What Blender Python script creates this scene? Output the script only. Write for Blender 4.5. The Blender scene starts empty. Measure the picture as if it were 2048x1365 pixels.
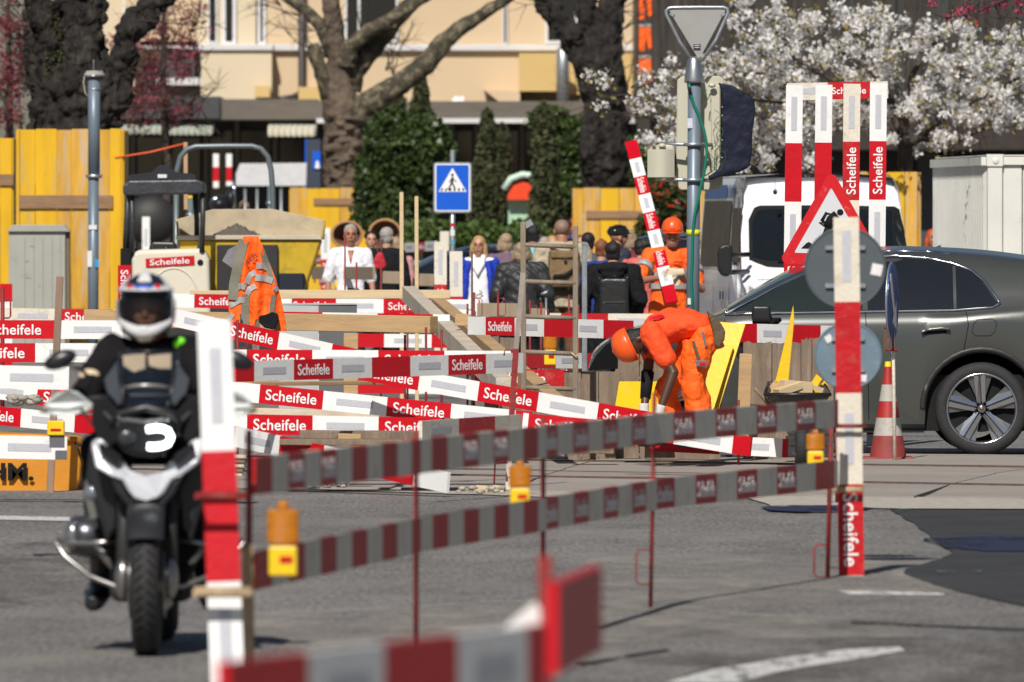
import bpy, bmesh, math, random
import numpy as np
from mathutils import Vector, Matrix, noise as mnoise
random.seed(7); rng = np.random.default_rng(7)
SC = bpy.context.scene
COL = SC.collection
# ------------------------------------------------------------------ camera, sky, sun, exposure
F = 22755.6      # focal length in photograph pixels (400 mm on a 36 mm sensor, 2048 px wide)
CH = 1.9         # camera height
HY = 438.0       # horizon row
cam = bpy.data.cameras.new('camera'); camo = bpy.data.objects.new('camera', cam); COL.objects.link(camo)
camo.location = (0, 0, CH); camo.rotation_euler = (math.pi/2, 0, 0)
cam.sensor_width = 36; cam.lens = 400; cam.clip_start = 0.5; cam.clip_end = 3000
cam.shift_y = -(682.5-HY)/2048.0
cam.dof.use_dof = True; cam.dof.focus_distance = 92.0; cam.dof.aperture_fstop = 7.7; cam.dof.aperture_blades = 9
SC.camera = camo
SUN = Vector((-0.30, -1.5, 1.45)).normalized()
w = bpy.data.worlds.new('World'); SC.world = w; w.use_nodes = True
nt = w.node_tree; nt.nodes.clear()
sky = nt.nodes.new('ShaderNodeTexSky'); sky.sky_type = 'NISHITA'; sky.sun_disc = False
sky.sun_elevation = math.asin(SUN.z); sky.sun_rotation = math.atan2(SUN.x, SUN.y)
sky.air_density = 1.0; sky.dust_density = 0.8; sky.ozone_density = 1.2
bg = nt.nodes.new('ShaderNodeBackground'); bg.inputs[1].default_value = 0.042
wo = nt.nodes.new('ShaderNodeOutputWorld')
nt.links.new(sky.outputs[0], bg.inputs[0]); nt.links.new(bg.outputs[0], wo.inputs[0])
sl = bpy.data.lights.new('sun', 'SUN'); sl.energy = 4.8; sl.angle = math.radians(0.53); sl.color = (1.0, 0.95, 0.88)
so = bpy.data.objects.new('sun', sl); COL.objects.link(so); so.location = (-20, -40, 60)
so.rotation_euler = SUN.to_track_quat('Z', 'Y').to_euler()
SC.view_settings.view_transform = 'Standard'; SC.view_settings.look = 'None'
SC.view_settings.exposure = 0.0; SC.view_settings.gamma = 1.0
SC.cycles.use_denoising = True
SC.cycles.max_bounces = 6; SC.cycles.transparent_max_bounces = 12
SC.cycles.sample_clamp_indirect = 6

def P(px, py, s): return Vector(((px-1024)/s, F/s, CH-(py-HY)/s))
def G(px, py, z=0.0):
    s = (py-HY)/CH
    return Vector(((px-1024)/s, F/s, z))
def Map(s):
    D = F/s
    return lambda px, py, dy=0.0: Vector(((px-1024)/s, D+dy, CH-(py-HY)/s))

# ------------------------------------------------------------------ mesh builder
class MB:
    def __init__(self): self.v = []; self.f = []; self.mi = []; self.sm = []
    def add(self, vs, fs, mi=0, sm=False):
        o = len(self.v); self.v += [tuple(x) for x in vs]
        for f in fs: self.f.append(tuple(i+o for i in f)); self.mi.append(mi); self.sm.append(sm)
        return self
    def boxf(self, o, ex, ey, ez, mi=0):          # corner o and three edge vectors
        o = Vector(o); ex = Vector(ex); ey = Vector(ey); ez = Vector(ez)
        if ex.cross(ey).dot(ez) < 0: ex, ey = ey, ex
        vs = [o, o+ex, o+ex+ey, o+ey, o+ez, o+ex+ez, o+ex+ey+ez, o+ey+ez]
        return self.add(vs, [(3,2,1,0),(4,5,6,7),(0,1,5,4),(1,2,6,5),(2,3,7,6),(3,0,4,7)], mi)
    def box(self, c, size, R=None, mi=0):
        c = Vector(c); a = [Vector((size[0],0,0)), Vector((0,size[1],0)), Vector((0,0,size[2]))]
        if R is not None: a = [R @ x for x in a]
        return self.boxf(c-(a[0]+a[1]+a[2])/2, *a, mi=mi)
    def bar(self, a, b, wd, th, up=(0,0,1), mi=0):  # rectangular bar from a to b; wd along 'up', th across
        a = Vector(a); b = Vector(b); u = (b-a); up = Vector(up); v = up-(up.dot(u)/u.length_squared)*u
        if v.length < 1e-5: v = Vector((1,0,0))
        v.normalize(); n = u.cross(v).normalized()
        return self.boxf(a-v*wd/2-n*th/2, u, v*wd, n*th, mi)
    def tube(self, pts, rad, n=8, mi=0, sm=True, side=None, flat=1.0, caps=True):
        pts = [Vector(p) for p in pts]; N = len(pts)
        if not hasattr(rad, '__len__'): rad = [rad]*N
        if not hasattr(flat, '__len__'): flat = [flat]*N
        vs = []; prev = None
        for i, p in enumerate(pts):
            t = (pts[min(i+1,N-1)]-pts[max(i-1,0)])
            if t.length < 1e-9: t = Vector((0,0,1))
            t.normalize()
            if side is not None: a = Vector(side)
            elif prev is not None: a = prev
            else: a = Vector((1,0,0)) if abs(t.x) < .9 else Vector((0,1,0))
            a = a-t*a.dot(t)
            if a.length < 1e-5: a = Vector((0,1,0))-t*t.y
            a.normalize(); prev = a; b = t.cross(a)
            r = rad[i]; rx, ry = (r if hasattr(r, '__len__') else (r, r*flat[i]))
            for k in range(n):
                an = 2*math.pi*k/n
                vs.append(p+a*rx*math.cos(an)+b*ry*math.sin(an))
        fs = []
        for i in range(N-1):
            for k in range(n):
                k2 = (k+1) % n
                fs.append((i*n+k, i*n+k2, (i+1)*n+k2, (i+1)*n+k))
        self.add(vs, fs, mi, sm)
        if caps:
            o = len(self.v)-N*n
            self.f.append(tuple(o+k for k in reversed(range(n)))); self.mi.append(mi); self.sm.append(False)
            self.f.append(tuple(o+(N-1)*n+k for k in range(n))); self.mi.append(mi); self.sm.append(False)
        return self
    def ell(self, c, r, R=None, n=14, m=9, mi=0):
        c = Vector(c); r = r if hasattr(r, '__len__') else (r, r, r)
        vs = [(0,0,1)]
        for j in range(1, m):
            th = math.pi*j/m
            for k in range(n):
                ph = 2*math.pi*k/n
                vs.append((math.sin(th)*math.cos(ph), math.sin(th)*math.sin(ph), math.cos(th)))
        vs.append((0,0,-1))
        out = []
        for v in vs:
            q = Vector((v[0]*r[0], v[1]*r[1], v[2]*r[2]))
            out.append(c+(R @ q if R is not None else q))
        fs = [(0, 1+k, 1+(k+1)%n) for k in range(n)]
        for j in range(m-2):
            for k in range(n):
                a = 1+j*n+k; b = 1+j*n+(k+1)%n
                fs.append((a, a+n, b+n, b))
        L = len(vs)-1; o = 1+(m-2)*n
        fs += [(o+k, L, o+(k+1)%n) for k in range(n)]
        return self.add(out, fs, mi, True)
    def lathe(self, prof, o, ax=(0,0,1), n=24, mi=0, sm=True):   # prof: (radius, height along ax)
        o = Vector(o); ax = Vector(ax).normalized()
        a = Vector((1,0,0)) if abs(ax.x) < .9 else Vector((0,1,0))
        a = (a-ax*a.dot(ax)).normalized(); b = ax.cross(a)
        vs = []
        for r, h in prof:
            for k in range(n):
                an = 2*math.pi*k/n
                vs.append(o+ax*h+(a*math.cos(an)+b*math.sin(an))*r)
        fs = []
        for i in range(len(prof)-1):
            for k in range(n):
                k2 = (k+1) % n
                fs.append((i*n+k, i*n+k2, (i+1)*n+k2, (i+1)*n+k))
        return self.add(vs, fs, mi, sm)
    def prism(self, pts, d, mi=0):        # closed planar outline, extruded by the vector d
        pts = [Vector(p) for p in pts]; d = Vector(d); n = len(pts)
        nrm = Vector((0,0,0))
        for i in range(n): nrm += pts[i].cross(pts[(i+1)%n])
        if nrm.dot(d) > 0: pts = pts[::-1]
        vs = pts+[p+d for p in pts]
        fs = [tuple(range(n)), tuple(reversed(range(n, 2*n)))]
        fs += [(i, i+n, (i+1)%n+n, (i+1)%n) for i in range(n)]
        return self.add(vs, fs, mi)
    def grid(self, rows, mi=0, sm=True):   # rows of equally many points
        R = len(rows); C = len(rows[0]); vs = [p for r in rows for p in r]
        fs = [(i*C+j, i*C+j+1, (i+1)*C+j+1, (i+1)*C+j) for i in range(R-1) for j in range(C-1)]
        return self.add(vs, fs, mi, sm)
    def xf(self, M):
        self.v = [tuple(M @ Vector(v)) for v in self.v]; return self

WL = {}                                    # world position of every object's origin
def obj(name, mb, mat, parent=None, loc=None, bev=0.0, bseg=1, label=None):
    """link one mesh object; vertices are given in world coordinates"""
    me = bpy.data.meshes.new(name)
    if loc is None: loc = WL[parent.name] if parent is not None else Vector((0,0,0))
    loc = Vector(loc)
    me.from_pydata([(x-loc.x, y-loc.y, z-loc.z) for x, y, z in mb.v], [], mb.f)
    me.polygons.foreach_set('material_index', mb.mi); me.polygons.foreach_set('use_smooth', mb.sm)
    for m in (mat if isinstance(mat, (list, tuple)) else [mat]): me.materials.append(m)
    me.update()
    o = bpy.data.objects.new(name, me); COL.objects.link(o)
    if parent is not None: o.parent = parent; o.location = loc-WL[parent.name]
    else: o.location = loc
    WL[o.name] = loc
    if bev:
        b = o.modifiers.new('bevel', 'BEVEL'); b.width = bev; b.segments = bseg; b.limit_method = 'ANGLE'; b.angle_limit = math.radians(40)
    if label: o['label'] = label
    return o
def inst(name, me, parent, M, mat=None):   # object sharing mesh data, M = world matrix
    o = bpy.data.objects.new(name, me); COL.objects.link(o)
    o.parent = parent; o.matrix_local = Matrix.Translation(-WL[parent.name]) @ M
    WL[o.name] = M.to_translation()
    return o
def tag(o, label=None, cat=None, group=None, kind=None):
    if label: o['label'] = label
    if cat: o['category'] = cat
    if group: o['group'] = group
    if kind: o['kind'] = kind
    return o
def thing(name, label, cat, loc=(0,0,0), group=None):
    o = bpy.data.objects.new(name, None); COL.objects.link(o); o.empty_display_size = .2
    o.location = loc; WL[o.name] = Vector(loc)
    return tag(o, label, cat, group)
def finish(o, vox=.012, smooth=4, disp=0.0, dscale=.12):
    r = o.modifiers.new('remesh', 'REMESH'); r.mode = 'VOXEL'; r.voxel_size = vox; r.use_smooth_shade = True
    if smooth:
        s = o.modifiers.new('smooth', 'SMOOTH'); s.factor = .5; s.iterations = smooth
    if disp:
        t = bpy.data.textures.new('folds', 'CLOUDS'); t.noise_scale = dscale; t.noise_depth = 2
        d = o.modifiers.new('disp', 'DISPLACE'); d.texture = t; d.strength = disp; d.mid_level = .5; d.texture_coords = 'GLOBAL'
    return o

# ------------------------------------------------------------------ materials
MATS = {}
def mat(name, col, rough=.6, metal=0.0, var=.12, scale=6.0, bump=0.0, bscale=40.0, dirt=None, spec=.5,
        emit=None, stretch=(1,1,1), trans=0.0, alpha=1.0, coat=0.0, fold=0.0, fscale=8.0, var2=None, holes=None):
    if name in MATS: return MATS[name]
    m = bpy.data.materials.new(name); m.use_nodes = True; t = m.node_tree; N = t.nodes; L = t.links
    b = N['Principled BSDF']
    b.inputs['Roughness'].default_value = rough; b.inputs['Metallic'].default_value = metal
    b.inputs['Specular IOR Level'].default_value = spec
    if alpha < 1: b.inputs['Alpha'].default_value = alpha
    if trans: b.inputs['Transmission Weight'].default_value = trans
    if alpha < 1: b.inputs['Alpha'].default_value = alpha
    if coat: b.inputs['Coat Weight'].default_value = coat; b.inputs['Coat Roughness'].default_value = .05
    geo = N.new('ShaderNodeNewGeometry'); mp = N.new('ShaderNodeMapping')
    mp.inputs['Scale'].default_value = stretch; L.new(geo.outputs['Position'], mp.inputs[0])
    def noise_(sc, det=5, rgh=.6, src=mp):
        n = N.new('ShaderNodeTexNoise'); n.inputs['Scale'].default_value = sc; n.inputs['Detail'].default_value = det
        n.inputs['Roughness'].default_value = rgh; L.new(src.outputs[0], n.inputs['Vector']); return n
    n1 = noise_(scale)
    rmp = N.new('ShaderNodeMapRange'); rmp.inputs[1].default_value = .3; rmp.inputs[2].default_value = .7
    L.new(n1.outputs[0], rmp.inputs[0])
    mx = N.new('ShaderNodeMix'); mx.data_type = 'RGBA'
    c = Vector(col[:3])
    lo = c*(1-var); hi = c*(1+var)
    if var2 is not None: hi = Vector(var2)
    mx.inputs[6].default_value = (*lo, 1); mx.inputs[7].default_value = (*hi, 1)
    L.new(rmp.outputs[0], mx.inputs[0]); out = mx.outputs[2]
    if dirt:                                   # (colour, amount 0..1, scale)
        dc, da, ds = dirt
        n2 = noise_(ds, 8, .7)
        r2 = N.new('ShaderNodeMapRange'); r2.inputs[1].default_value = .62-.25*da; r2.inputs[2].default_value = .75-.2*da
        r2.inputs[4].default_value = min(1.0, .35+da*.6)
        L.new(n2.outputs[0], r2.inputs[0])
        m2 = N.new('ShaderNodeMix'); m2.data_type = 'RGBA'; L.new(out, m2.inputs[6]); m2.inputs[7].default_value = (*dc, 1)
        L.new(r2.outputs[0], m2.inputs[0]); out = m2.outputs[2]
    L.new(out, b.inputs['Base Color'])
    if holes:                                  # worn away where a noise is low: (scale, low, high, stretch y)
        mh = N.new('ShaderNodeMapping'); mh.inputs['Scale'].default_value = (1, holes[3], 1); L.new(geo.outputs['Position'], mh.inputs[0])
        nh = noise_(holes[0], 8, .75, mh); rh = N.new('ShaderNodeMapRange'); rh.inputs[1].default_value = holes[1]; rh.inputs[2].default_value = holes[2]
        L.new(nh.outputs[0], rh.inputs[0]); L.new(rh.outputs[0], b.inputs['Alpha'])
    last = None
    if bump:
        n3 = noise_(bscale, 4); bp = N.new('ShaderNodeBump'); bp.inputs['Strength'].default_value = bump; bp.inputs['Distance'].default_value = .02
        L.new(n3.outputs[0], bp.inputs['Height']); last = bp
    if fold:
        n4 = noise_(fscale, 3, .5); bq = N.new('ShaderNodeBump'); bq.inputs['Strength'].default_value = fold; bq.inputs['Distance'].default_value = .06
        L.new(n4.outputs[0], bq.inputs['Height'])
        if last: L.new(last.outputs[0], bq.inputs['Normal'])
        last = bq
    if last: L.new(last.outputs[0], b.inputs['Normal'])
    if emit:
        b.inputs['Emission Color'].default_value = (*emit[0], 1); b.inputs['Emission Strength'].default_value = emit[1]
    MATS[name] = m
    return m

RED = mat('red_board_paint', (.53,.003,.012), .45, spec=.3, var=.08, scale=3, bump=.15, bscale=30, dirt=((.36,.02,.02), .18, 9))
WHT = mat('white_board_paint', (.80,.80,.79), .42, var=.04, scale=3, bump=.12, bscale=30, dirt=((.5,.44,.36), .2, 7))
REDW = mat('worn_red_paint', (.48,.008,.014), .5, spec=.3, var=.14, scale=4, bump=.3, bscale=30, dirt=((.42,.12,.09), .3, 10))
WHTW = mat('worn_white_paint', (.70,.64,.54), .55, var=.08, scale=3, bump=.3, bscale=30, dirt=((.34,.27,.19), .3, 8))
REFL = mat('grey_reflective_film', (.47,.48,.53), .3, var=.08, scale=40, spec=.7)
REFD = mat('reflective_film_line', (.66,.66,.68), .4, var=.03)
LET = mat('white_lettering', (.80,.80,.80), .45, var=.03)
ROD = mat('red_steel_rod', (.24,.016,.014), .6, var=.3, scale=9, bump=.3, dirt=((.07,.04,.03), .5, 10))
RUST = mat('rusty_steel', (.12,.07,.05), .8, var=.3, scale=12, bump=.4)
GALV = mat('galvanised_steel', (.42,.45,.48), .38, metal=.75, var=.15, scale=12, bump=.1)
CLAMP = mat('weathered_clamp', (.45,.33,.2), .7, var=.3, scale=14, bump=.3)
PINE = mat('pine_timber', (.46,.30,.15), .7, var=.16, scale=3, stretch=(1,1,9), bump=.25, bscale=20, dirt=((.3,.2,.1), .1, 5))
PALE = mat('pale_timber', (.62,.47,.28), .7, var=.1, scale=3, stretch=(1,1,9), bump=.2, bscale=20)
GREYW = mat('cement_stained_timber', (.56,.47,.36), .85, var=.2, scale=3, bump=.4, bscale=24, dirt=((.34,.35,.37), .5, 5))
OLDW = mat('weathered_timber', (.21,.155,.11), .85, var=.3, scale=3, stretch=(4,4,.6), bump=.5, bscale=26, dirt=((.36,.3,.24), .35, 4))
YELW = mat('yellow_formwork', (.70,.40,.006), .5, var=.1, scale=2.2, stretch=(2.5,2.5,.4), bump=.3, bscale=20, dirt=((.42,.33,.17), .34, 3.5))
YELB = mat('bright_yellow_formwork', (.78,.50,.008), .5, var=.07, scale=3, bump=.25, bscale=22, dirt=((.5,.4,.22), .18, 7))
YELO = mat('faded_ochre_formwork', (.60,.32,.03), .6, var=.22, scale=2.5, stretch=(3,3,.4), bump=.3, bscale=20, dirt=((.47,.40,.31), .62, 3))
HVO = mat('hi_vis_orange', (.98,.125,.003), .7, var=.06, scale=12, bump=.2, bscale=160, fold=.8, fscale=8, dirt=((.45,.09,.02), .08, 6))
HVOP = mat('orange_tee', (.86,.075,.010), .8, var=.08, scale=12, bump=.2, bscale=160, fold=.7, fscale=7)
HVR = mat('grey_reflective_band', (.36,.36,.36), .4, var=.1, scale=30)
BLK = mat('black_plastic', (.016,.016,.018), .35, var=.15)
BLKM = mat('matt_black', (.009,.009,.010), .8, var=.2, spec=.25)
BLKC = mat('black_cloth', (.010,.010,.012), .9, spec=.2, var=.2, fold=.6, fscale=10)
RUB = mat('tyre_rubber', (.02,.02,.021), .75, var=.2, scale=20, bump=.3, bscale=60)
GLS = mat('dark_glass', (.012,.014,.018), .03, var=.05, spec=.8)
CHR = mat('chrome', (.62,.65,.70), .12, metal=1.0, var=.05)
AMB = mat('amber_lens', (.50,.17,.003), .15, var=.12, scale=50, bump=.4, bscale=80, coat=.5)
YPL = mat('yellow_plastic', (.82,.55,.01), .4, var=.08, scale=20, dirt=((.4,.28,.05), .15, 20))

# ------------------------------------------------------------------ lettering
TM = {}
def text_mesh(txt, m, bold=.012, width=1.0):
    key = (txt, m.name, bold)
    if key in TM: return TM[key]
    cu = bpy.data.curves.new('lettering', 'FONT'); cu.body = txt; cu.resolution_u = 4; cu.offset = bold; cu.extrude = .008
    cu.space_character = 1.02
    o = bpy.data.objects.new('lettering_src', cu); COL.objects.link(o)
    dg = bpy.context.evaluated_depsgraph_get()
    me = bpy.data.meshes.new_from_object(o.evaluated_get(dg))
    bpy.data.objects.remove(o); me.name = 'lettering'
    co = np.zeros(len(me.vertices)*3); me.vertices.foreach_get('co', co); co = co.reshape(-1,3)
    mn = co.min(0); mx = co.max(0)
    co[:,0] = (co[:,0]-(mn[0]+mx[0])/2)/(mx[0]-mn[0]); co[:,1] = (co[:,1]-(mn[1]+mx[1])/2)/(mx[0]-mn[0]); co[:,2] -= mn[2]; co[:,2] *= .1
    me.vertices.foreach_set('co', co.ravel()); me.materials.clear(); me.materials.append(m); me.update()
    TM[key] = me; me['asp'] = float((mx[1]-mn[1])/(mx[0]-mn[0]))
    return me
def put_text(txt, m, parent, c, u, v, n, width, height=None, bold=.012, name='lettering'):
    me = text_mesh(txt, m, bold); sy = width if height is None else height/me['asp']
    u = Vector(u).normalized(); v = Vector(v).normalized(); n = Vector(n).normalized()
    M = Matrix(((u.x*width, v.x*sy, n.x, c[0]), (u.y*width, v.y*sy, n.y, c[1]), (u.z*width, v.z*sy, n.z, c[2]), (0,0,0,1)))
    return inst(name, me, parent, M)
STRIP = {}
def strip_mesh():
    if 'm' in STRIP: return STRIP['m']
    me = bpy.data.meshes.new('reflective_strip'); mb = MB()
    mb.boxf((-.5,-.5,0), (1,0,0), (0,1,0), (0,0,.001), 0)
    for k in range(4):
        y = -.34+k*.225
        mb.boxf((-.49,y-.02,.001), (.98,0,0), (0,.04,0), (0,0,.0006), 1)
    me.from_pydata(mb.v, [], mb.f); me.polygons.foreach_set('material_index', mb.mi)
    me.materials.append(REFL); me.materials.append(REFD); me.update(); STRIP['m'] = me
    return me

# ------------------------------------------------------------------ red and white barrier boards
def plank(a, b, label, first='W', off=None, bl=.5, n=None, wd=.142, th=.024, tilt=0.0, text='all', down=False, worn=False,
          group='red and white barrier boards', strips=True, face=False, tx='Scheifele', flip=False):
    """a, b = (px, py, s) of the centre line ends. first: colour of first block, off: its length (m), then bl each."""
    A = P(*a); B = P(*b); u = (B-A); Lg = u.length; u.normalize()
    if n: bl = Lg/n
    if off is None: off = bl
    upv = Vector((0,0,1)); v = upv-u*u.z
    if v.length < .35 or face:                       # a standing board: face the camera
        n0 = Vector((0,-1,0)); n0 = (n0-u*n0.dot(u)).normalized(); nn = n0; v = nn.cross(u)
    else:
        v.normalize(); nn = u.cross(v); 
        if nn.y > 0: nn = -nn
    if tilt:
        R = Matrix.Rotation(tilt, 3, u); nn = R @ nn; v = R @ v
    if nn.cross(u).dot(v) < 0: v = -v        # so that (u, v, nn) is right-handed
    t = thing('barrier_board', label, 'barrier board', A, group)
    mb = MB(); x = 0.0; L1 = off; colr = 0 if first == 'W' else 1; i = 0
    reds = []; whites = []
    while x < Lg-1e-4:
        e = min(x+L1, Lg)
        mb.boxf(A+u*x-v*wd/2-nn*th/2, u*(e-x), v*wd, nn*th, colr)
        full = (e-x) > .8*bl
        # centre of the printed field, even for blocks that the end cuts
        cxm = (e-bl/2) if i == 0 else (x+bl/2)
        if full or (i == 0 and L1 < bl): (reds if colr else whites).append((i, cxm, x, e))
        x = e; L1 = bl; colr = 1-colr; i += 1
    obj('board', mb, [WHTW if worn else WHT, REDW if worn else RED], t)
    face = nn*(th/2+.0012)
    k = 0
    for (i, c, x0, x1) in reds:
        if text == 'all' or (isinstance(text, (list, tuple)) and k in text):
            if (x1-x0) > .75*bl:
                C = A+u*((x0+x1)/2 if (x1-x0) > .95*bl else c)+face
                tu, tv = u, v
                if flip: tu, tv = -u, -v
                put_text(tx, LET, t, C, tu, tv, nn, bl*.80, height=wd*.56 if n else None)
        k += 1
    if strips:
        for (i, c, x0, x1) in whites:
            if (x1-x0) > .7*bl:
                C = A+u*c+face; sx = bl*.58 if not worn else bl*.56; sy = wd*.34
                M = Matrix(((u.x*sx, v.x*sy, nn.x, C.x), (u.y*sx, v.y*sy, nn.y, C.y), (u.z*sx, v.z*sy, nn.z, C.z), (0,0,0,1)))
                inst('reflective_strip', strip_mesh(), t, M)
    return t
def beam(name, a, b, wd, th, m, label, cat='timber', group=None, up=(0,0,1), bev=.004):
    A = P(*a) if len(a) == 3 and not isinstance(a, Vector) else a
    B = P(*b) if len(b) == 3 and not isinstance(b, Vector) else b
    mb = MB().bar(A, B, wd, th, up)
    o = obj(name, mb, m, None, A, bev=bev)
    return tag(o, label, cat, group)
def rod(px, ytop, s, label, r=.014, px2=None, ybot=None, m=None, hook=True, group='steel barrier rods', loops=(), wood=None, side=1):
    """upright barrier rod with welded hooks; loops = rows (py) where a U hook sits"""
    m = m or ROD
    T = P(px, ytop, s); Bt = P(px2 if px2 is not None else px, ybot if ybot is not None else HY+CH*s, s)
    t = thing('barrier_rod', label, 'rod', Vector((Bt.x, Bt.y, max(0, Bt.z))), group)
    mb = MB().tube([T, Bt], r, 8); obj('rod', mb, m, t)
    for ly in loops:
        q = T.lerp(Bt, (ly-ytop)/max(1, ((ybot or HY+CH*s)-ytop)))
        d = Vector((side*.075, 0, 0)); h = MB()
        h.tube([q, q+d*.8, q+d+Vector((0,0,-.02)), q+d+Vector((0,0,-.15)), q+d*.8+Vector((0,0,-.17)), q+Vector((0,0,-.17))], r*.45, 6)
        obj('hook', h, m, t)
    return t
def lamp(px, ytop, ybot, s, label, split=.55, wdp=None, m2=None):
    """amber warning lamp on its yellow battery box"""
    H = (ybot-ytop)/s; W = (wdp or 50)/s; B = P(px, ybot, s)
    t = thing('warning_lamp', label, 'warning lamp', B, 'amber warning lamps')
    box = MB().box(B+Vector((0,0,H*.2)), (W*.86, W*.55, H*.40)); obj('battery_box', box, YPL, t, bev=.008, bseg=2)
    st = MB().box(B+Vector((W*.1, -W*.29, H*.22)), (W*.4, .003, H*.09)); obj('sticker', st, RED, t)
    ln = MB(); r = W*.5; n = 20
    prof = [(0,0),(r*.8,0),(r*.82,.05),(r*.97,.07),(r*.97,.49),(r*.92,.5),(r*.92,.53),(r*.97,.54),(r*.97,.95),(r*.9,1.0),(0,1.0)]
    prof = [(a_, b_*H*.47) for a_, b_ in prof]
    ln.lathe(prof, B+Vector((0,0,H*.42)), (0,0,1), n, sm=False); 
    for v_i in range(len(ln.v)):
        x, y, z = ln.v[v_i]; ln.v[v_i] = (x, B.y+(y-B.y)*.45, z)
    obj('lens', ln, AMB, t)
    c = MB().tube([B+Vector((0,0,H*.89)), B+Vector((0,0,H*.94)), B+Vector((0,0,H))], [W*.2, W*.2, W*.14], 10); obj('cap', c, AMB, t)
    return t
def leafy(m, k=.4):
    """thin petals and leaves let some light through"""
    t = m.node_tree; b = t.nodes['Principled BSDF']; out = t.nodes['Material Output']; tr = t.nodes.new('ShaderNodeBsdfTranslucent'); mx = t.nodes.new('ShaderNodeMixShader')
    src = b.inputs['Base Color'].links[0].from_socket; t.links.new(src, tr.inputs[0]); mx.inputs[0].default_value = k
    t.links.new(b.outputs[0], mx.inputs[1]); t.links.new(tr.outputs[0], mx.inputs[2]); t.links.new(mx.outputs[0], out.inputs[0]); return m
# foliage: small random quads scattered by a sampler
def leaf_quads(pts, size, mi, jitter=.5):
    n = len(pts)
    a = rng.normal(size=(n,3)); a /= np.linalg.norm(a, axis=1, keepdims=True)
    b = rng.normal(size=(n,3)); b -= a*(a*b).sum(1, keepdims=True); b /= np.linalg.norm(b, axis=1, keepdims=True)
    s = size*(1-jitter+2*jitter*rng.random((n,1)))
    a = a*s; b = b*s*.62
    v = np.stack([pts-a, pts+b*1.25-a*.1, pts+a, pts-b*1.25-a*.1], 1).reshape(-1,3)
    return v
def foliage(name, groups, mats, parent):
    """groups: list of (points Nx3, size, material index)"""
    V = []; MI = []
    for pts, size, mi in groups:
        v = leaf_quads(np.asarray(pts), size, mi); V.append(v); MI += [mi]*(len(v)//4)
    V = np.concatenate(V); loc = np.array(WL[parent.name]); V = V-loc
    me = bpy.data.meshes.new(name); nf = len(V)//4
    me.vertices.add(len(V)); me.vertices.foreach_set('co', V.ravel())
    me.loops.add(nf*4); me.loops.foreach_set('vertex_index', np.arange(nf*4))
    me.polygons.add(nf); me.polygons.foreach_set('loop_start', np.arange(nf)*4); me.polygons.foreach_set('loop_total', np.full(nf, 4))
    me.polygons.foreach_set('material_index', MI)
    for m in mats: me.materials.append(m)
    me.update(); me.validate()
    o = bpy.data.objects.new(name, me); COL.objects.link(o); o.parent = parent; o.location = (0,0,0); WL[o.name] = WL[parent.name].copy()
    return o
def blob_pts(n, c, r, shell=.35, lump=.25, seed=0):
    """points in a lumpy ellipsoid, mostly near its surface"""
    d = rng.normal(size=(n,3)); d /= np.linalg.norm(d, axis=1, keepdims=True)
    f = np.array([mnoise.noise(Vector(x)*2.3+Vector((seed*7.1,0,0))) for x in d])
    f2 = np.array([mnoise.noise(Vector(x)*6+Vector((seed*3.1,5,0))) for x in d])
    rad = (1+lump*f*1.6+lump*f2*.9)*(1-shell*rng.random(n)**1.5)
    return np.array(c)+d*rad[:,None]*np.array(r)
# ================================================================== SETTING
def asphalt_mat():
    m = bpy.data.materials.new('asphalt'); m.use_nodes = True; t = m.node_tree; N = t.nodes; L = t.links
    b = N['Principled BSDF']; b.inputs['Roughness'].default_value = .8; b.inputs['Specular IOR Level'].default_value = .35
    g = N.new('ShaderNodeNewGeometry')
    def nz(sc, st=(1,1,1), det=6):
        mp = N.new('ShaderNodeMapping'); mp.inputs['Scale'].default_value = st; L.new(g.outputs['Position'], mp.inputs[0])
        n = N.new('ShaderNodeTexNoise'); n.inputs['Scale'].default_value = sc; n.inputs['Detail'].default_value = det; n.inputs['Roughness'].default_value = .65
        L.new(mp.outputs[0], n.inputs['Vector']); return n
    def ramp(n, a, ca, bb, cb):
        r = N.new('ShaderNodeValToRGB'); r.color_ramp.elements[0].position = a; r.color_ramp.elements[0].color = (*ca, 1)
        r.color_ramp.elements[1].position = bb; r.color_ramp.elements[1].color = (*cb, 1); L.new(n.outputs[0], r.inputs[0]); return r
    def mul(a, bq, f=1.0):
        x = N.new('ShaderNodeMix'); x.data_type = 'RGBA'; x.blend_type = 'MULTIPLY'; x.inputs[0].default_value = f
        L.new(a, x.inputs[6]); L.new(bq, x.inputs[7]); return x.outputs[2]
    base = ramp(nz(.55, (1,.22,1)), .3, (.140,.133,.127), .72, (.208,.197,.187))
    grain = ramp(nz(38, (1,.07,1), 4), .3, (.58,.58,.59), .7, (1.42,1.40,1.37))
    blot = ramp(nz(2.2, (1,.3,1), 5), .3, (.8,.8,.8), .7, (1.12,1.12,1.12))
    dust = ramp(nz(.9, (1,.35,1), 6), .5, (0,0,0), .68, (.75,.75,.75))
    c = mul(mul(base.outputs[0], grain.outputs[0]), blot.outputs[0])
    x = N.new('ShaderNodeMix'); x.data_type = 'RGBA'; L.new(dust.outputs[0], x.inputs[0]); L.new(c, x.inputs[6]); x.inputs[7].default_value = (.24,.22,.195,1)
    L.new(x.outputs[2], b.inputs['Base Color'])
    bp = N.new('ShaderNodeBump'); bp.inputs['Strength'].default_value = .4; bp.inputs['Distance'].default_value = .01
    L.new(nz(60, (1,.3,1), 2).outputs[0], bp.inputs['Height']); L.new(bp.outputs[0], b.inputs['Normal'])
    return m
ASPH = asphalt_mat()
mb = MB(); mb.grid([[(x, y, 0) for x in (-400, -60, -20, 0, 20, 60, 400)] for y in (-100, 0, 30, 60, 100, 140, 300, 900)], sm=False)
tag(obj('road', mb, ASPH), kind='structure')
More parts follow.
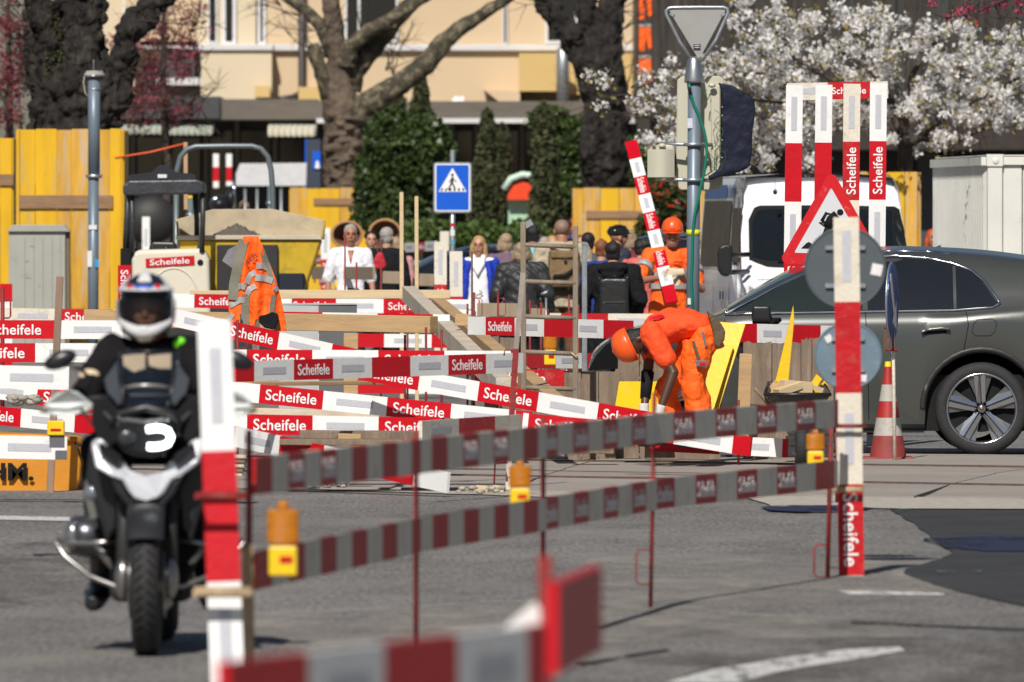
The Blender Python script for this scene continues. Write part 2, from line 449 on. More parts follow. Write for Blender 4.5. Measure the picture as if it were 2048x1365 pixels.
NEWA = mat('fresh_asphalt', (.036,.035,.037), .75, var=.3, scale=1.2, bump=.3, bscale=60, dirt=((.05,.05,.05), .3, 30))
SLAB = mat('concrete_slab', (.30,.265,.235), .85, var=.12, scale=.6, bump=.2, bscale=30, dirt=((.2,.18,.165), .3, 2.5))
GRAV = mat('pale_gravel', (.42,.38,.33), .9, var=.25, scale=14, bump=.6, bscale=40, dirt=((.22,.2,.18), .3, 20))
PAINT = mat('worn_road_paint', (.62,.61,.58), .6, var=.1, scale=5, dirt=((.2,.19,.18), .4, 7), holes=(9,.36,.5,.12))
DUST = mat('pale_dust', (.34,.31,.275), .9, var=.12, scale=3, holes=(1.6,.40,.72,.25))
DARKB = mat('blue_black_tone', (.014,.018,.050), .7, var=.3, scale=3, holes=(3,.34,.52,.2))
GRN = mat('green_spray_mark', (.12,.22,.13), .8, var=.3, scale=8, holes=(8,.48,.7,.15))
def sheet(name, px, m, z=.004, kind='structure', parent=None, rough=0, thick=0.0):
    pts = [G(*p, z=z) for p in px]
    if rough:
        out = []
        for i, p in enumerate(pts):
            q = pts[(i+1) % len(pts)]; k = 14
            for j in range(k):
                t = j/k; e = p.lerp(q, t); d = (q-p); nr = Vector((-d.y, d.x, 0)).normalized()
                a = 1 if 0 < j else 0
                out.append(e+nr*a*rough*mnoise.noise(Vector((e.x*1.3, e.y*.8, i*3.0))))
        pts = out
    mb = MB()
    if thick: mb.prism([Vector((p.x, p.y, z-thick)) for p in pts], (0,0,thick))
    else: mb.add(pts, [tuple(range(len(pts)))])
    o = obj(name, mb, m, parent, loc=pts[0] if parent is None else None)
    return tag(o, kind=kind) if parent is None else o
# fresh asphalt patch, gravel band, tram slabs, paint
sheet('fresh_asphalt_patch', [(1778,1021),(2300,1024),(2600,1290),(2120,1230),(1960,1195),(1870,1172),(1808,1150),(1812,1140),(1880,1120),(1905,1106),(1880,1090),(1830,1050)], NEWA, .006, rough=.025)
sheet('gravel_band', [(1490,995),(2400,1000),(2400,1022),(1800,1020),(1545,1016)], GRAV, .009, rough=.05)
sheet('gravel_band', [(560,966),(820,972),(1080,985),(1180,990),(1180,998),(900,990),(600,978)], GRAV, .007, rough=.15)
tb = thing('tram_track', None, None, G(1024, 930)); tag(tb, kind='structure')
# slab lines run from left-far to right-near (pixel rows at x=900 and x=2048)
lines = [(905,915),(925,941),(941,954),(957,978),(984,1003)]
def rowat(i, px): a, b = lines[i]; return a+(b-a)*(px-900)/1148.0
cuts = [[-1500,-400,200,560,1010,1235,1700,2140,3200], [-1500,-400,150,500,960,1180,1640,2060,3200], [-1500,-400,100,450,900,1130,1590,1990,3200], [-1500,-400,60,400,850,1080,1540,1900,3200]]
for i in range(4):
    for j in range(len(cuts[i])-1):
        x0, x1 = cuts[i][j], cuts[i][j+1]; nx = cuts[min(i+1,3)]; y0, y1 = nx[j], nx[j+1]
        if i == 3: y0, y1 = cuts[i][j]-50, cuts[i][j+1]-70
        g = 2
        def cl(y): return max(y, 860)
        sheet('concrete_slab', [(x0+g, cl(rowat(i,x0)+.35)), (x1-g, cl(rowat(i,x1)+.35)), (y1-g, cl(rowat(i+1,y1)-.35)), (y0+g, cl(rowat(i+1,y0)-.35))], SLAB, .022, parent=tb, thick=.02)
RAILM = mat('tram_rail_steel', (.22,.24,.30), .25, metal=.9, var=.1)
for i, w_ in ((1,1.3),(3,1.4)):
    for r_, m_ in ((-.5,RAILM),(.5,RUST)):
        a = rowat(i,-300); b = rowat(i,3000)
        A = G(-300, a+r_*1.0, .03); B = G(3000, b+r_*1.0, .03)
        obj('rail', MB().bar(A+Vector((0,0,-.005)), B+Vector((0,0,-.005)), .012, .07), m_, tb)
sheet('road_marking', [(1330,1369),(1420,1342),(1610,1312),(1700,1300),(1800,1296),(1812,1303),(1730,1318),(1560,1345),(1470,1369)], PAINT, .005, rough=.02)
sheet('road_marking', [(-60,1032),(140,1036),(140,1044),(-60,1040)], PAINT, .005)
sheet('road_marking', [(1690,1183),(1890,1188),(1890,1193),(1700,1191)], PAINT, .005, rough=.05)
sheet('blue_black_patch', [(1520,1018),(1560,1014),(1700,1015),(1745,1020),(1700,1026),(1600,1028),(1540,1025)], DARKB, .013)  # flat blue black patch on the road, broken up by a noise
sheet('blue_black_patch', [(1850,1080),(1960,1076),(2300,1078),(2300,1108),(1960,1106),(1890,1100)], DARKB, .011, rough=.05)
sheet('spray_mark', [(1740,1020),(1850,1022),(1845,1027),(1745,1026)], GRN, .015, rough=.1)
sheet('spray_mark', [(1880,1147),(1960,1146),(1960,1151),(1885,1151)], GRN, .015, rough=.05)

sheet('dust_patch', [(1180,1120),(1500,1105),(1760,1125),(1900,1165),(1860,1200),(1500,1215),(1150,1225)], DUST, .0035+.001, rough=.2)
sheet('dust_patch', [(500,1230),(1100,1200),(1500,1230),(1900,1240),(1850,1275),(1200,1290),(520,1330)], DUST, .0035+.0015, rough=.3)
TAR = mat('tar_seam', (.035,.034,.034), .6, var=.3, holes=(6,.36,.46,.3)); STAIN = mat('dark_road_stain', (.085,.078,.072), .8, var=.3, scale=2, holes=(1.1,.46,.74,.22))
for q in ([(60,1110),(180,1106),(180,1108.5),(60,1113)], [(1700,1245),(2100,1262),(2100,1266),(1700,1248)], [(1150,1330),(1330,1300),(1340,1302),(1160,1334)]): sheet('tar_seam', q, TAR, .0052, rough=.05)
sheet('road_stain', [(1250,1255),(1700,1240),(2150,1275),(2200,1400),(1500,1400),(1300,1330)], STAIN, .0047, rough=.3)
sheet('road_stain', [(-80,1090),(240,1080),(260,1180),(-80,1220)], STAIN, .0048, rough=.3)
# ------------------------------------------------------------------ buildings
CREAM = mat('peach_render', (.60,.46,.30), .85, var=.03, scale=.4, bump=.1, bscale=6, dirt=((.52,.37,.23), .1, .7))
CREAM2 = mat('cream_render', (.62,.52,.37), .85, var=.03, scale=.4, bump=.1, bscale=6)
OCHR = mat('ochre_render', (.60,.42,.17), .85, var=.04, scale=.4)
WBAND = mat('white_cornice', (.62,.61,.60), .7, var=.04, scale=2)
WFRM = mat('white_window_frame', (.66,.66,.66), .5, var=.03)
DWIN = mat('dark_window', (.012,.013,.015), .08, var=.1, spec=.7)
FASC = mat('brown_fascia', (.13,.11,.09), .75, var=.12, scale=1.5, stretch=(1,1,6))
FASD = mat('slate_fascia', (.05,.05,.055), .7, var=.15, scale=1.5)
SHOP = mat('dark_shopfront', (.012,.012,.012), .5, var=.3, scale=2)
PIPE = mat('brown_downpipe', (.05,.04,.04), .5, var=.1)
DWOOD = mat('dark_slat_timber', (.040,.034,.030), .8, var=.55, scale=2.5, stretch=(6,6,.25), bump=.3, bscale=12, var2=(.085,.072,.06))
DWOO2 = mat('bluish_slat_timber', (.05,.055,.055), .8, var=.4, scale=2.5, stretch=(6,6,.25))
BRN = mat('dark_brown_lintel', (.035,.025,.02), .8, var=.2)
S = 80; M8 = Map(S); D8 = F/S
bA = thing('apartment_building', 'peach rendered apartment building with white cornice and dark ground floor', 'building', Vector((M8(850,438).x, D8, 0)))
def slab(name, x0, x1, y0, y1, d0, d1, m, parent, Mp=M8, bev=0):
    a = Mp(x0, y1, d0); mb = MB().boxf(a, (Mp(x1,y1).x-a.x,0,0), (0,d1-d0,0), (0,0,Mp(x0,y0).z-a.z))
    return obj(name, mb, m, parent, bev=bev)
slab('upper_wall', 250, 1276, -420, 92, 0, 10, CREAM, bA)
slab('upper_wall', 395, 512, -420, 92, -.25, -.01, CREAM2, bA)
slab('lower_wall', 545, 1276, 104, 212, -.1, 10, CREAM, bA)
slab('lower_wall', 404, 545, 104, 206, -.9, -.12, CREAM2, bA)
slab('cornice', 395, 548, 90, 103, -1.0, -.02, WBAND, bA, bev=.02); slab('cornice', 548.5, 1276, 90, 103, -.28, -.02, WBAND, bA, bev=.02)
slab('bay', 1038, 1116, 108, 184, -1.2, -.12, OCHR, bA)
slab('bay', 1116, 1274, 108, 190, -.9, -.12, OCHR, bA)
mbx = MB().prism([M8(968,181,-.1), M8(1040,184.4,-.1), M8(1040,206,-.1), M8(1000,206,-.1)], (0,-1.05,0)); obj('sloping_soffit', mbx, CREAM, bA)
slab('bay', 598, 642, 175, 203, -.6, -.12, OCHR, bA)
slab('bay', 512, 542, 174, 196, -1.3, -.95, OCHR, bA)
slab('left_wing', 60, 395, -420, 205, 2, 10, CREAM2, bA)
slab('balcony_slab', 280, 410, 82, 97, 0, 2, WBAND, bA); slab('balcony_slab', 300, 408, 156, 170, .2, 2, WBAND, bA)
for k in range(14):
    slab('railing_bar', 318+k*5.2, 319.2+k*5.2, 100, 156, .3, .33, GALV, bA)
slab('railing_rail', 314, 392, 98, 101, .28, .36, GALV, bA)
def window(x0, x1, y0, y1, dep=0, fr=6, mull=None, sill=False, m=WFRM):
    w_ = slab('window', x0, x1, y0, y1, dep-.06, dep-.01, DWIN, bA)
    mb = MB()
    for (a, b_, c, d) in ((x0-fr,x0,y0-fr,y1+fr),(x1,x1+fr,y0-fr,y1+fr),(x0,x1,y1,y1+fr),(x0,x1,y0-fr,y0)):
        o_ = M8(a, d, dep-.12); mb.boxf(o_, (M8(b_,d).x-o_.x,0,0), (0,.1,0), (0,0,M8(a,c).z-o_.z))
    if mull:
        for q in mull:
            o_ = M8(q-2.5, y1, dep-.1); mb.boxf(o_, (5/S,0,0), (0,.06,0), (0,0,M8(0,y0).z-o_.z))
    f_ = obj('frame', mb, m, w_)
window(694, 792, -120, 80, 0, 5, [718]); window(1096, 1150, -120, 82, 0, 6)
window(1008, 1012, -120, 86, 0, 3, m=WBAND); window(452, 466, -120, 84, -.25, 7); window(521, 526, -120, 84, 0, 6)
window(246, 330, -60, 76, 2, 5, [280]); window(330, 392, 98, 150, 2, 4); window(420, 432, -120, 84, -.25, 4)
window(880, 940, -300, -40, 0, 5)
mbp = MB().tube([M8(604,-300,-.3), M8(604,180,-.3), M8(600,190,-.35), M8(585,197,-.6), M8(560,201,-.9)], .09, 10); obj('downpipe', mbp, PIPE, bA)
mbp = MB().tube([M8(1125,216,-1.9), M8(1125,102,-1.9), M8(1125,97,-1.9)], [.16,.16,.1], 14); obj('flue', mbp, GALV, bA)
mbp = MB().tube([M8(1165,214,-1.9), M8(1165,198,-1.9)], .08, 10); obj('flue', mbp, GALV, bA)
# canopy over the shops, projecting, with what stands under it
slab('canopy', 400, 640, 203, 243, -5, 0, FASC, bA); slab('canopy', 232, 450, 198, 241, -5.2, 1.5, FASD, bA)
slab('canopy', 640, 1300, 207, 240, -5, 0, FASC, bA)
slab('canopy_edge', 640, 1300, 240.5, 250, -5.1, -4.9, WBAND, bA)
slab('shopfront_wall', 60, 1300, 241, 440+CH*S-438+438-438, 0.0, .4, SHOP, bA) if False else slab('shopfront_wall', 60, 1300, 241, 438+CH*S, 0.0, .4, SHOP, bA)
for x in (262, 330, 408, 470, 546, 900, 948, 1040):
    slab('shop_pillar', x, x+9, 243, 438+CH*S, -.4, -.02, FASC, bA)
SHG = mat('shop_window_glass', (.02,.022,.025), .05, spec=.8, var=.3)
for x0, x1 in ((275,325),(345,400),(420,465),(482,540),(560,604),(912,944),(962,1036),(1052,1120)):
    slab('shop_window', x0, x1, 262, 438+CH*S-20, -.1, -.03, SHG, bA)
mbp = MB()
for k in range(3): mbp.box(M8(915+k*6, 214, -3.5)+Vector((0,0,0)), (.1,.1,.5-.1*k))
obj('hanging_washing', MB().ell(M8(915,216,-4.2), (.16,.08,.24)).ell(M8(926,212,-4.2), (.08,.06,.2)), WHT, bA)
# awnings
AWN = mat('striped_awning', (.50,.47,.38), .8, var=.1, scale=1); AWG = mat('rolled_awning', (.34,.36,.31), .8, var=.15, scale=4)
def awning(x0, x1, y0, y1, label, m, dep=-5.6):
    t = thing('awning', label, 'awning', M8((x0+x1)/2, y1, dep), 'shop awnings')
    rows = []; nseg = int((x1-x0)/2)
    for j, yy in enumerate((y0, (y0*2+y1)/3, y1)):
        rows.append([M8(x0+(x1-x0)*i/nseg, yy+(2.2*abs(math.sin(i*.55)) if j == 2 else 0), dep+(1.2 if j == 0 else 0.1*math.sin(i*1.1))) for i in range(nseg+1)])
    obj('fabric', MB().grid(rows), m, t)
    obj('roller', MB().tube([M8(x0,y0,dep+1.2), M8(x1,y0,dep+1.2)], .09, 8), GALV, t)
    return t
awning(545, 640, 250, 275, 'cream scalloped awning left of the plane tree', AWN)
awning(236, 345, 250, 270, 'rolled grey green awning behind the dark tree trunk', AWG); awning(346, 438, 252, 272, 'rolled grey green awning above the loader arch', AWG)
# dark slatted building on the right
M9 = Map(84)
bB = thing('slatted_building', 'dark building clad in vertical timber slats behind the white cherry', 'building', Vector((M9(1700,438).x, F/84, 0)))
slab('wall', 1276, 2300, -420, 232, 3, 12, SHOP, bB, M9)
mbs = MB(); mb2 = MB(); x = 1283.0
while x < 2300:
    wdt = random.uniform(4.5, 7.5); tgt = mbs if random.random() < .75 or x < 1500 else mb2
    a = M9(x, 232+random.uniform(-2,2), 3-random.uniform(.12,.3)); tgt.boxf(a, (wdt/84,0,0), (0,.1,0), (0,0,8)); x += wdt+random.uniform(1,2.2)
tag(obj('slat', mbs, DWOOD, bB), kind='stuff'); tag(obj('slat', mb2, DWOO2, bB), kind='stuff')
slab('lintel', 1276, 2300, 236, 300, -.5, 3, BRN, bB, M9)
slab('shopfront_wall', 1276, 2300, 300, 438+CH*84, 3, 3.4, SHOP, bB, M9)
for x in (1300, 1840, 1866, 1905, 2010): slab('shop_pillar', x, x+(26 if x == 1840 else 8), 300, 438+CH*84, 1.5, 2.9, FASD, bB, M9)
# hoarding-high work trousers hanging at the facade corner
for k, (y0, y1) in enumerate(((-40,44),(54,106),(116,170))):
    t = thing('work_trousers', ['topmost orange work trousers hanging beside the cornice','middle orange work trousers hanging beside the cornice','lowest orange work trousers hanging beside the cornice'][k], 'trousers', M9(1290,y1,-2), 'orange work trousers hung in a row')
    mb = MB(); o_ = [M9(1276,y0,-2), M9(1300,y0+2,-2), M9(1302,y1-6,-2), M9(1295,y1-3,-2), M9(1290,y0+(y1-y0)*.45,-2), M9(1287,y1,-2), M9(1276,y1,-2)]
    mb.prism(o_, (0,.12,0)); obj('cloth', mb, HVO, t, bev=.03, bseg=2)
    obj('waistband', MB().boxf(M9(1276,y0+1,-2.02)+Vector((0,0,-.02)), (24/84,0,0), (0,.02,0), (0,0,.06)), HVR, t)
# ------------------------------------------------------------------ background street items
def bsign(x0,x1,y0,y1,s,name,label,cat,m):
    Mx = Map(s); a = Mx(x0, y1, 0); t = thing(name, label, cat, Vector((a.x, a.y, 0)))
    obj('panel', MB().boxf(a, ((x1-x0)/s,0,0), (0,.15,0), (0,0,(y1-y0)/s)), m, t, bev=.02); return t, Mx
BLU = mat('blue_enamel', (.006,.10,.60), .35, var=.06, scale=4, dirt=((.05,.16,.5), .12, 9)); DBL = mat('dark_blue_grey', (.035,.045,.07), .5, var=.1)
t, Mx = bsign(610, 642, 279, 520, 90, 'totem', 'dark blue grey totem with a bright blue pictogram left of plane tree', 'totem', DBL)
obj('pictogram', MB().boxf(Mx(625,339,-.03), (16/90,0,0), (0,.02,0), (0,0,36/90)), BLU, t)
obj('edge', MB().boxf(Mx(610,520,-.02), (3/90,0,0), (0,.015,0), (0,0,241/90)), BLU, t)
obj('figure', MB().ell(Mx(635,327,-.05), (.04,.01,.05)).ell(Mx(635,334,-.05), (.06,.01,.05)), LET, t)
t, Mx = bsign(1016,1074,385,520,100,'market_stall', 'pale green stall front with an orange red domed awning behind the conifers', 'market stall', mat('pale_green', (.40,.60,.42), .6))
d = MB().prism([Mx(1014,400,-.3), Mx(1018,380,-.3), Mx(1035,364,-.3), Mx(1056,366,-.3), Mx(1072,384,-.3), Mx(1072,400,-.3)], (0,.6,0)); obj('awning', d, mat('orange_red', (.80,.06,.01), .5), t)
d = MB().tube([Mx(1008,380,-.35), Mx(1022,358,-.35), Mx(1045,350,-.35), Mx(1068,352,-.35), Mx(1080,368,-.35)], .07, 8); obj('awning_trim', d, mat('pale_mint', (.55,.70,.58), .5), t)
t, Mx = bsign(1124, 1150, 396, 520, 95, 'vending_box', 'blue framed orange box beside the middle yellow hoarding', 'box', mat('royal_blue', (.01,.04,.28), .5))
obj('front', MB().boxf(Mx(1127,460,-.03), (20/95,0,0), (0,.02,0), (0,0,56/95)), mat('orange_panel', (.75,.09,.01), .5), t)
# silver roofed stall behind the loader
Mx = Map(92); t = thing('kiosk', 'low kiosk with a silver sloping roof behind the loader hoop', 'kiosk', Mx(536,520)*1.0)
obj('roof', MB().prism([Mx(463,372,0), Mx(478,327,.8), Mx(612,326,.8), Mx(612,372,0)], (0,1.5,0)), mat('silver_sheet', (.50,.50,.50), .45, var=.1, bump=.1, bscale=3), t)
for k in range(7): obj('post', MB().tube([Mx(466+k*24,372,.1), Mx(466+k*24,600,.1)], .03, 6), GALV, t)
obj('back_wall', MB().boxf(Mx(463,600,1.4), (149/92,0,0), (0,.05,0), (0,0,228/92)), SHOP, t)
obj('cushion', MB().boxf(Mx(560,600,.3), (52/92,0,0), (0,.3,0), (0,0,160/92)), mat('taupe_panel', (.12,.11,.09), .8), t)
# lamp brackets / bollards behind the loader
for x, y0, lab in ((381,395,'grey metal standpipe with a yellow cap behind the loader canopy'),(541,372,'grey metal standpipe right of the silver kiosk')):
    Mx = Map(120); t = thing('standpipe', lab, 'pipe', Vector((Mx(x,438).x, F/120, 0)), 'grey standpipes')
    obj('pipe', MB().tube([Mx(x,y0), Mx(x,438+CH*120)], .055, 12), mat('grey_green_metal', (.13,.17,.19), .45, metal=.3), t)
    obj('collar', MB().tube([Mx(x,y0+32), Mx(x,y0+38)], .075, 12), GALV, t)
    if x == 381: obj('cap', MB().tube([Mx(x,y0-3), Mx(x,y0+3)], .06, 12), YPL, t)

# ------------------------------------------------------------------ yellow hoardings
def hoarding(name_label, x0, x1, y0, s, m_list, boards, batten=None, side=None, depth=1.2, ybot=None, frames=0):
    Mx = Map(s); base = Vector((Mx((x0+x1)/2,438).x, F/s, 0))
    t = thing('hoarding', name_label, 'hoarding', base, 'yellow timber hoardings round the trees')
    yb = 438+CH*s; x = x0; ws = boards
    for i, wd_ in enumerate(ws):
        dy_ = random.uniform(-1.5, 1.5)/s; a = Mx(x, yb, random.uniform(0,.006))
        obj('board', MB().boxf(a, ((wd_-1.0)/s,0,0), (0,.027,0), (0,0,(yb-y0)/s+dy_)), m_list[i % len(m_list)], t, bev=.003)
        x += wd_
    nb = int(depth/.3)
    for sx, xx in ((0, x0), (1, x)):
        for k in range(nb):
            a = Mx(xx, yb, .03+k*.3); 
            obj('board', MB().boxf(a+Vector((-.013 if sx == 0 else -.014,0,0)), (.027,0,0), (0,.292,0), (0,0,(yb-y0)/s-random.uniform(0,.03))), m_list[(k+1) % len(m_list)], t)
    for k in range(int((x-x0)/s/.4)+1):
        a = Mx(x0, yb, depth); w_ = min(.39, (x-x0)/s-k*.4)
        if w_ > .05: obj('board', MB().boxf(a+Vector((k*.4,0,0)), (w_,0,0), (0,.027,0), (0,0,(yb-y0)/s)), m_list[k % len(m_list)], t)
    if batten:
        for (bx0, bx1, by0, by1) in batten:
            a = Mx(bx0, by1, -.035); obj('batten', MB().boxf(a, ((bx1-bx0)/s,0,0), (0,.03,0), (0,0,(by1-by0)/s)), mat('brown_batten', (.27,.16,.085), .8, var=.25, scale=3, stretch=(1,1,8), bump=.3), t, bev=.004)
    return t
hoarding('tall bright yellow hoarding round the dark tree behind the grey utility cabinet', 34, 246, 259, 150, [YELW,YELW,YELW,YELO,YELO,YELO], [6,31,43,29,39,38,22,4], [(38,226,391,418)], depth=2.0)
hoarding('yellow hoarding panel cut by the left edge of the photograph', -90, 28, 276, 146, [YELW,YELW], [40,50,25], [(-60,27,349,372)], depth=1.0)
hoarding('low yellow hoarding round the foot of the plane tree', 580, 776, 377, 104, [YELO,YELW,YELW], [34,26,40,36,34,22], [(627,776,397,411)], depth=2.2)
hoarding('ochre hoarding round the foot of the dark forked tree', 1147, 1287, 377, 112, [YELO,YELO,YELW], [20,34,38,30,18], [(1172,1280,422,438)], depth=2.0)
hoarding('ochre hoarding under the white cherry tree right of the van', 1700, 1840, 345, 150, [YELO,YELO,YELW], [36,40,34,26,4], depth=1.4)
hoarding('ochre hoarding glimpsed between the signal pole and the van', 1385, 1432, 382, 128, [YELO,YELW], [22,25], depth=.9)

# ------------------------------------------------------------------ trees
BARKD = mat('dark_mossy_bark', (.010,.008,.007), .9, var=.5, scale=2.5, bump=1.0, bscale=16, dirt=((.065,.05,.035), .5, 5), fold=1.0, fscale=6, stretch=(1.3,1.3,.45))
BARKP = mat('plane_tree_bark', (.098,.070,.050), .85, var=.4, scale=2.5, bump=.9, bscale=14, dirt=((.21,.155,.085), .3, 3.5), fold=.9, fscale=5)
BARKM = mat('mottled_plane_bark', (.050,.042,.026), .85, var=.4, scale=3, bump=.6, bscale=14, dirt=((.30,.25,.155), .55, 6))
BARKC = mat('cherry_bark', (.06,.045,.035), .8, var=.3, scale=8, bump=.6, bscale=30)
TWIG = mat('twig', (.045,.03,.025), .8)
def limb_pts(Mx, pts, wob=.03, sub=4):
    """pts: (px, py, width_px, dy). returns refined points and radii"""
    out = []; rad = []; s = 1.0
    for i in range(len(pts)-1):
        for j in range(sub):
            t = j/sub; t2 = t
            a, b = pts[i], pts[i+1]
            p = Mx(a[0]+(b[0]-a[0])*t, a[1]+(b[1]-a[1])*t, a[3]+(b[3]-a[3])*t)
            w_ = a[2]+(b[2]-a[2])*t
            k = len(out); p += Vector((mnoise.noise(Vector((k*.7, a[0]*.1, 1))), mnoise.noise(Vector((k*.7, a[0]*.1, 9))), 0))*wob
            out.append(p); rad.append(w_*(1+.10*mnoise.noise(Vector((k*.9, a[1]*.1, 4)))))
    a = pts[-1]; out.append(Mx(a[0], a[1], a[3])); rad.append(a[2])
    return out, rad
def limb(mb, Mx, s, pts, wob=.03, n=14, mi=0):
    p, r = limb_pts(Mx, pts, wob); mb.tube(p, [x/(2*s) for x in r], n, mi)
def twigs(mb, base, dirv, L, n=5, depth=2, r=.012):
    for k in range(n):
        d = (Vector(dirv)+Vector(rng.normal(size=3))*.55).normalized(); p = Vector(base); pts = [p.copy()]
        for j in range(5):
            d = (d+Vector(rng.normal(size=3))*.16).normalized(); p = p+d*L/5; pts.append(p.copy())
        mb.tube(pts, [r*(1-.16*j) for j in range(6)], 4, caps=False)
        if depth > 1: twigs(mb, pts[3], d, L*.55, 2, depth-1, r*.6)
# plane tree
s = 104; Mx = Map(s); g = Vector((Mx(690,438).x, F/s+.9, 0))
def My(x, y, d=0): return Mx(x, y, d+.9)
t = thing('plane_tree', 'plane tree with pruned mottled limbs in the low yellow hoarding', 'tree', g)
mb = MB()
limb(mb, My, s, [(688,470+140,98,0),(688,420,92,0),(688,380,86,0),(684,320,80,0),(688,270,82,0),(682,220,78,0),(676,170,60,0),(672,110,40,0),(664,40,36,0),(660,-60,34,0)], .02, 20)
for k in range(26):
    mb.ell(My(random.uniform(655,715), random.uniform(225,380), random.uniform(-.42,-.3)), (random.uniform(.07,.16), .08, random.uniform(.03,.08)))
tr = obj('trunk', mb, BARKP, t); finish(tr, .025, 2, .14, .2)
lm = [[(660,190,44,0),(640,140,30,-.1),(628,110,30,-.1),(626,86,22,-.1)],
      [(664,110,34,.1),(640,50,26,.2),(612,20,24,.4),(560,-14,20,.6),(500,-60,16,.8)],
      [(690,130,44,-.1),(700,92,34,-.2),(740,60,30,-.3),(800,26,24,-.3),(850,-6,22,-.3),(900,-40,20,-.3)],
      [(696,180,52,.2),(705,140,46,.2),(745,95,42,.2),(785,40,38,.2),(840,-12,30,.2)],
      [(690,260,64,0),(728,214,56,-.1),(770,186,50,-.2),(800,168,46,-.2),(850,130,42,-.2),(884,86,38,-.1),(920,55,32,0),(960,30,26,.1),(1003,2,24,.1),(1060,-40,20,.1)]]
for q in lm:
    mb = MB(); limb(mb, My, s, q, .03, 16)
    l_ = obj('limb', mb, BARKM, t); finish(l_, .025, 2, .06, .2)
mb = MB()
for (x, y, dx) in ((624,60,-.5),(600,30,-.9),(560,10,-.8),(626,100,-.6),(785,150,.3),(770,140,-.1),(720,60,.3),(640,110,-.7),(580,-10,-.5)):
    twigs(mb, My(x, y, 0), (dx,0,.7), 1.1, 3, 3, .014)
obj('twigs', mb, TWIG, t)
# dark forked tree
s = 112; Mx = Map(s); My = lambda x, y, d=0: Mx(x, y, d+.9)
t = thing('forked_tree', 'dark forked tree with rough mossy bark behind the leaning board', 'tree', My(1213,438)*1.0-Vector((0,0,CH)))
mb = MB()
limb(mb, My, s, [(1215,620,90,0),(1214,420,86,0),(1212,370,84,0),(1210,320,92,0),(1212,270,88,0),(1214,220,80,0),(1210,170,92,0),(1200,120,90,0),(1215,60,60,.2),(1226,0,50,.3),(1232,-70,44,.3)], .03, 20)
limb(mb, My, s, [(1200,200,60,0),(1172,130,50,-.1),(1150,80,50,-.1),(1120,40,44,-.1),(1088,0,36,-.1),(1060,-50,34,-.1)], .03, 14)
limb(mb, My, s, [(1195,140,60,.1),(1180,60,44,.2),(1172,0,40,.3),(1165,-60,36,.3)], .03, 14)
limb(mb, My, s, [(1190,330,50,-.25),(1182,300,44,-.3),(1186,250,40,-.25),(1192,200,30,-.2)], .03, 12)
mb.ell(My(1145,70,-.3), (.2,.14,.2)).ell(My(1192,335,-.3), (.22,.1,.3))
tr = obj('trunk', mb, BARKD, t); finish(tr, .025, 1, .22, .2); d2 = tr.modifiers.new('d2', 'DISPLACE'); tx = bpy.data.textures.new('bark', 'CLOUDS'); tx.noise_scale = .06; d2.texture = tx; d2.strength = .04; d2.texture_coords = 'GLOBAL'
mb = MB()
for (x, y, dx) in ((1220,180,-.5),(1210,200,-.9),(1225,150,.6),(1250,190,.8),(1245,60,.9),(1240,20,.8),(1100,10,-.8)): twigs(mb, My(x, y, -.4), (dx,0,.2), 1.0, 4, 2, .012)
obj('twigs', mb, TWIG, t)
# big dark tree left
s = 142; Mx = Map(s); My = lambda x, y, d=0: Mx(x, y, d+.9)
t = thing('gnarled_tree', 'massive gnarled dark tree in the tall yellow hoarding', 'tree', My(150,438)*1.0-Vector((0,0,CH)))
mb = MB()
limb(mb, My, s, [(150,640,170,0),(150,330,165,0),(148,270,165,0),(150,220,160,0),(152,170,150,0),(150,120,120,0),(150,60,100,.1),(158,0,100,.2),(160,-60,96,.2)], .03, 24)
limb(mb, My, s, [(120,230,90,-.1),(104,160,64,-.2),(98,100,56,-.2),(92,50,50,-.2),(70,0,50,-.1),(50,-60,44,0)], .04, 16)
limb(mb, My, s, [(200,240,84,-.1),(222,200,70,-.15),(238,160,52,-.2),(245,110,48,-.2),(262,60,54,-.2),(290,18,46,-.1),(330,-20,44,0)], .04, 16)
limb(mb, My, s, [(80,300,60,.2),(72,200,44,.2),(66,120,40,.2),(60,40,36,.2),(64,-50,30,.2)], .03, 12)
mb.ell(My(106,14,-.3), (.12,.1,.1)).ell(My(250,120,-.2), (.16,.15,.16)).ell(My(215,165,-.2), (.2,.2,.2)).ell(My(90,215,-.25), (.25,.15,.35)).ell(My(235,90,-.2),(.13,.12,.2))
tr = obj('trunk', mb, BARKD, t); finish(tr, .022, 1, .30, .22); d2 = tr.modifiers.new('d2', 'DISPLACE'); tx = bpy.data.textures.new('bark', 'CLOUDS'); tx.noise_scale = .06; d2.texture = tx; d2.strength = .045; d2.texture_coords = 'GLOBAL'
mb = MB()
for (x, y, dx) in ((90,180,-.5),(100,220,-.3),(60,60,-.5),(280,40,.9),(250,140,.8),(190,230,.3),(120,60,.2),(95,120,-.4),(40,10,-.7)): twigs(mb, My(x, y, -.3), (dx,-.2,.4), .9, 4, 2, .01)
obj('twigs', mb, TWIG, t)
MOSS = mat('moss', (.045,.05,.012), .95, var=.4, scale=8)
pts = np.concatenate([blob_pts(500, My(106,150,-.36), (.16,.05,.55)), blob_pts(300, My(98,60,-.3), (.15,.06,.3))]); foliage('moss', [(pts, .022, 0)], [MOSS], t)
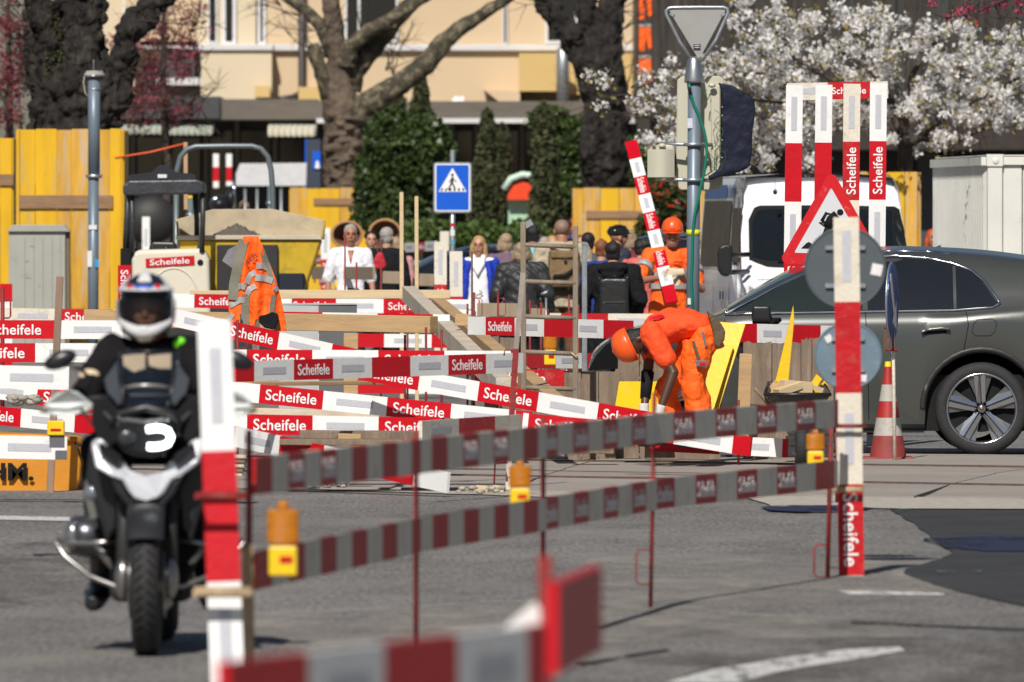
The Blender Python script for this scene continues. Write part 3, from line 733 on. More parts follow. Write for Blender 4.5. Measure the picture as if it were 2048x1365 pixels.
# pink blossoming trees
PK = mat('crimson_blossom', (.20,.032,.055), .7, var=.3, scale=6); PK2 = mat('bronze_young_leaf', (.12,.035,.02), .7, var=.3, scale=6)
def pink_tree(label, s, trunk, blobs, seed):
    Mx = Map(s); t = thing('pink_blossom_tree', label, 'tree', Vector((Mx(trunk[0],438).x, F/s, 0)), 'crimson blossom trees')
    mb = MB(); limb(mb, Mx, s, [(trunk[0],438+CH*s,22,0),(trunk[0]+4,330,18,0),(trunk[0],200,14,0),(trunk[0]-4,60,10,0),(trunk[0],-40,6,0)], .05, 8)
    obj('trunk', mb, BARKC, t); tw = MB(); G1 = []; G2 = []
    for (bx, by, brx, bry, n) in blobs:
        c = Mx(bx, by, random.uniform(-.5,.5))
        for q in range(max(3, n//260)):
            p = Vector(blob_pts(1, c, (brx/s*.6, .7, bry/s*.6))[0]); twigs(tw, p, (random.uniform(-1,1), random.uniform(-.4,.4), random.uniform(-.2,1)), .9, 2, 2, .014)
        # clusters, not an even mist
        k = max(6, n//30); cc = blob_pts(k, c, (brx/s, .9, bry/s), shell=.9)
        for q in cc:
            m_ = int(rng.integers(8, 30)); pp = q+rng.normal(size=(m_,3))*.075
            (G1 if rng.random() < .66 else G2).append(pp)
    obj('branches', tw, TWIG, t)
    foliage('blossom', [(np.concatenate(G1), .028, 0), (np.concatenate(G2), .032, 1)], [PK, PK2], t)
    return t
pink_tree('crimson blossom tree between the dark trunk and the apartment building', 108, (330,0), [(330,60,70,60,1100),(300,150,60,70,1500),(300,210,70,50,1500),(370,120,50,60,700),(390,40,40,50,400),(360,220,60,30,500),(260,100,40,60,700),(340,250,40,20,200)], 1)
pink_tree('crimson blossom tree at the left edge behind the dark trunk', 118, (20,0), [(20,60,50,60,1100),(20,160,55,60,1300),(50,120,40,60,900),(10,230,40,40,700),(-30,120,40,80,600)], 2)
# pink spray reaching in at the top right
Mx = Map(190); t = thing('pink_blossom_branch', 'bare twigs with crimson buds reaching in at the top right', 'branch', Mx(2060,-60), None)
tw = MB(); G1 = []
limb(tw, Mx, 190, [(2090,-80,9,0),(2040,-20,7,0),(1990,10,5,0),(1940,30,4,0),(1890,36,3,0),(1852,20,2,0)], .02, 6)
limb(tw, Mx, 190, [(2040,-20,6,0),(1990,-4,4,0),(1940,-10,3,0)], .02, 6); limb(tw, Mx, 190, [(1990,10,5,0),(2000,30,4,0),(2048,40,3,0)], .02, 6)
for (x, y) in ((1990,12),(1940,28),(2020,0),(1900,34),(2040,20),(1960,4),(2010,36)): twigs(tw, Mx(x,y), (random.uniform(-1,.5),0,random.uniform(-.4,.3)), .35, 3, 2, .006)
for (x, y) in ((1862,8),(1895,30),(1918,28),(1935,20),(1955,44),(2040,26),(1975,18),(2010,14),(1990,5),(2030,2),(1948,10),(2044,6)): G1.append(np.array(Mx(x,y))+rng.normal(size=(13,3))*.035)
obj('twigs', tw, TWIG, t); foliage('blossom', [(np.concatenate(G1), .022, 0)], [mat('pink_bud', (.30,.02,.06), .6)], t)
# white cherry
s = 150; Mx = Map(s); My = lambda x, y, d=0: Mx(x, y, d+.6)
WB = leafy(mat('white_petal', (.90,.88,.86), .6, var=.04, scale=10), .45); YL = mat('bronze_green_leaf', (.16,.12,.02), .6, var=.4, scale=8)
t = thing('cherry_tree', 'cherry tree covered in white blossom above the van and the container', 'tree', My(1812,438)*1.0-Vector((0,0,CH)))
mb = MB()
limb(mb, My, s, [(1812,700,34,0),(1812,360,32,0),(1814,300,30,0),(1812,272,32,0)], .02, 12)
for q in ([(1815,290,24,0),(1845,275,18,-.2),(1880,240,14,-.4),(1930,210,12,-.6),(1985,185,9,-.8),(2060,140,7,-1)],
          [(1812,280,24,0),(1798,240,18,.2),(1780,190,14,.3),(1750,140,10,.4),(1700,110,8,.5),(1640,80,6,.6)],
          [(1812,275,22,0),(1810,220,16,-.2),(1820,160,12,-.3),(1850,110,9,-.3),(1890,60,6,-.4)],
          [(1790,200,12,.3),(1720,190,9,-.3),(1640,150,8,-.6),(1560,100,6,-.9),(1480,60,4,-1)],
          [(1700,190,8,-.3),(1600,210,7,-.6),(1500,200,6,-.9),(1400,230,5,-1.2),(1320,260,4,-1.3)],
          [(1845,275,14,-.2),(1900,290,8,-.6),(1960,260,6,-.9),(2030,250,5,-1)]):
    limb(mb, My, s, q, .06, 8)
tr = obj('trunk', mb, BARKC, t)
tw = MB(); P1 = []; P2 = []; P3 = []
def dens(x, y):
    # outline of the blossom mass in the photograph
    if x < 1275 or y > 335: return 0
    top = 170 if x < 1330 else (110 if x < 1420 else (60 if x < 1460 else (-20 if x < 1540 else (5 if x < 1700 else (20 if x < 1820 else (45 if x < 2000 else 60))))))
    bot = 300 if x < 1400 else (345 if x < 1620 else (300 if x < 1660 else (260 if x < 1860 else (290 if x < 1940 else 250))))
    if x > 1780 and x < 1850 and y > 235: return .15
    if y < top or y > bot: return 0
    d = .9
    if x < 1400: d = .55 if y > 200 else .3
    if y < top+40: d *= .6
    return d
tries = 0; ncl = 0
while ncl < 520 and tries < 30000:
    tries += 1; x = random.uniform(1270, 2140); y = random.uniform(-30, 345)
    if random.random() > dens(x, y)*(.25+.95*max(0, .5+1.3*mnoise.noise(Vector((x*.018, y*.018, 3))))): continue
    ncl += 1; c = np.array(My(x, y, random.uniform(-1.9, 1.3)))
    r = random.uniform(.035, .062)
    P1.append(c+rng.normal(size=(int(rng.integers(30, 64)),3))*r)
    if random.random() < .8: P2.append(c+rng.normal(size=(int(rng.integers(5,13)),3))*(r+.03)+np.array([0,-.05,-.02]))
    if ncl % 3 == 0: twigs(tw, c, (random.uniform(-1,1), random.uniform(-.5,.5), random.uniform(-.8,.5)), .5, 2, 2, .006)
for (x, y) in ((1205,160),(1215,168),(1178,152),(1283,150),(1290,158),(1262,200),(1284,222),(1200,212)):
    c = np.array(My(x, y, -1.4)); P1.append(c+rng.normal(size=(30,3))*.05); P2.append(c+rng.normal(size=(12,3))*.07)
limb(tw, My, s, [(1400,230,4,-1.2),(1300,200,3,-1.3),(1250,190,3,-1.4),(1190,200,2,-1.4)], .05, 5); limb(tw, My, s, [(1320,250,3,-1.2),(1280,230,3,-1.3),(1220,225,2,-1.4)], .05, 5)
obj('twigs', tw, TWIG, t)
foliage('blossom', [(np.concatenate(P1), .030, 0)], [WB], t); foliage('young_leaves', [(np.concatenate(P2), .032, 0)], [YL], t)
# evergreens
LF1 = mat('holly_leaf', (.038,.070,.018), .4, var=.5, scale=9, var2=(.085,.13,.035)); LF2 = leafy(mat('pale_leaf', (.10,.16,.035), .5, var=.3, scale=9)); leafy(LF1, .3)
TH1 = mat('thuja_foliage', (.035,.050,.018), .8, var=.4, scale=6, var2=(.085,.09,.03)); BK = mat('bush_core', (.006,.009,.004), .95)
def bush(label, s, blobs, m, size, stem=None, extra=None, name='evergreen_bush', group='evergreens between the trees', core=.74, n_=1500):
    Mx = Map(s); x0, y0 = blobs[0][0], blobs[0][1]
    t = thing(name, label, 'bush' if name != 'conifer' else 'conifer', Vector((Mx(x0,438).x, F/s, 0)), group)
    pts = []; cr = MB()
    for i, (x, y, rx, ry, rz) in enumerate(blobs):
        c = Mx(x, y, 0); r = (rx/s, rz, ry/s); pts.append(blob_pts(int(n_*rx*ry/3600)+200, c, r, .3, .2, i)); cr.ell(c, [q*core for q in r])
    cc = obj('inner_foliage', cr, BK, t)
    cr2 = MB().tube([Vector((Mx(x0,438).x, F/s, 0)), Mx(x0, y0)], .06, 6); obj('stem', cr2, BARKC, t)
    pts = np.concatenate(pts); pts = pts[pts[:,2] > .02]
    gr = [(pts, size, 0)]
    if extra: gr.append((pts[rng.random(len(pts)) < extra[0]]*1.0+rng.normal(size=3)*.01, extra[1], 1))
    foliage('foliage', gr, [m]+([extra[2]] if extra else []), t); return t
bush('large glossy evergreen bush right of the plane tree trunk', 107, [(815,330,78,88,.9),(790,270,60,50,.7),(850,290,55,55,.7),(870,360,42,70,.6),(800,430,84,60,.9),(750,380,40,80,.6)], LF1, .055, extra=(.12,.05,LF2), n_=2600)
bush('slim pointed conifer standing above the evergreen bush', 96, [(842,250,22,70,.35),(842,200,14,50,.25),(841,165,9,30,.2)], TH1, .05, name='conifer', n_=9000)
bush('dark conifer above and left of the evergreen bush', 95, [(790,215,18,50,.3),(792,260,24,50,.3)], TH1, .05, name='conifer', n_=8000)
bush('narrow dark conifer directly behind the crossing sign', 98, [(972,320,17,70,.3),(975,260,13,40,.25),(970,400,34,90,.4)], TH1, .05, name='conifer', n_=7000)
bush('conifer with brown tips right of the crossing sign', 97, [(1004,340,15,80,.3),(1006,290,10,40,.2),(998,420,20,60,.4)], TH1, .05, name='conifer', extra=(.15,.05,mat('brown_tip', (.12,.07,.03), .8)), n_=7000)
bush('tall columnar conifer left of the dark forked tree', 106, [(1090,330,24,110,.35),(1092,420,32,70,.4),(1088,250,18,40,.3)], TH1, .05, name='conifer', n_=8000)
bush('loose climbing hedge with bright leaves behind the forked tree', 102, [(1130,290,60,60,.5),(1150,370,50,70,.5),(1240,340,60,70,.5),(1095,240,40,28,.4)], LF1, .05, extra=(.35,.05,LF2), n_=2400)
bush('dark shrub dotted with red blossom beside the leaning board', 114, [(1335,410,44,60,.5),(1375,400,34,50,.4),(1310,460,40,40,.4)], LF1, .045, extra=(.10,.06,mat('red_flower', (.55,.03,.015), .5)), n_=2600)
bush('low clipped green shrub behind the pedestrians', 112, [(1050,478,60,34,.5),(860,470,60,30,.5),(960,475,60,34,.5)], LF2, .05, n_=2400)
# white corrugated container
M19 = Map(190); CW = mat('white_container_paint', (.66,.65,.60), .5, var=.06, scale=2, dirt=((.3,.24,.17), .15, 3)); t = thing('container', 'white corrugated steel container at the right edge', 'container', Vector((M19(1985,438).x, F/190, 0)))
zt = 310; yb = 438+CH*190
obj('corner_post', MB().boxf(M19(1975,yb,-.02), (30/190,0,0), (0,.18,0), (0,0,(yb-zt)/190)), CW, t, bev=.008)
obj('corner_casting', MB().boxf(M19(1973,333,-.04), (33/190,0,0), (0,.2,0), (0,0,24/190)).ell(M19(1991,322,-.045), (.035,.01,.035)), CW, t, bev=.008)
obj('top_rail', MB().boxf(M19(2006,331,-.01), (3.4,0,0), (0,.12,0), (0,0,17/190)), CW, t, bev=.006)
a = M19(1975,yb,.16); b = M19(1914,yb,.16); dirv = Vector((-.32,6.0,0))
obj('side_rail', MB().boxf(M19(1975,331,.16), dirv, (-.06,0,0), (0,0,17/190)), CW, t)
rows = [[], []]
for k in range(121):
    q = k/120; off = (0,0,1,1)[k % 4]*.045
    p = M19(1977,yb,.16)+dirv*q+Vector((-off-.0,0,0)); rows[0].append(p); rows[1].append(Vector((p.x, p.y, CH-(331-HY)/190)))
obj('corrugated_side', MB().grid(rows, sm=False), CW, t)
for k in range(8):
    x = 2006+k*40
    obj('panel', MB().boxf(M19(x,yb,.03+.02*(k%2)), (38/190,0,0), (0,.03,0), (0,0,(yb-332)/190)), CW, t, bev=.004)
obj('roof', MB().boxf(M19(1975,312,.1), (3.4,0,0), dirv, (0,0,.01)), CW, t)
obj('back_wall', MB().boxf(M19(1975,yb,.1)+Vector((.05,.1,0)), (3.3,0,0), dirv*.98, (0,0,2.5)), SHOP, t)
# steel mesh cage gate beside the container
M15 = Map(165); t = thing('mesh_gate', 'grey steel lattice gate beside the white container', 'gate', Vector((M15(1901,438).x, F/165, 0)))
for k in range(3): obj('upright', MB().boxf(M15(1891+k*9,438+CH*165,0), (2/165,0,0), (0,.03,0), (0,0,(438+CH*165-425-(0 if k else 14))/165)), GALV, t)
for k in range(12): obj('crossbar', MB().boxf(M15(1891,440+k*12,.01), (19/165,0,0), (0,.02,0), (0,0,2.5/165)), GALV, t)
# ================================================================== BARRIER BOARDS  (px, py, s) ends of centre lines
plank((450,781,266),(1062,843,268),'long board with two bright lettered red fields crossing under the front slanting rail','W',off=.275)
plank((452,848,279),(922,857,281),'bright lettered board lying level just below the other two in the middle pile','W',off=.165)
plank((456,870,286),(897,966,293),'sloping board whose white end rests on the road in the middle of the site','R',off=.10,text=[])
plank((722,741,268),(1388,860,272),'sloping lettered board running down behind the red and grey stake','R',off=.50,wd=.145)
plank((1235,850,273),(1502,894,275),'board lying with its white end on the road in front of the bending worker','R',off=.50,text=[])
plank((1300,884,261),(1576,897,262),'second white board end on the road, right of the bending worker','R',off=.56,text=[])
plank((468,719,275),(1032,722,277),'level board half hidden behind the shaded lettered rail','W',off=.10,wd=.142)
plank((334,632,256),(745,724,259),'slanting lettered board under the hanging orange jacket','R',off=.07,wd=.138)
plank((330,601,195),(585,606,195),'back lettered board level with the chin of the rider, behind the jacket','W',off=.30)
plank((560,611,190),(960,614,190),'back board in the shade behind the grey steel box','W',off=.09,wd=.15)
plank((556,598,187),(760,600,187),'thin red board edge above the back lettered board','W',off=.05,text=[],wd=.14)
plank((560,640,230),(900,646,231),'board mostly hidden behind the long tan beam','R',off=.39,text=[])
plank((620,680,190),(905,683,190),'board with a grey strip below the long tan beam','W',off=.28,text=[1])
plank((600,773,190),(1040,776,190),'farthest low board seen between the timber blocks','W',off=.6,text=[])
plank((938,651.5,240),(1664,671,254),'long level lettered board passing behind the wooden ladder and the bending worker','W',off=.31,wd=.150,text=[0])
plank((1100,641,200),(1420,643,201),'dull thin board edge behind the long level lettered board','W',off=.12,text=[],worn=True)
plank((950,755,249),(1134,758,249),'worn lettered board end below the ladder','R',off=.73,worn=True,text='all')
plank((1055,722,212),(1192,722,216),'shaded board low behind the ladder rungs','R',n=2.3,text=[])
plank((470,744,290),(1044,726,279),'shaded lettered rail in front of the pile, ending at the red and grey stake','R',n=7.45,off=.22,text=[0,1,3],group='rails of the barrier fence')
plank((841,864,300),(1040,850,292),'shaded board with a worn white end below the middle pile','W',n=2.75,text=[],worn=True)
plank((1045,846,276),(1290,868,276),'board in the shade directly under the long sloping lettered board','W',off=.04,text='all')
# left stack
plank((-60,659,262),(246,660,262),'topmost bright lettered board of the left stack','R',off=.687,text='all')
plank((-80,706,269),(215,706,269),'second bright lettered board of the left stack','R',off=.56,text='all')
plank((-60,753,299),(138,757,299),'broad white board end in the left stack','W',off=.75,wd=.155)
plank((-30,776,262),(190,809,262),'sloping lettered board in the left stack above the rubble','W',off=.40)
plank((-70,825,262),(192,851,264),'lettered board lying above the orange skip','R',off=.53,text='all')
plank((-60,893,299),(134,897,299),'lowest white board end propped on the orange skip','W',off=.7,wd=.155)
plank((-20,631,214),(236,635,214),'faded lettered board behind the left stack and before the cabinet','W',off=.65,worn=True)
# standing boards
plank((1692,435,376),(1703,1153,376),'tall standing board with two grey discs behind it at the right','W',off=.45,bl=.485,wd=.135,worn=True,text=[1],group='standing barrier boards')
plank((428,642,524),(458,1440,526),'tall standing board right of the motorcyclist','W',off=.50,bl=.5,wd=.13,worn=False,text=[],group='standing barrier boards')
for i, (x, w_, red, top, xb) in enumerate(((1589,0,0,171,1580),(1648,0,0,170,1640),(1704,1,1,168,1697),(1757,0,1,167,1750))):
    plank((x,top,241),(xb,890,241),['leftmost upright of the four board frame by the van','second upright from the left of the four board frame','creamy third upright of the four board frame, lettered upwards','rightmost upright of the four board frame, lettered upwards'][i],
          'W',off=.48,bl=.487,wd=.14,worn=bool(w_),text=([0,1] if red else [1]),flip=bool(red),group='uprights of the four board frame')
plank((1574,184,236),(1776,180,236),'board nailed level across the top of the four board frame','W',off=.345,bl=.36,wd=.145,worn=True,text=[0])
plank((1262,284,182.9),(1344,606,188.1),'board held slanting by the standing worker','R',n=8.9,text=[1,2,3],wd=.135,face=True)
plank((651,456,129),(651,640,129),'narrow standing board left of the white haired man','W',off=.49,wd=.14,group='standing barrier boards')
plank((881,484,178),(881,720,178),'grey weathered standing board right of the tall thin stakes','W',off=.48,wd=.14,worn=True,group='standing barrier boards')
plank((889,463,140),(889,660,140),'pale standing board just behind the grey weathered one','W',off=.6,wd=.13,worn=True,group='standing barrier boards')
plank((912,503,181),(913,700,181),'whitish standing board left of the woman in the blue cardigan','W',off=.50,wd=.142,worn=True,text=[],group='standing barrier boards')
plank((249,531,190),(249,800,190),'red topped standing board behind the helmet of the rider','R',off=.5,wd=.14,text='all',group='standing barrier boards')
plank((12,568,180),(12,780,180),'short standing board at the left edge before the yellow hoarding','R',off=.2,wd=.14,text=[],group='standing barrier boards')
plank((292,434,118),(292,560,118),'small white standing board under the loader canopy','W',off=.6,wd=.13,text=[],group='standing barrier boards')
# low far barriers behind the pedestrians
for (x0,y0,x1,y1,s_,n_,lab) in ((790,497,872,492,122,4,'distant red and white barrier right of the thin stakes'),(626,520,700,516,125,3,'distant barrier left of the white haired man'),
        (800,530,905,534,130,5,'second distant barrier row right of the thin stakes'),(1280,602,1352,612,160,5,'small tape like barrier left of the standing worker'),(640,560,800,562,140,7,'low distant barrier behind the white haired man'),(830,590,905,592,142,4,'lowest distant barrier right of the thin stakes')):
    plank((x0,y0,s_),(x1,y1,s_+3),lab,'R',n=n_,wd=.15,text='all',group='distant barrier boards')
# foreground fence rails
J = [(505,516),(832,477),(1084,447),(1305,410),(1668,378)]
top = [952,914,884,858,827]; low = [1143,1071,1029,990,949]
nb = [10.6,8.6,7.8,9.2]; labs = ['nearest','second','third','farthest']
for k in range(4):
    (x0,s0),(x1,s1) = J[k], J[k+1]
    plank((x0-(6 if k else 0),top[k],s0),(x1+4,top[k+1],s1),'%s upper rail of the long shaded fence'%labs[k],'RWRW'[k] if k != 3 else 'W',n=nb[k],off=None,group='rails of the long fence',text=[0,1,2,3] if k>1 else [1,2],wd=.145,worn=True,strips=False)  # worn paint; warm bounce light from the ground is put into its colour
    plank((x0-(4 if k else 0),low[k],s0),(x1+4,low[k+1],s1),'%s lower rail of the long shaded fence'%labs[k],'RWRR'[k],n=nb[k],off=None,group='rails of the long fence',text=[0,1,2,3] if k>1 else [],wd=.145,worn=True,strips=False)
plank((446,1398,1003),(1082,1316,915),'blurred rail along the bottom edge of the photograph','R',n=4.27,off=None,wd=.145,text=[])
plank((1104,1258,860),(1192,1216,800),'blurred red board end right of the nearest red rod','R',off=4,wd=.21,text=[],th=.03)
plank((880,1392,850),(1084,1222,850),'blurred white brace reaching the nearest red rod','W',off=4,wd=.055,text=[],strips=False)
# ------------------------------------------------------------------ rods
rod(1090,1112,850,'thick blurred red rod at the bottom of the photograph',r=.017)
rod(832,862,477,'first rod of the long fence right of the tall near board',r=.011,loops=(880,),side=-1)
rod(1086,835,447,'second rod of the long fence, left of the middle lamp',r=.011)
rod(1309,785,410,'third rod of the long fence, under the bending worker',r=.010,px2=1301,loops=(1100,),side=-1)
rod(1664,800,378,'last rod of the long fence beside the tall right board',r=.012,px2=1655,loops=(1090,),side=-1)
rod(498,860,520,'rod behind the tall near board',r=.013)
rod(1675,780,300,'bright red rod pair left part behind the right board',r=.015); rod(1662,800,300,'bright red rod leaning beside the right board',r=.012,px2=1658)
for i,(x,y0,s_,yb_,lab) in enumerate(((690,470,185,620,'thin rod in front of the white haired man'),(713,525,190,640,'short red rod at the waist of the white haired man'),(762,525,190,640,'short red rod in front of the red handbag'),
     (944,503,210,700,'grey stake beside the woman in white'),(996,585,205,700,'short red rod left of the quilted jacket'),(1060,600,205,700,'red rod by the ladder rail'),(1082,605,205,720,'bright red rod between ladder rungs'),
     (1157,610,205,760,'red rod right of the ladder'),(948,585,215,720,'dark red rod with hook below the woman in white'),(852,655,250,912,'twisted rod below the crossed timbers'),(883,660,235,900,'second twisted rod below the crossed timbers'),
     (810,670,235,900,'dark rod before the low board'),(1138,590,200,700,'thin rod behind the ladder'),(475,640,262,800,'dark hook rod under the jacket'),(1477,800,262,900,'short rod near the yellow leaning board'),(815,612,215,640,'short rod on the back board'),(935,608,215,640,'rod with hook left of the low panel'))):
    rod(x,y0,s_,lab,r=.010,ybot=max(yb_,HY+CH*s_),loops=(y0+12,) if i in (4,5,6,8,13,16) else (),m=ROD if i not in (3,) else RUST,group='small barrier rods')
rod(5,575,215,'red rod at the left edge of the photograph',r=.02,group='small barrier rods',loops=(600,))
rod(101,880,285,'red rod under the small yellow lamp box',r=.012,group='small barrier rods',loops=(975,))
# stakes of wood
def stake(x0,y0,x1,y1,s,wd,m,label,th=None):
    return beam('wooden_stake',(x0,y0,s),(x1,y1,s),wd,th or wd*.5,m,label,'stake','wooden stakes',up=(1,0,0))
stake(803,385,804,HY+CH*190,190,.042,PALE,'taller thin pale stake left of the crossing sign')
stake(833,393,834,HY+CH*195,195,.040,PALE,'shorter thin pale stake left of the crossing sign')
t = thing('two_colour_stake','tall stake, grey above and red below, right of the shaded rail','stake',P(1019,985,288))
obj('upper_part',MB().bar(P(1046,546,286),P(1032,700,286),.036,.03,(1,0,0)),mat('grey_stake',(.28,.24,.21),.7,var=.2,bump=.3),t)
obj('red_part',MB().bar(P(1032,698,286),P(1021,870,286),.042,.034,(1,0,0)),ROD,t); obj('lower_part',MB().bar(P(1021,868,286),P(1016,983,288),.036,.03,(1,0,0)),GREYW,t)
obj('hook',MB().tube([P(1030,702,286),P(1010,700,286),P(1008,712,286)],.006,6).tube([P(1015,926,288),P(990,928,288),P(988,975,288)],.007,6),ROD,t)
stake(120,553,98,1030,288,.05,mat('brown_stake',(.26,.17,.12),.7,var=.3,scale=3,stretch=(3,3,.5)),'brown wooden stake in front of the left stack',)
stake(495,1090,497,1400,522,.045,CLAMP,'pale post strapped to the tall near board')
# clamps on the two tall boards
def clamp(x0,x1,y,s,h,m,label,dz=.0):
    a = P(x0,y,s); W_=(x1-x0)/s; t = thing('board_clamp',label,'clamp',a,'clamps on the tall boards')
    D_=.06; pts=[a+Vector((0,-D_,0)),a+Vector((W_,-D_,dz)),a+Vector((W_,D_,dz)),a+Vector((0,D_,0)),a+Vector((0,-D_,0))]
    obj('clamp_bar',MB().tube(pts,h,8),m,t); return t
clamp(396,490,992,526,.013,ROD,'red clamp round the tall near board'); clamp(396,500,1184,526,.02,CLAMP,'rusty pale clamp low on the tall near board')
clamp(1668,1730,852,376,.011,ROD,'red clamp round the tall right board'); clamp(1664,1726,979,376,.015,CLAMP,'rusty pale clamp on the tall right board')
# ------------------------------------------------------------------ lamps
lamp(566,1003,1152,524,'nearest amber lamp on its yellow box, at the left end of the lower rail',wdp=66)
lamp(1040,922,1013,440,'middle amber lamp on the lower rail',wdp=46); lamp(1631,860,931,372,'farthest amber lamp on the lower rail by the right board',wdp=38)
lamp(1100,655,730,216,'amber lamp hanging low behind the ladder',wdp=27)
lamp(1793,716,770,245,'amber lamp on the pole behind the traffic cone',wdp=16)
t = thing('battery_box','small yellow lamp box on a rod before the orange skip','battery box',P(111,872,300)); obj('box',MB().box(P(112,857,300),(.115,.08,.10)),YPL,t,bev=.008); obj('label',MB().box(P(112,860,300)+Vector((0,-.042,0)),(.07,.004,.016)),RED,t); obj('bracket',MB().box(P(114,884,300),(.10,.04,.08)),mat('slate_grey',(.12,.12,.14),.6),t)
t = thing('battery_box','small yellow can beside the narrow standing board','battery box',P(675,580,150)); obj('can',MB().tube([P(675,585,150),P(675,561,150)],.035,10),YPL,t)
# ------------------------------------------------------------------ timber
beam('tan_beam',(350,640,233),(868,650,236),.145,.14,PINE,'long tan beam lying level behind the orange jacket',group='square timbers')
beam('pale_board',(556,589,205),(900,589,205),.085,.10,PALE,'long pale board lying in front of the pedestrians',group='square timbers')
beam('pale_board',(380,585,200),(470,586,200),.04,.1,PALE,'pale board end left of the orange jacket',group='square timbers')
beam('cement_beam',(818,588,212),(1008,775,262),.145,.125,GREYW,'cement stained beam, left of the two crossing diagonally',group='diagonal timbers')
beam('tan_beam',(876,612,212),(1112,812,262),.145,.125,PINE,'clean tan beam, right of the two crossing diagonally',group='diagonal timbers')
beam('timber_block',(702,667,240),(702,905,240),.12,.12,PINE,'upright timber block under the long tan beam',up=(1,0,0),group='square timbers')
beam('tan_board',(470,768,262),(880,765,256),.03,.30,PINE,'tan board lying flat under the shaded rail',group='square timbers')
beam('timber_block',(168,632,225),(250,634,225),.115,.12,PINE,'brown timber block beside the helmet of the rider',group='square timbers')
beam('timber_block',(910,640,236),(942,641,236),.10,.1,PINE,'short timber end beside the diagonal beams',group='square timbers')
beam('grey_board',(480,822,262),(760,830,262),.05,.3,GREYW,'grey board under the middle pile',group='square timbers')
beam('dark_board',(600,869,284),(1010,872,284),.055,.35,OLDW,'dark old board under the lowest lettered board',group='square timbers')
beam('dark_board',(560,884,288),(1000,886,288),.04,.4,OLDW,'second dark old board near the road',group='square timbers')
for k in range(5): beam('thin_board',(440+3*k,912+k*9,300),(494-2*k,914+k*9,300),.022,.3,OLDW if k%2 else GREYW,['topmost','second','third','fourth','lowest'][k]+' thin board of the little stack right of the tall near board',group='thin stacked boards')
beam('timber_block',(676,880,286),(722,882,286),.09,.12,PINE,'small block propping the lettered boards',group='small timber blocks')
for x0,x1,m_,lab in ((951,975,PALE,'left'),(985,1008,PALE,'right')): beam('timber_block',(x0,977,289),(x1,979,289),.045,.06,m_,'%s small wooden block beside the foot of the grey and red stake'%lab,group='small timber blocks')
beam('timber_block',(1140,893,262),(1228,895,262),.10,.2,OLDW,'dark timber on the road left of the bending worker',group='small timber blocks')
beam('yellow_batten',(1236,888,256),(1290,891,256),.022,.1,YELB,'yellow batten on the ground below the bending worker')
beam('black_rubber_bar',(1284,893,252),(1470,900,254),.05,.15,RUB,'black rubber bar on the ground under the white board end','rubber foot')
# low panels of thin boards
def pile(label,x0,x1,y0,s,m,n,dark=None,torn=False,yb=None):
    Mx = Map(s); yb = yb or HY+CH*s; t = thing('sheeting',label,'sheeting',Mx((x0+x1)/2,HY+CH*s),'timber sheeting round the pit')
    w_=(x1-x0)/n
    for k in range(n):
        y = y0+random.uniform(0,6); a = Mx(x0+k*w_,yb,random.uniform(0,.03))
        mb = MB(); pts=[Mx(x0+k*w_+.8,yb), Mx(x0+(k+1)*w_-.8,yb)]
        m_ = 6
        for q in range(m_+1):
            xx = x0+(k+1)*w_-.8-(w_-1.6)*q/m_; pts.append(Mx(xx, y+(random.uniform(-3,3) if torn else random.uniform(-.6,.6))))
        d = random.uniform(0,.03); mb.prism([p+Vector((0,d,0)) for p in pts],(0,.045,0)); obj('sheeting_board',mb,m,t)
    return t
pile('grey brown sheeting boards left of the bending worker',1128,1232,739,256,OLDW,3)
pile('taller sheeting boards behind the bending worker',1230,1328,684,255,OLDW,2)
pile('torn sheeting boards right of the leaning yellow board',1486,1602,684,256,OLDW,2,torn=True)
pile('rusty sheeting boards behind the wheelbarrow',1602,1668,678,255,OLDW,3,torn=True)
pile('low sheeting under the long level board',1050,1132,780,236,OLDW,2)
pile('brown sheeting behind the diagonal beams',968,1030,672,228,OLDW,2)
beam('thin_board',(1492,708,258),(1484,900,258),.10,.03,PINE,'narrow brown board standing at the edge of the torn sheeting',up=(1,0,0))
for (x0,x1,y,s_,lab) in ((954,1035,608,196,'low brown shoring panel at the hem of the quilted jacket'),(626,748,534,165,'low shoring board across the waist of the white haired man'),(765,800,543,165,'low shoring board beneath the red handbag'),(838,868,548,165,'low shoring board between the thin stakes and grey board'),(1060,1090,618,190,'low shoring board end behind the ladder')):
    beam('shoring_board',(x0,y+12,s_),(x1,y+13,s_+(6 if x0 == 626 else 0)),.14 if y > 600 else .15,.03,mat('brown_shoring',(.30,.23,.16),.8,var=.15,scale=3,stretch=(5,5,.4)),lab,group='shoring boards')
# yellow boards
def yboard(pts,s,label,m=YELB,d=.04,dy=0,lean=0):
    Mx=Map(s); q=[Mx(x,y,dy+lean*(1-(y-min(p[1] for p in pts))/max(1,(max(p[1] for p in pts)-min(p[1] for p in pts))))) for x,y in pts]
    mb=MB().prism(q,(0,d,0)); o=obj('yellow_board',mb,m,None,Vector((q[0].x,q[0].y,min(p.z for p in q))),bev=.003); return tag(o,label,'board','yellow formwork boards')
yboard([(1238,763),(1324,763),(1332,828),(1226,828)],259,'yellow formwork board leaning low behind the arms of the bending worker',lean=.5,dy=-.6)
yboard([(1432,645),(1495,650),(1436,830),(1380,830)],260,'large yellow formwork board leaning behind the hips of the bending worker',dy=.35,lean=.35)
yboard([(1414,690),(1470,694),(1424,835),(1378,835)],260,'smaller yellow board lying on the large leaning one',dy=.22,lean=.33,d=.035)
yboard([(1586,611),(1588,640),(1576,766),(1550,764)],262,'slim yellow wedge standing up from the wheelbarrow',m=YELB,d=.05,dy=-.1)
yboard([(1632,748),(1643,758),(1622,792),(1608,786)],262,'short yellow batten in the wheelbarrow',dy=-.2,d=.05)
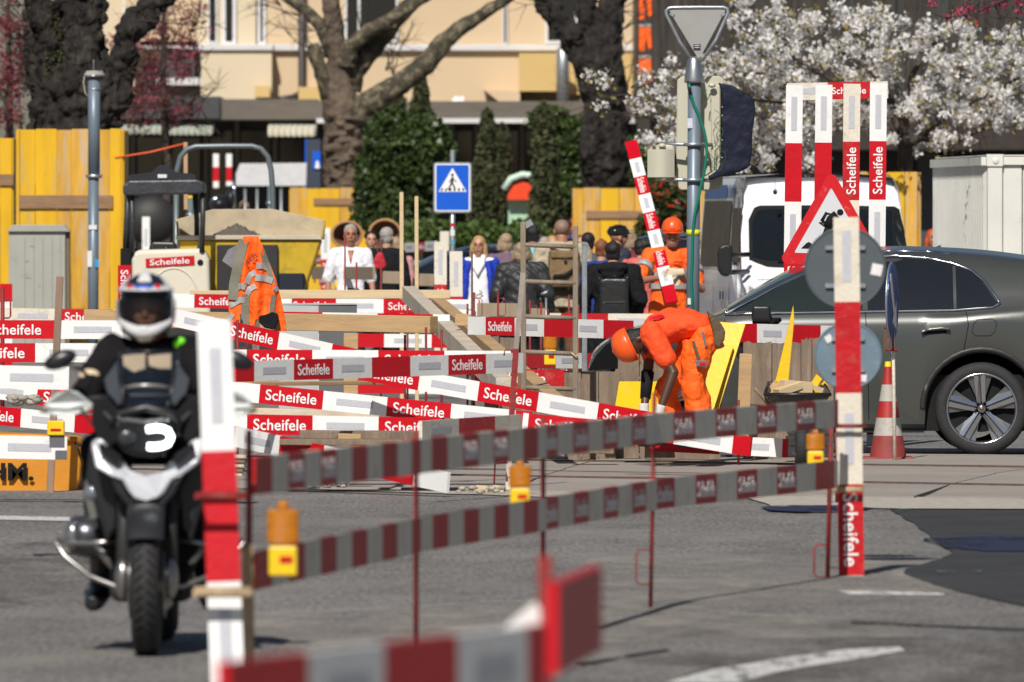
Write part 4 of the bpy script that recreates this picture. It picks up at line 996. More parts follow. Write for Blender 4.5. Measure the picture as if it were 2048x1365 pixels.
yboard([(1648,762),(1655,770),(1632,792),(1622,790)],262,'second short yellow batten in the wheelbarrow',dy=-.1,d=.05)
# wheelbarrow with offcuts
Mx=Map(263); t=thing('wheelbarrow','black wheelbarrow tray filled with wood offcuts at the torn sheeting','wheelbarrow',Mx(1590,HY+CH*263))
out=[(1528,785),(1540,770),(1560,766),(1640,767),(1660,782),(1652,800),(1632,826),(1560,826),(1545,806)]
tray=MB()
ring0=[(1528,788,-.35),(1658,788,-.35),(1650,768,.35),(1538,768,.35)]; ring1=[(1556,836,-.2),(1634,836,-.2),(1630,826,.2),(1560,826,.2)]
R0=[Mx(*p) for p in ring0]; R1=[Mx(*p) for p in ring1]
for k in range(4):
    a,b,c,d=R0[k],R0[(k+1)%4],R1[(k+1)%4],R1[k]; tray.prism([a,b,c,d],(b-a).cross(d-a).normalized()*.012)
tray.add(R1,[(0,1,2,3)]); obj('tray',tray,mat('grey_black_tray',(.05,.05,.05),.6,var=.3,scale=8,dirt=((.25,.22,.18),.4,6)),t)
obj('rim',MB().tube([*R0,R0[0]],.014,8),BLK,t)
obj('frame',MB().tube([Mx(1508,776,-.2),Mx(1530,800,-.2),Mx(1560,845,0),Mx(1640,850,.2)],.016,8).tube([Mx(1654,776,.3),Mx(1640,840,.2),Mx(1640,905,.2)],.016,8),OLDW,t)
obj('wheel',MB().lathe([(.02,-.05),(.15,-.05),(.18,-.03),(.18,.03),(.15,.05),(.02,.05)],Mx(1600,HY+CH*263-.18*263,-.5),(1,0,0),20),RUB,t)
for k,(x,y,w_,h,a_,m_) in enumerate(((1575,778,.20,.06,.5,PALE),(1592,774,.22,.09,-.15,PALE),(1560,780,.16,.03,1.0,PINE),(1612,782,.2,.05,-.7,YELB),(1625,780,.2,.06,-.5,PALE),(1580,784,.12,.05,.2,GREYW),(1548,779,.22,.02,1.1,PINE))):
    tt=beam('wood_offcut',Mx(x,y,-.1+.05*k)-Vector((w_/2*math.cos(a_),.05,w_/2*math.sin(a_)*.6)),Mx(x,y,-.1+.05*k)+Vector((w_/2*math.cos(a_),.05,w_/2*math.sin(a_)*.6)),h,.1,m_,['broad pale offcut in the wheelbarrow','pale offcut lying in the middle of the wheelbarrow','thin brown offcut at the left of the wheelbarrow','yellow offcut in the wheelbarrow','pale offcut at the right of the wheelbarrow','grey offcut in the wheelbarrow','thinnest brown offcut in the wheelbarrow'][k],'offcut','wood offcuts in the wheelbarrow')
beam('timber_platform',(1290,893,259),(1440,893,259),.20,.5,OLDW,'dark timber baulk under the feet of the bending worker')
# rubber feet stack
for k in range(3):
    a=P(1570+k*3,915-k*22,259); o=obj('rubber_foot',MB().boxf(a,(.36-.01*k,0,0),(0,.3,0),(0,0,.078)),mat('recycled_rubber',(.03,.03,.032),.8,var=.4,scale=8,bump=.4,dirt=((.2,.19,.18),.25,12)),None,a,bev=.01,bseg=2)
    tag(o,['lowest','middle','top'][k]+' black rubber foot of the stack left of the farthest lamp','rubber foot','stacked rubber feet')
a=P(1425,HY+CH*254,254); o=obj('rubber_foot',MB().boxf(a,(.5,0,0),(0,.3,0),(0,0,.05)),RUB,None,a,bev=.01); tag(o,'flat black rubber foot under the white board ends','rubber foot','stacked rubber feet')
# grey steel box
t=thing('steel_box','two tone grey steel box under the long tan beam','box',P(640,HY+CH*222,222))
LG=mat('light_grey_steel',(.42,.43,.43),.6,var=.06); DG=mat('mid_grey_steel',(.13,.135,.14),.6,var=.08)
c0=P(637,HY+CH*222,222); zt=CH-(610-HY)/222
obj('left_face',MB().prism([c0,c0+Vector((-.36,.10,0)),c0+Vector((-.36,.10,zt)),c0+Vector((0,0,zt))],(0,.02,0)),LG,t)
obj('right_face',MB().prism([c0+Vector((.003,0,0)),c0+Vector((.345,.10,0)),c0+Vector((.345,.10,zt)),c0+Vector((.003,0,zt))],(0,.02,0)),DG,t)
obj('lid',MB().prism([c0+Vector((0,-.01,zt)),c0+Vector((.35,.09,zt)),c0+Vector((-.01,.3,zt)),c0+Vector((-.37,.1,zt))],(0,0,.012)),LG,t)
# wooden ladder
t=thing('ladder','weathered wooden ladder leaning upright among the barriers','ladder',P(1098,HY+CH*258,258)); LW=mat('grey_ladder_wood',(.25,.20,.15),.8,var=.25,scale=4,stretch=(4,4,.6),bump=.4)
L0=(P(1046,444,258),P(1048,HY+CH*258,258)); L1=(P(1151,452,258),P(1151,HY+CH*258,258))
obj('stile',MB().bar(*L0,.042,.05,(1,0,0)),LW,t,bev=.006); obj('stile',MB().bar(*L1,.042,.05,(1,0,0)),LW,t,bev=.006)
for y in (492,565,635,706,777,848): obj('rung',MB().tube([P(1046,y-2,258)+Vector((0,-.01,0)),P(1152,y+2,258)+Vector((0,-.01,0))],.018,8),LW,t)
obj('rope',MB().tube([P(1143,706,258)+Vector((0,-.04,0)),P(1151,713,258)+Vector((0,-.05,0)),P(1160,708,258)+Vector((0,-.04,0))],.006,6),PALE,t)
obj('strap',MB().bar(P(1050,452,258),P(1064,444,258),.05,.03),GALV,t)
t=thing('steel_post','galvanised steel post right of the wooden ladder','post',P(1169,HY+CH*236,236)); obj('tube',MB().box(P(1169,700,236)+Vector((0,0,.2)),(.045,.045,(HY+CH*236-490)/236)).xf(Matrix.Translation((0,0,(-(490+HY+CH*236)/2+700)/236-.2))),GALV,t,bev=.004); obj('cap',MB().box(P(1169,488,236),(.055,.055,.02)),GALV,t)
# black rubbish sheet (curved) under the long board
Mx=Map(258); o=obj('black_panel',MB().prism([Mx(1176,742),Mx(1192,712),Mx(1212,690),Mx(1236,676),Mx(1236,738),Mx(1176,742)],(0,.05,0)),mat('shiny_black_sheet',(.004,.0045,.006),.8,var=.1,spec=.15),None,Mx(1200,HY+CH*258)); o.name='black_rubbish_sheet'; tag(o,'curved shiny black sheet left of the hard hat of the bending worker','sheet')
# rubble and small stuff
def rubble(label,x0,x1,y0,y1,s,n,m,r=(.02,.06)):
    t=thing('rubble',label,'rubble',P((x0+x1)/2,y1,s)); mb=MB()
    for k in range(n):
        c=P(random.uniform(x0,x1),random.uniform(y0,y1),s+random.uniform(-3,3)); q=random.uniform(*r); mb.ell(c,(q,q*.8,q*.5),n=6,m=4)
    o=obj('stones',mb,m,t,bev=0); o['kind']='stuff'; return t
CONC=mat('broken_concrete',(.36,.33,.28),.9,var=.3,scale=14,bump=.6)
rubble('broken concrete between the boards of the left stack',26,78,795,806,270,30,CONC)
rubble('crumbs of broken asphalt at the edge of the pit',910,1010,976,984,288,50,CONC,(.01,.035)); rubble('stones and dirt under the bending worker',1240,1420,896,905,246,90,CONC,(.008,.03))
rubble('gravel crumbs left of the red board end',560,700,958,975,288,90,CONC,(.006,.025))
# cobbles / dust line behind timbers : far kerb
# ------------------------------------------------------------------ orange skip at the left
Mx=Map(286); t=thing('orange_skip','orange plastic skip with black stencil letters at the left edge','skip',Mx(60,1018)); OR=mat('orange_skip_paint',(.62,.24,.012),.55,var=.12,scale=3,bump=.1,dirt=((.36,.2,.07),.3,6))
prof=[(-60,868),(150,878),(166,900),(160,960),(140,1008),(110,1020),(60,1021),(20,1010),(-60,1000)]
sk=MB(); P0=[Mx(x,y,0) for x,y in prof]; sk.prism(P0,(0,1.2,0)); obj('tub',sk,OR,t,bev=.03,bseg=3)
obj('rim',MB().tube([Mx(-60,872,-.02),Mx(80,874,-.02),Mx(156,880,-.02)],.02,8),OR,t)
put_text('HM.',BLKM,t,Mx(22,944,-.035),(1,0,0),(0,0,1),(0,-1,0),.32,height=.125,bold=.035)
obj('cable',MB().tube([Mx(150,884,-.05),Mx(158,900,-.06),Mx(160,912,-.05),Mx(176,905,-.06)],.006,6),BLK,t)
o=obj('trowel',MB().prism([Mx(-10,1002,-.3),Mx(30,1018,-.3),Mx(34,1023,-.3),Mx(-10,1012,-.3)],(0,.1,0)),GALV,None,Mx(0,1025,-.3)); tag(o,'grey metal edge lying in front of the orange skip','plate')
# ------------------------------------------------------------------ utility cabinet and steel pole
Mx=Map(150); t=thing('utility_cabinet','grey green utility cabinet with a sloping lid before the yellow hoarding','cabinet',Vector((Mx(88,438).x,F/150-1.2,0))); CB=mat('grey_green_cabinet',(.34,.345,.30),.6,var=.05,scale=3,dirt=((.2,.2,.17),.12,5))
def bb(x0,x1,y0,y1,d0,d1): a=Mx(x0,y1,d0); return MB().boxf(a,((x1-x0)/150,0,0),(0,d1-d0,0),(0,0,(y1-y0)/150))
yb=HY+CH*150
obj('body',bb(28,140,464,yb,-1.6,-1.2),CB,t,bev=.006); obj('side_post',bb(140,148,464,yb,-1.55,-1.2),mat('brown_edge',(.16,.12,.08),.7),t)
obj('lid',MB().prism([Mx(24,464,-1.65),Mx(150,464,-1.65),Mx(138,450,-1.65),Mx(36,450,-1.65)],(0,.5,0)),CB,t,bev=.008)
obj('door',bb(41,131,472,700,-1.61,-1.601),CB,t,bev=.003)
for k in range(4): obj('seam',bb(60+k*18,60.7+k*18,474,698,-1.6125,-1.611),DG,t)
for x,y,w_,h in ((62,555,10,1),(88,570,1.5,3),(70,492,9,1),(60,522,8,1.2),(84,618,10,1.5)): obj('scuff',bb(x,x+w_,y,y+h,-1.613,-1.6112),DG,t)
PB=mat('blue_grey_pole_paint',(.155,.20,.245),.42,metal=.2,var=.06,scale=6)
Mx=Map(158); t=thing('tall_pole','blue grey steel pole with coiled cable on its top before the yellow hoarding','pole',Mx(187,HY+CH*158)); 
obj('tube',MB().tube([Mx(188,155),Mx(188,352)],.075,20),PB,t); obj('tube',MB().tube([Mx(187,352),Mx(186,HY+CH*158)],.068,20),PB,t); obj('collar',MB().tube([Mx(188,350),Mx(188,357)],[.11,.095],20),GALV,t); obj('band',MB().tube([Mx(189,177),Mx(189,180)],.079,20),GALV,t)
obj('cap',MB().tube([Mx(188,150),Mx(188,154)],.12,20),GALV,t)
cb=MB()
for k in range(5):
    pts=[Mx(189,150-1.6*k)+Vector((math.cos(a)*(.125-.006*k),math.sin(a)*.12,.004*math.sin(3*a))) for a in [2*math.pi*j/20 for j in range(21)]]; cb.tube(pts,.008,5,caps=False)
cb.tube([Mx(170,148),Mx(167,165),Mx(170,185),Mx(177,195)],.008,6); cb.tube([Mx(188,150),Mx(187,132),Mx(187,119)],.004,4); obj('cable',cb,mat('grey_cable',(.38,.36,.33),.6),t)
PST=mat('white_sticker',(.7,.7,.7),.5,var=.15,scale=60,dirt=((.1,.1,.12),.3,60)); 
for x,y,w_,h,m_ in ((186,455,16,9,PST),(180,518,9,32,PST),(194,527,8,16,mat('cyan_sticker',(.02,.3,.6),.5))): obj('sticker',MB().box(Mx(x,y,-.073),(w_/158,.006,h/158)),m_,t)
# pole with the covered traffic signal, seen from behind
Mx=Map(212); t=thing('signal_pole','blue grey signal pole carrying a yield sign seen from behind and a wrapped signal','signal pole',Mx(1387,HY+CH*212))
obj('tube',MB().tube([Mx(1389,150),Mx(1384,HY+CH*212)],.062,24),PB,t)
obj('cap',MB().lathe([(0,.235),(.045,.225),(.062,.2),(.078,.10),(.09,.03),(.092,0),(.092,-.02),(.0,-.02)],Mx(1388,162),(0,0,1),24),mat('brushed_aluminium',(.5,.5,.5),.32,metal=.9,var=.1,scale=20,stretch=(1,1,.2)),t)
tri=[(1332,22),(1336,17),(1341,15),(1448,14),(1455,17),(1457,24),(1403,121),(1397,124),(1391,121)]
inn=[(1341,23),(1448,22),(1397,112)]
sgn=obj('sign_plate',MB().prism([Mx(x,y,-.02) for x,y in ((1338,21),(1343,18),(1447,17),(1451,21),(1400,116),(1396,117))],(0,.012,0)),mat('grey_sign_back',(.30,.30,.285),.5,var=.04),t)
obj('sign_frame',MB().tube([Mx(x,y,-.02) for x,y in [(1383,119),(1360,85),(1333,30),(1332,22),(1337,17),(1345,15.5),(1395,15),(1447,15),(1455,18),(1456,26),(1432,80),(1404,122)]],.017,10),GALV,t)
obj('label',MB().boxf(Mx(1387,101,-.025),(14/212,0,0),(0,.004,0),(0,0,12/212)),mat('dark_label',(.03,.03,.05),.4),sgn)
for k,yy in enumerate((92,96)): obj('label_print',MB().boxf(Mx(1389,yy,-.027),(10/212,0,0),(0,.002,0),(0,0,1/212)),LET,sgn)
for x in (1344,1446): obj('bracket',MB().box(Mx(x,29,-.03),(.04,.01,.03),Matrix.Rotation(.6 if x<1400 else -.6,3,'Y')),GALV,sgn)
BG=mat('beige_signal_housing',(.50,.48,.38),.5,var=.04,scale=3,dirt=((.35,.32,.24),.1,8))
obj('backing_board',MB().prism([Mx(x,y,.18) for x,y in ((1355,160),(1364,153),(1440,152),(1449,160),(1446,372),(1438,381),(1362,381),(1352,370))],(0,.03,0)),BG,t,bev=.01)
hs=MB()
for x0,x1,d in ((1421,1441,.02),): hs.prism([Mx(x0,178,d),Mx(x1,168,d),Mx(x1,348,d),Mx(x0+3,352,d)],(0,.25,0))
obj('signal_body',hs,BG,t,bev=.01)
NV=mat('navy_nylon_cover',(.008,.010,.026),.65,var=.2,scale=6,fold=.35,fscale=7,spec=.25)
co=MB().prism([Mx(x,y,-.10) for x,y in ((1437,166),(1462,171),(1490,185),(1508,201),(1511,222),(1504,268),(1503,300),(1500,332),(1482,342),(1452,350),(1420,360),(1416,354),(1436,340),(1443,322),(1443,190))],(0,.42,0))
oc=obj('cover',co,NV,t); finish(oc,.012,3,.02,.14)
for y in (215,232,281,316): obj('grommet',MB().ell(Mx(1444,y,-.1),(.008,.004,.008),n=8,m=5),GALV,oc)
gc=MB(); gp=MB()
ps=MB().prism([Mx(1312,290,.0),Mx(1349,288,0),Mx(1348,364,0),Mx(1311,362,0)],(0,.18,0)); obj('pedestrian_signal',ps,BG,t,bev=.02,bseg=2)
rows=[[Mx(1295+54*i/12,y,-.02-.07*math.sin(math.pi*i/12)) for i in range(13)] for y in (299,355)]; obj('pedestrian_visor',MB().grid(rows).boxf(Mx(1295,355,-.02),(54/212,0,0),(0,.14,0),(0,0,56/212)),BG,t)
for y,w_ in ((290,.115),(361,.12)):
    obj('clamp_ring',MB().tube([Mx(1387,y-3),Mx(1387,y+3)],[w_*.9,w_*.8],20),GALV,t); obj('clamp_arm',MB().tube([Mx(1320,y-2,.03),Mx(1365,y-1,.0),Mx(1387,y,0),Mx(1425,y,.0)],.018,8),GALV,t)
[obj('arm_cap',MB().ell(Mx(x,y,-.045),(.037,.03,.025)),BG,t) for x,y in ((1324,292),(1326,357),(1424,171),(1424,351))]
HG=mat('green_hose',(.006,.17,.11),.35,var=.1)
hp=[(1378,168),(1380,185),(1388,212),(1398,232),(1408,262),(1413,288),(1413,312),(1408,345),(1402,372),(1396,400),(1389,430),(1385,470),(1384,520),(1382,560),(1384,600),(1386,640)]
obj('hose',MB().tube([Mx(x,y,-.075) for x,y in hp],.014,8),HG,t); obj('hose_end',MB().tube([Mx(1377,163,-.06),Mx(1378,176,-.075),Mx(1381,190,-.078)],.017,8),BLK,t)
obj('yellow_tape',MB().tube([Mx(1386.5,460),Mx(1386.5,471)],.066,20),mat('yellow_tape',(.75,.7,.02),.4),t)
for x,y,w_,h,m_ in ((1380,247,10,20,mat('blue_white_sticker',(.6,.62,.68),.5,dirt=((.02,.08,.4),.5,50))),(1381,603,12,13,PST)): obj('sticker',MB().box(Mx(x,y,-.062),(w_/212,.006,h/212)),m_,t)
wr=MB()
for k in range(9):
    x0=random.uniform(1425,1442); y0=random.uniform(215,300); pts=[Mx(x0+random.uniform(-8,10),y0+j*9,-.1) for j in range(6)]; wr.tube(pts,.0025,4,caps=False)
wr.tube([Mx(1412,180,-.03),Mx(1409,192,-.05),Mx(1415,200,-.04),Mx(1420,188,-.03)],.006,5); wr.tube([Mx(1430,300,-.05),Mx(1428,340,-.07),Mx(1410,352,-.05)],.006,5); obj('loose_wires',wr,mat('thin_green_wire',(.05,.12,.04),.6),t)
# ------------------------------------------------------------------ signs
Mx=Map(150); t=thing('crossing_sign','blue pedestrian crossing sign on a stickered grey post','sign',Mx(905,HY+CH*150))
def rrect(x0,y0,x1,y1,r,d,n=5):
    pts=[]
    for cx,cy,a0 in ((x1-r,y0+r,-90),(x1-r,y1-r,0),(x0+r,y1-r,90),(x0+r,y0+r,180)):
        for k in range(n+1): a=math.radians(a0+90*k/n); pts.append(Mx(cx+r*math.cos(a),cy+r*math.sin(a),d))
    return pts
pl=obj('sign_plate',MB().prism(rrect(867,325,943,426,5,0),(0,.03,0)),GALV,t); obj('sign_face',MB().prism(rrect(870,328,940,423,4,-.004),(0,.003,0)),LET,pl); obj('blue_field',MB().prism(rrect(872.5,330.5,937.5,420.5,3,-.007),(0,.003,0)),BLU,pl)
obj('white_triangle',MB().prism([Mx(x,y,-.010) for x,y in ((905,336),(933,384),(877,384))],(0,.003,0)),LET,pl)
fg=MB(); 
fg.ell(Mx(905,350.5,-.0125),(.018,.002,.02),n=10,m=6)
for pts,r in (([(905,355),(904,366)],.016),([(904,366),(900,373),(897,381)],.010),([(904,366),(908,373),(910,381)],.010),([(905,357),(900,362),(899,367)],.006),([(905,357),(910,362),(913,364)],.006)): fg.tube([Mx(x,y,-.0125) for x,y in pts],r,6,side=(1,0,0),flat=.15)
for k in range(6): fg.prism([Mx(884+k*8,377,-.012),Mx(887.5+k*8,377,-.012),Mx(886+k*8+(k-2)*1.0,382,-.012),Mx(882+k*8+(k-2)*1.0,382,-.012)],(0,.001,0))
obj('walking_figure',fg,BLKM,pl); obj('post',MB().tube([Mx(905,300,.06),Mx(905,HY+CH*150,.06)],.035,14),GALV,t)
for x,y,w_,h,m_ in ((905,450,9,6,RED),(905,466,9,12,PST),(905,485,9,10,mat('sticker_teal',(.1,.3,.4),.5))): obj('sticker',MB().box(Mx(x,y,.026),(w_/150,.008,h/150)),m_,t)
# roadworks triangle
Mx=Map(246); t=thing('roadworks_sign','red bordered triangular roadworks sign in front of the board frame','sign',Mx(1663,HY+CH*246))
def rtri(pts,r,d,n=6):
    out=[]; 
    for i in range(3):
        p=Vector((*pts[i],0)); a=Vector((*pts[i-1],0)); b=Vector((*pts[(i+1)%3],0)); u=(a-p).normalized(); v=(b-p).normalized(); m=(u+v).normalized(); sn=math.sin(u.angle(v)/2); c=p+m*(r/sn)
        p0=p+u*(r/math.tan(u.angle(v)/2)); p1=p+v*(r/math.tan(u.angle(v)/2)); a0=math.atan2((p0-c).y,(p0-c).x); a1=math.atan2((p1-c).y,(p1-c).x); da=(a1-a0+math.pi)%(2*math.pi)-math.pi
        for k in range(n+1): an=a0+da*k/n; out.append(Mx(c.x+r*math.cos(an),c.y+r*math.sin(an),d))
    return out
pl=obj('sign_plate',MB().prism(rtri([(1663,338),(1773,533),(1556,527)],11,-.05),(0,.02,0)),REDW if False else mat('sign_red',(.58,.008,.015),.35,var=.06,dirt=((.6,.5,.5),.1,14)),t)
obj('white_field',MB().prism(rtri([(1662,376),(1739,510),(1588,506)],2,-.054),(0,.003,0)),mat('white_sign_sheet',(.62,.63,.66),.35,var=.03,bump=.1,bscale=80),pl)
mf=MB(); mf.ell(Mx(1680,425,-.057),(6.5/246,.002,6.5/246))
for pts,r in (([(1674,430),(1662,440),(1655,456)],(10)),([(1672,430),(1652,427),(1643,443)],3.5),([(1643,443),(1660,450)],3),([(1655,452),(1666,470),(1676,492)],5),([(1654,456),(1648,474),(1642,494)],5),([(1638,445),(1690,482)],1.6)): mf.tube([Mx(x,y,-.057) for x,y in pts],r/246,8,side=(1,0,0),flat=.06)
mf.prism([Mx(x,y,-.058) for x,y in ((1602,497),(1612,487),(1617,484),(1622,487),(1634,498))],(0,.002,0)); mf.prism([Mx(x,y,-.058) for x,y in ((1684,498),(1700,478),(1716,498))],(0,.002,0))
obj('digging_figure',mf,BLKM,pl)
obj('back_post',MB().box(Mx(1663,640,.0),(.05,.05,2.0)),GALV,t)
# round signs seen from behind on the right board, and one edge on
def disc(x,y,r,s,m,label,stk,dy=.05):
    Mx=Map(s); t=thing('round_sign',label,'sign',Mx(x,y,dy),'round sign backs on the right board'); obj('plate',MB().lathe([(0,0),(r/s,0),(r/s,.012),(0,.012)],Mx(x,y,dy),(0,1,0),40,sm=False),m,t); [obj('bracket',MB().boxf(Mx(x-r*.5,y+q*r,dy-.02),(r/s,0,0),(0,.015,0),(0,0,.022)),GALV,t) for q in (-.45,.5)]
    obj('rim',MB().tube([Mx(x+r*math.cos(a),y+r*math.sin(a),dy) for a in [2*math.pi*k/40 for k in range(41)]],.006,6,caps=False),m,t)
    for (sx,sy,w_,rt,ms) in stk: obj('sticker',MB().box(Mx(sx,sy,dy-.004),(w_/s,.003,w_*1.05/s),Matrix.Rotation(rt,3,'Y')),ms,t)
    return t
STK=mat('white_red_sticker',(.75,.73,.75),.5,dirt=((.7,.12,.1),.35,60))
disc(1691,536,80,368,mat('slate_sign_back',(.075,.09,.10),.5,var=.06,scale=4,dirt=((.1,.12,.14),.15,8)),'upper slate grey round sign back on the tall right board',[(1754,540,22,.2,STK)])
disc(1697,712,66,362,mat('pale_blue_sign_back',(.14,.20,.25),.45,var=.12,scale=6,dirt=((.24,.3,.36),.3,30)),'lower blue grey round sign back on the tall right board',[(1658,678,14,-.5,PST),(1727,757,14,.1,STK)],dy=.07)
Mx=Map(257); t=thing('direction_sign','blue round arrow sign seen almost edge on beside the car','sign',Mx(1783,HY+CH*257)); R_=77/257; c_=Mx(1783,603); rot=Matrix.Rotation(math.radians(80),3,'Z')
ax_=rot@Vector((0,-1,0)); pl=obj('plate',MB().lathe([(0,0),(R_,0),(R_,.015),(0,.015)],c_,ax_,40,sm=False),mat('sign_blue',(.01,.06,.28),.3,var=.1,scale=5,dirt=((.2,.25,.3),.15,6)),t)
ux=rot@Vector((1,0,0)); 
obj('arrow',MB().prism([c_+ax_*.018+ux*a+Vector((0,0,b)) for a,b in ((-.2,.22),(-.13,.22),(.06,-.06),(.13,.0),(.14,-.22),(-.08,-.16),(-.01,-.10),(-.2,.16))],ax_*.002),LET,pl)
obj('rim',MB().tube([c_+ux*R_*math.cos(a)+Vector((0,0,R_*math.sin(a))) for a in [2*math.pi*k/40 for k in range(41)]],.008,6,caps=False),GALV,t)
obj('post',MB().tube([Mx(1783,530,.05),Mx(1788,760,.05),Mx(1790,HY+CH*257,.05)],.014,10),WHTW,t)
obj('clamp',MB().tube([Mx(1771,700,0),Mx(1795,702,0)],.008,8).tube([Mx(1768,656,0),Mx(1786,658,0),Mx(1786,700,0)],.008,8),ROD,t)
obj('holder',MB().box(Mx(1773,682,.02),(.05,.03,.16)),RUST,t)
# traffic cone
Mx=Map(255); t=thing('traffic_cone','scuffed red and white traffic cone beside the rear of the dark car','traffic cone',Mx(1776,HY+CH*255)); CR=mat('cone_red',(.36,.02,.018),.5,var=.15,scale=10,dirt=((.2,.08,.07),.3,12)); CWt=mat('cone_white',(.42,.40,.36),.5,var=.1,dirt=((.25,.2,.17),.3,10)); C2=mat('cone_dirty_red',(.26,.04,.035),.6,var=.25,scale=10)
c=Mx(1776,HY+CH*255); Hc=.78; 
def cr(z): return .022+(.150-.022)*(1-z/Hc)**1.05
for z0,z1,m_ in ((.74,Hc,YPL),(.60,.74,CR),(.47,.60,CWt),(.34,.47,CR),(.20,.34,CWt),(.03,.20,C2)):
    obj('cone_band',MB().lathe([(cr(z0),z0),(cr(z1),z1)]+([(0,z1)] if z1 == Hc else []),c,(0,0,1),28),m_,t)
obj('base',MB().boxf(c+Vector((-.2,-.2,0)),(.4,0,0),(0,.4,0),(0,0,.035)),C2,t,bev=.01)
# ------------------------------------------------------------------ small dumper / loader
Mx=Map(176); t=thing('wheel_dumper','yellow wheel dumper with a mortar crusted skip and cream hood','dumper',Mx(470,HY+CH*176,.6))
DY=mat('dumper_yellow',(.50,.33,.015),.45,var=.15,scale=5,dirt=((.12,.09,.05),.35,4)); MORT=mat('mortar_crust',(.44,.37,.26),.9,var=.15,scale=5,bump=.5,bscale=14,dirt=((.5,.34,.1),.18,5)); CRM=mat('cream_hood',(.66,.61,.50),.35,var=.03,dirt=((.5,.44,.34),.1,6)); DRK=mat('dark_machine',(.02,.02,.02),.6,var=.2)
obj('skip_back',MB().prism([Mx(x,y,1.1) for x,y in ((345,440),(420,419),(540,418),(646,441),(642,478),(352,478))],(0,.03,0)),MORT,t,bev=.008)
obj('skip_floor',MB().prism([Mx(352,474,1.1),Mx(642,474,1.1),Mx(642,472,0),Mx(352,472,0)],(0,0,-.03)),MORT,t)
obj('skip_side',MB().prism([Mx(346,441,1.1),Mx(354,478,0),Mx(354,480,1.1)],(.02,0,0)).prism([Mx(645,441,1.1),Mx(642,478,0),Mx(642,480,1.1)],(.02,0,0)),DY,t)
obj('skip_lip',MB().boxf(Mx(352,480,-.02),(291/176,0,0),(0,.06,0),(0,0,9/176)),mat('scraped_lip',(.50,.44,.34),.7,var=.15,scale=10,stretch=(.3,1,3),bump=.3),t,bev=.006)
obj('skip_front',MB().prism([Mx(x,y,.02) for x,y in ((354,480),(643,480),(610,580),(560,590),(380,590))],(0,.9,0)),DY,t,bev=.02)
for x0,x1 in ((434,476),(515,556)): obj('lift_column',MB().boxf(Mx(x0,620,-.06),((x1-x0)/176,0,0),(0,.08,0),(0,0,130/176)),DRK,t,bev=.01)
ml=MB(); rows=[]
for j in range(9):
    rows.append([Mx(424+102*i/24,473,.9-.7*j/8)+Vector((0,0,max(0,(1-abs(i-11)/13)*math.sin(math.pi*min(1,j/7.5))*.14*(1+.5*mnoise.noise(Vector((i*.5,j*.7,2))))))) for i in range(25)])
ml.grid(rows); hm=obj('mortar_heap',ml,mat('wet_mortar',(.13,.11,.09),.9,var=.3,scale=30,bump=1,bscale=40),t)
hood=MB().prism([Mx(x,y,-.5) for x,y in ((268,640),(266,520),(270,505),(282,500),(402,497),(414,502),(421,520),(424,640))],(0,.6,0)); obj('hood',hood,CRM,t,bev=.05,bseg=4)
arc=MB().tube([Mx(350+48*math.cos(a),596-60*math.sin(a),-.505) for a in [math.pi*k/14 for k in range(15)]],.012,6,flat=.5); obj('hood_arch',arc,CRM,t)
dc=obj('name_plate',MB().prism([Mx(294,517.5,-.515),Mx(391,511.5,-.515),Mx(391.5,529.5,-.515),Mx(294.5,535,-.515)],(0,.008,0)),RED,t)
put_text('Scheifele',LET,t,Mx(342,523,-.517),(1,0,.055),(-.055,0,1),(0,-1,0),79/176,height=12/176)
obj('round_badge',MB().lathe([(0,0),(.034,0),(.034,.006),(0,.006)],Mx(403,525,-.51),(0,1,0),20,sm=False),BLKM,t)
obj('seat',MB().prism([Mx(x,y,-.1) for x,y in ((298,502),(300,490),(306,484),(348,485),(352,490),(354,502))],(0,.4,0)),BLK,t,bev=.02,bseg=2)
obj('fuel_cap',MB().tube([Mx(334,502,-.3),Mx(334,494,-.3)],.035,12),BLK,t); obj('lever',MB().tube([Mx(306,503,-.3),Mx(306,490,-.3)],.01,8),BLK,t)
obj('black_box',MB().boxf(Mx(243,575,-.4),(30/176,0,0),(0,.3,0),(0,0,78/176)),BLKM,t,bev=.01)
obj('canopy',MB().prism([Mx(x,y,-.6) for x,y in ((250,372),(262,362),(395,360),(410,366),(412,384),(404,388),(262,392),(250,390))],(0,1.0,0)),mat('canopy_vinyl',(.035,.038,.044),.45,var=.15,fold=.3),t,bev=.02,bseg=2)
obj('canopy_ridge',MB().prism([Mx(x,y,.3) for x,y in ((250,362),(258,350),(300,345),(318,330),(330,330),(350,344),(388,349),(390,360))],(0,.05,0)),mat('ridge_board',(.012,.013,.02),.5),t)
obj('tag_plate',MB().boxf(Mx(314,356,.28),(18/176,0,0),(0,.01,0),(0,0,7/176)),PST,t)
PO=mat('scuffed_black_post',(.035,.038,.042),.45,var=.3,scale=10,dirt=((.2,.14,.08),.12,12))
for pts,r in (([(266,388,-.5),(268,440,-.5),(266,506,-.5)],.03),([(408,386,-.5),(408,440,-.5),(406,505,-.5)],.03),([(388,388,.35),(392,440,.35),(392,505,.35)],.03),([(256,372,.3),(252,440,.3),(250,500,.3)],.035),([(410,460,-.5),(402,480,-.3),(394,505,0)],.015)): obj('canopy_post',MB().tube([Mx(*p) for p in pts],r,10),PO,t)
for x in (395,600): obj('wheel',MB().lathe([(.05,-.12),(.30,-.12),(.36,-.08),(.36,.08),(.30,.12),(.05,.12)],Mx(x,HY+CH*176-.36*176,.5),(1,0,0),24),RUB,t)
obj('engine_cover',MB().boxf(Mx(556,585,-.15),(54/176,0,0),(0,.3,0),(0,0,38/176)),mat('navy_cover',(.012,.016,.03),.4),t,bev=.02)
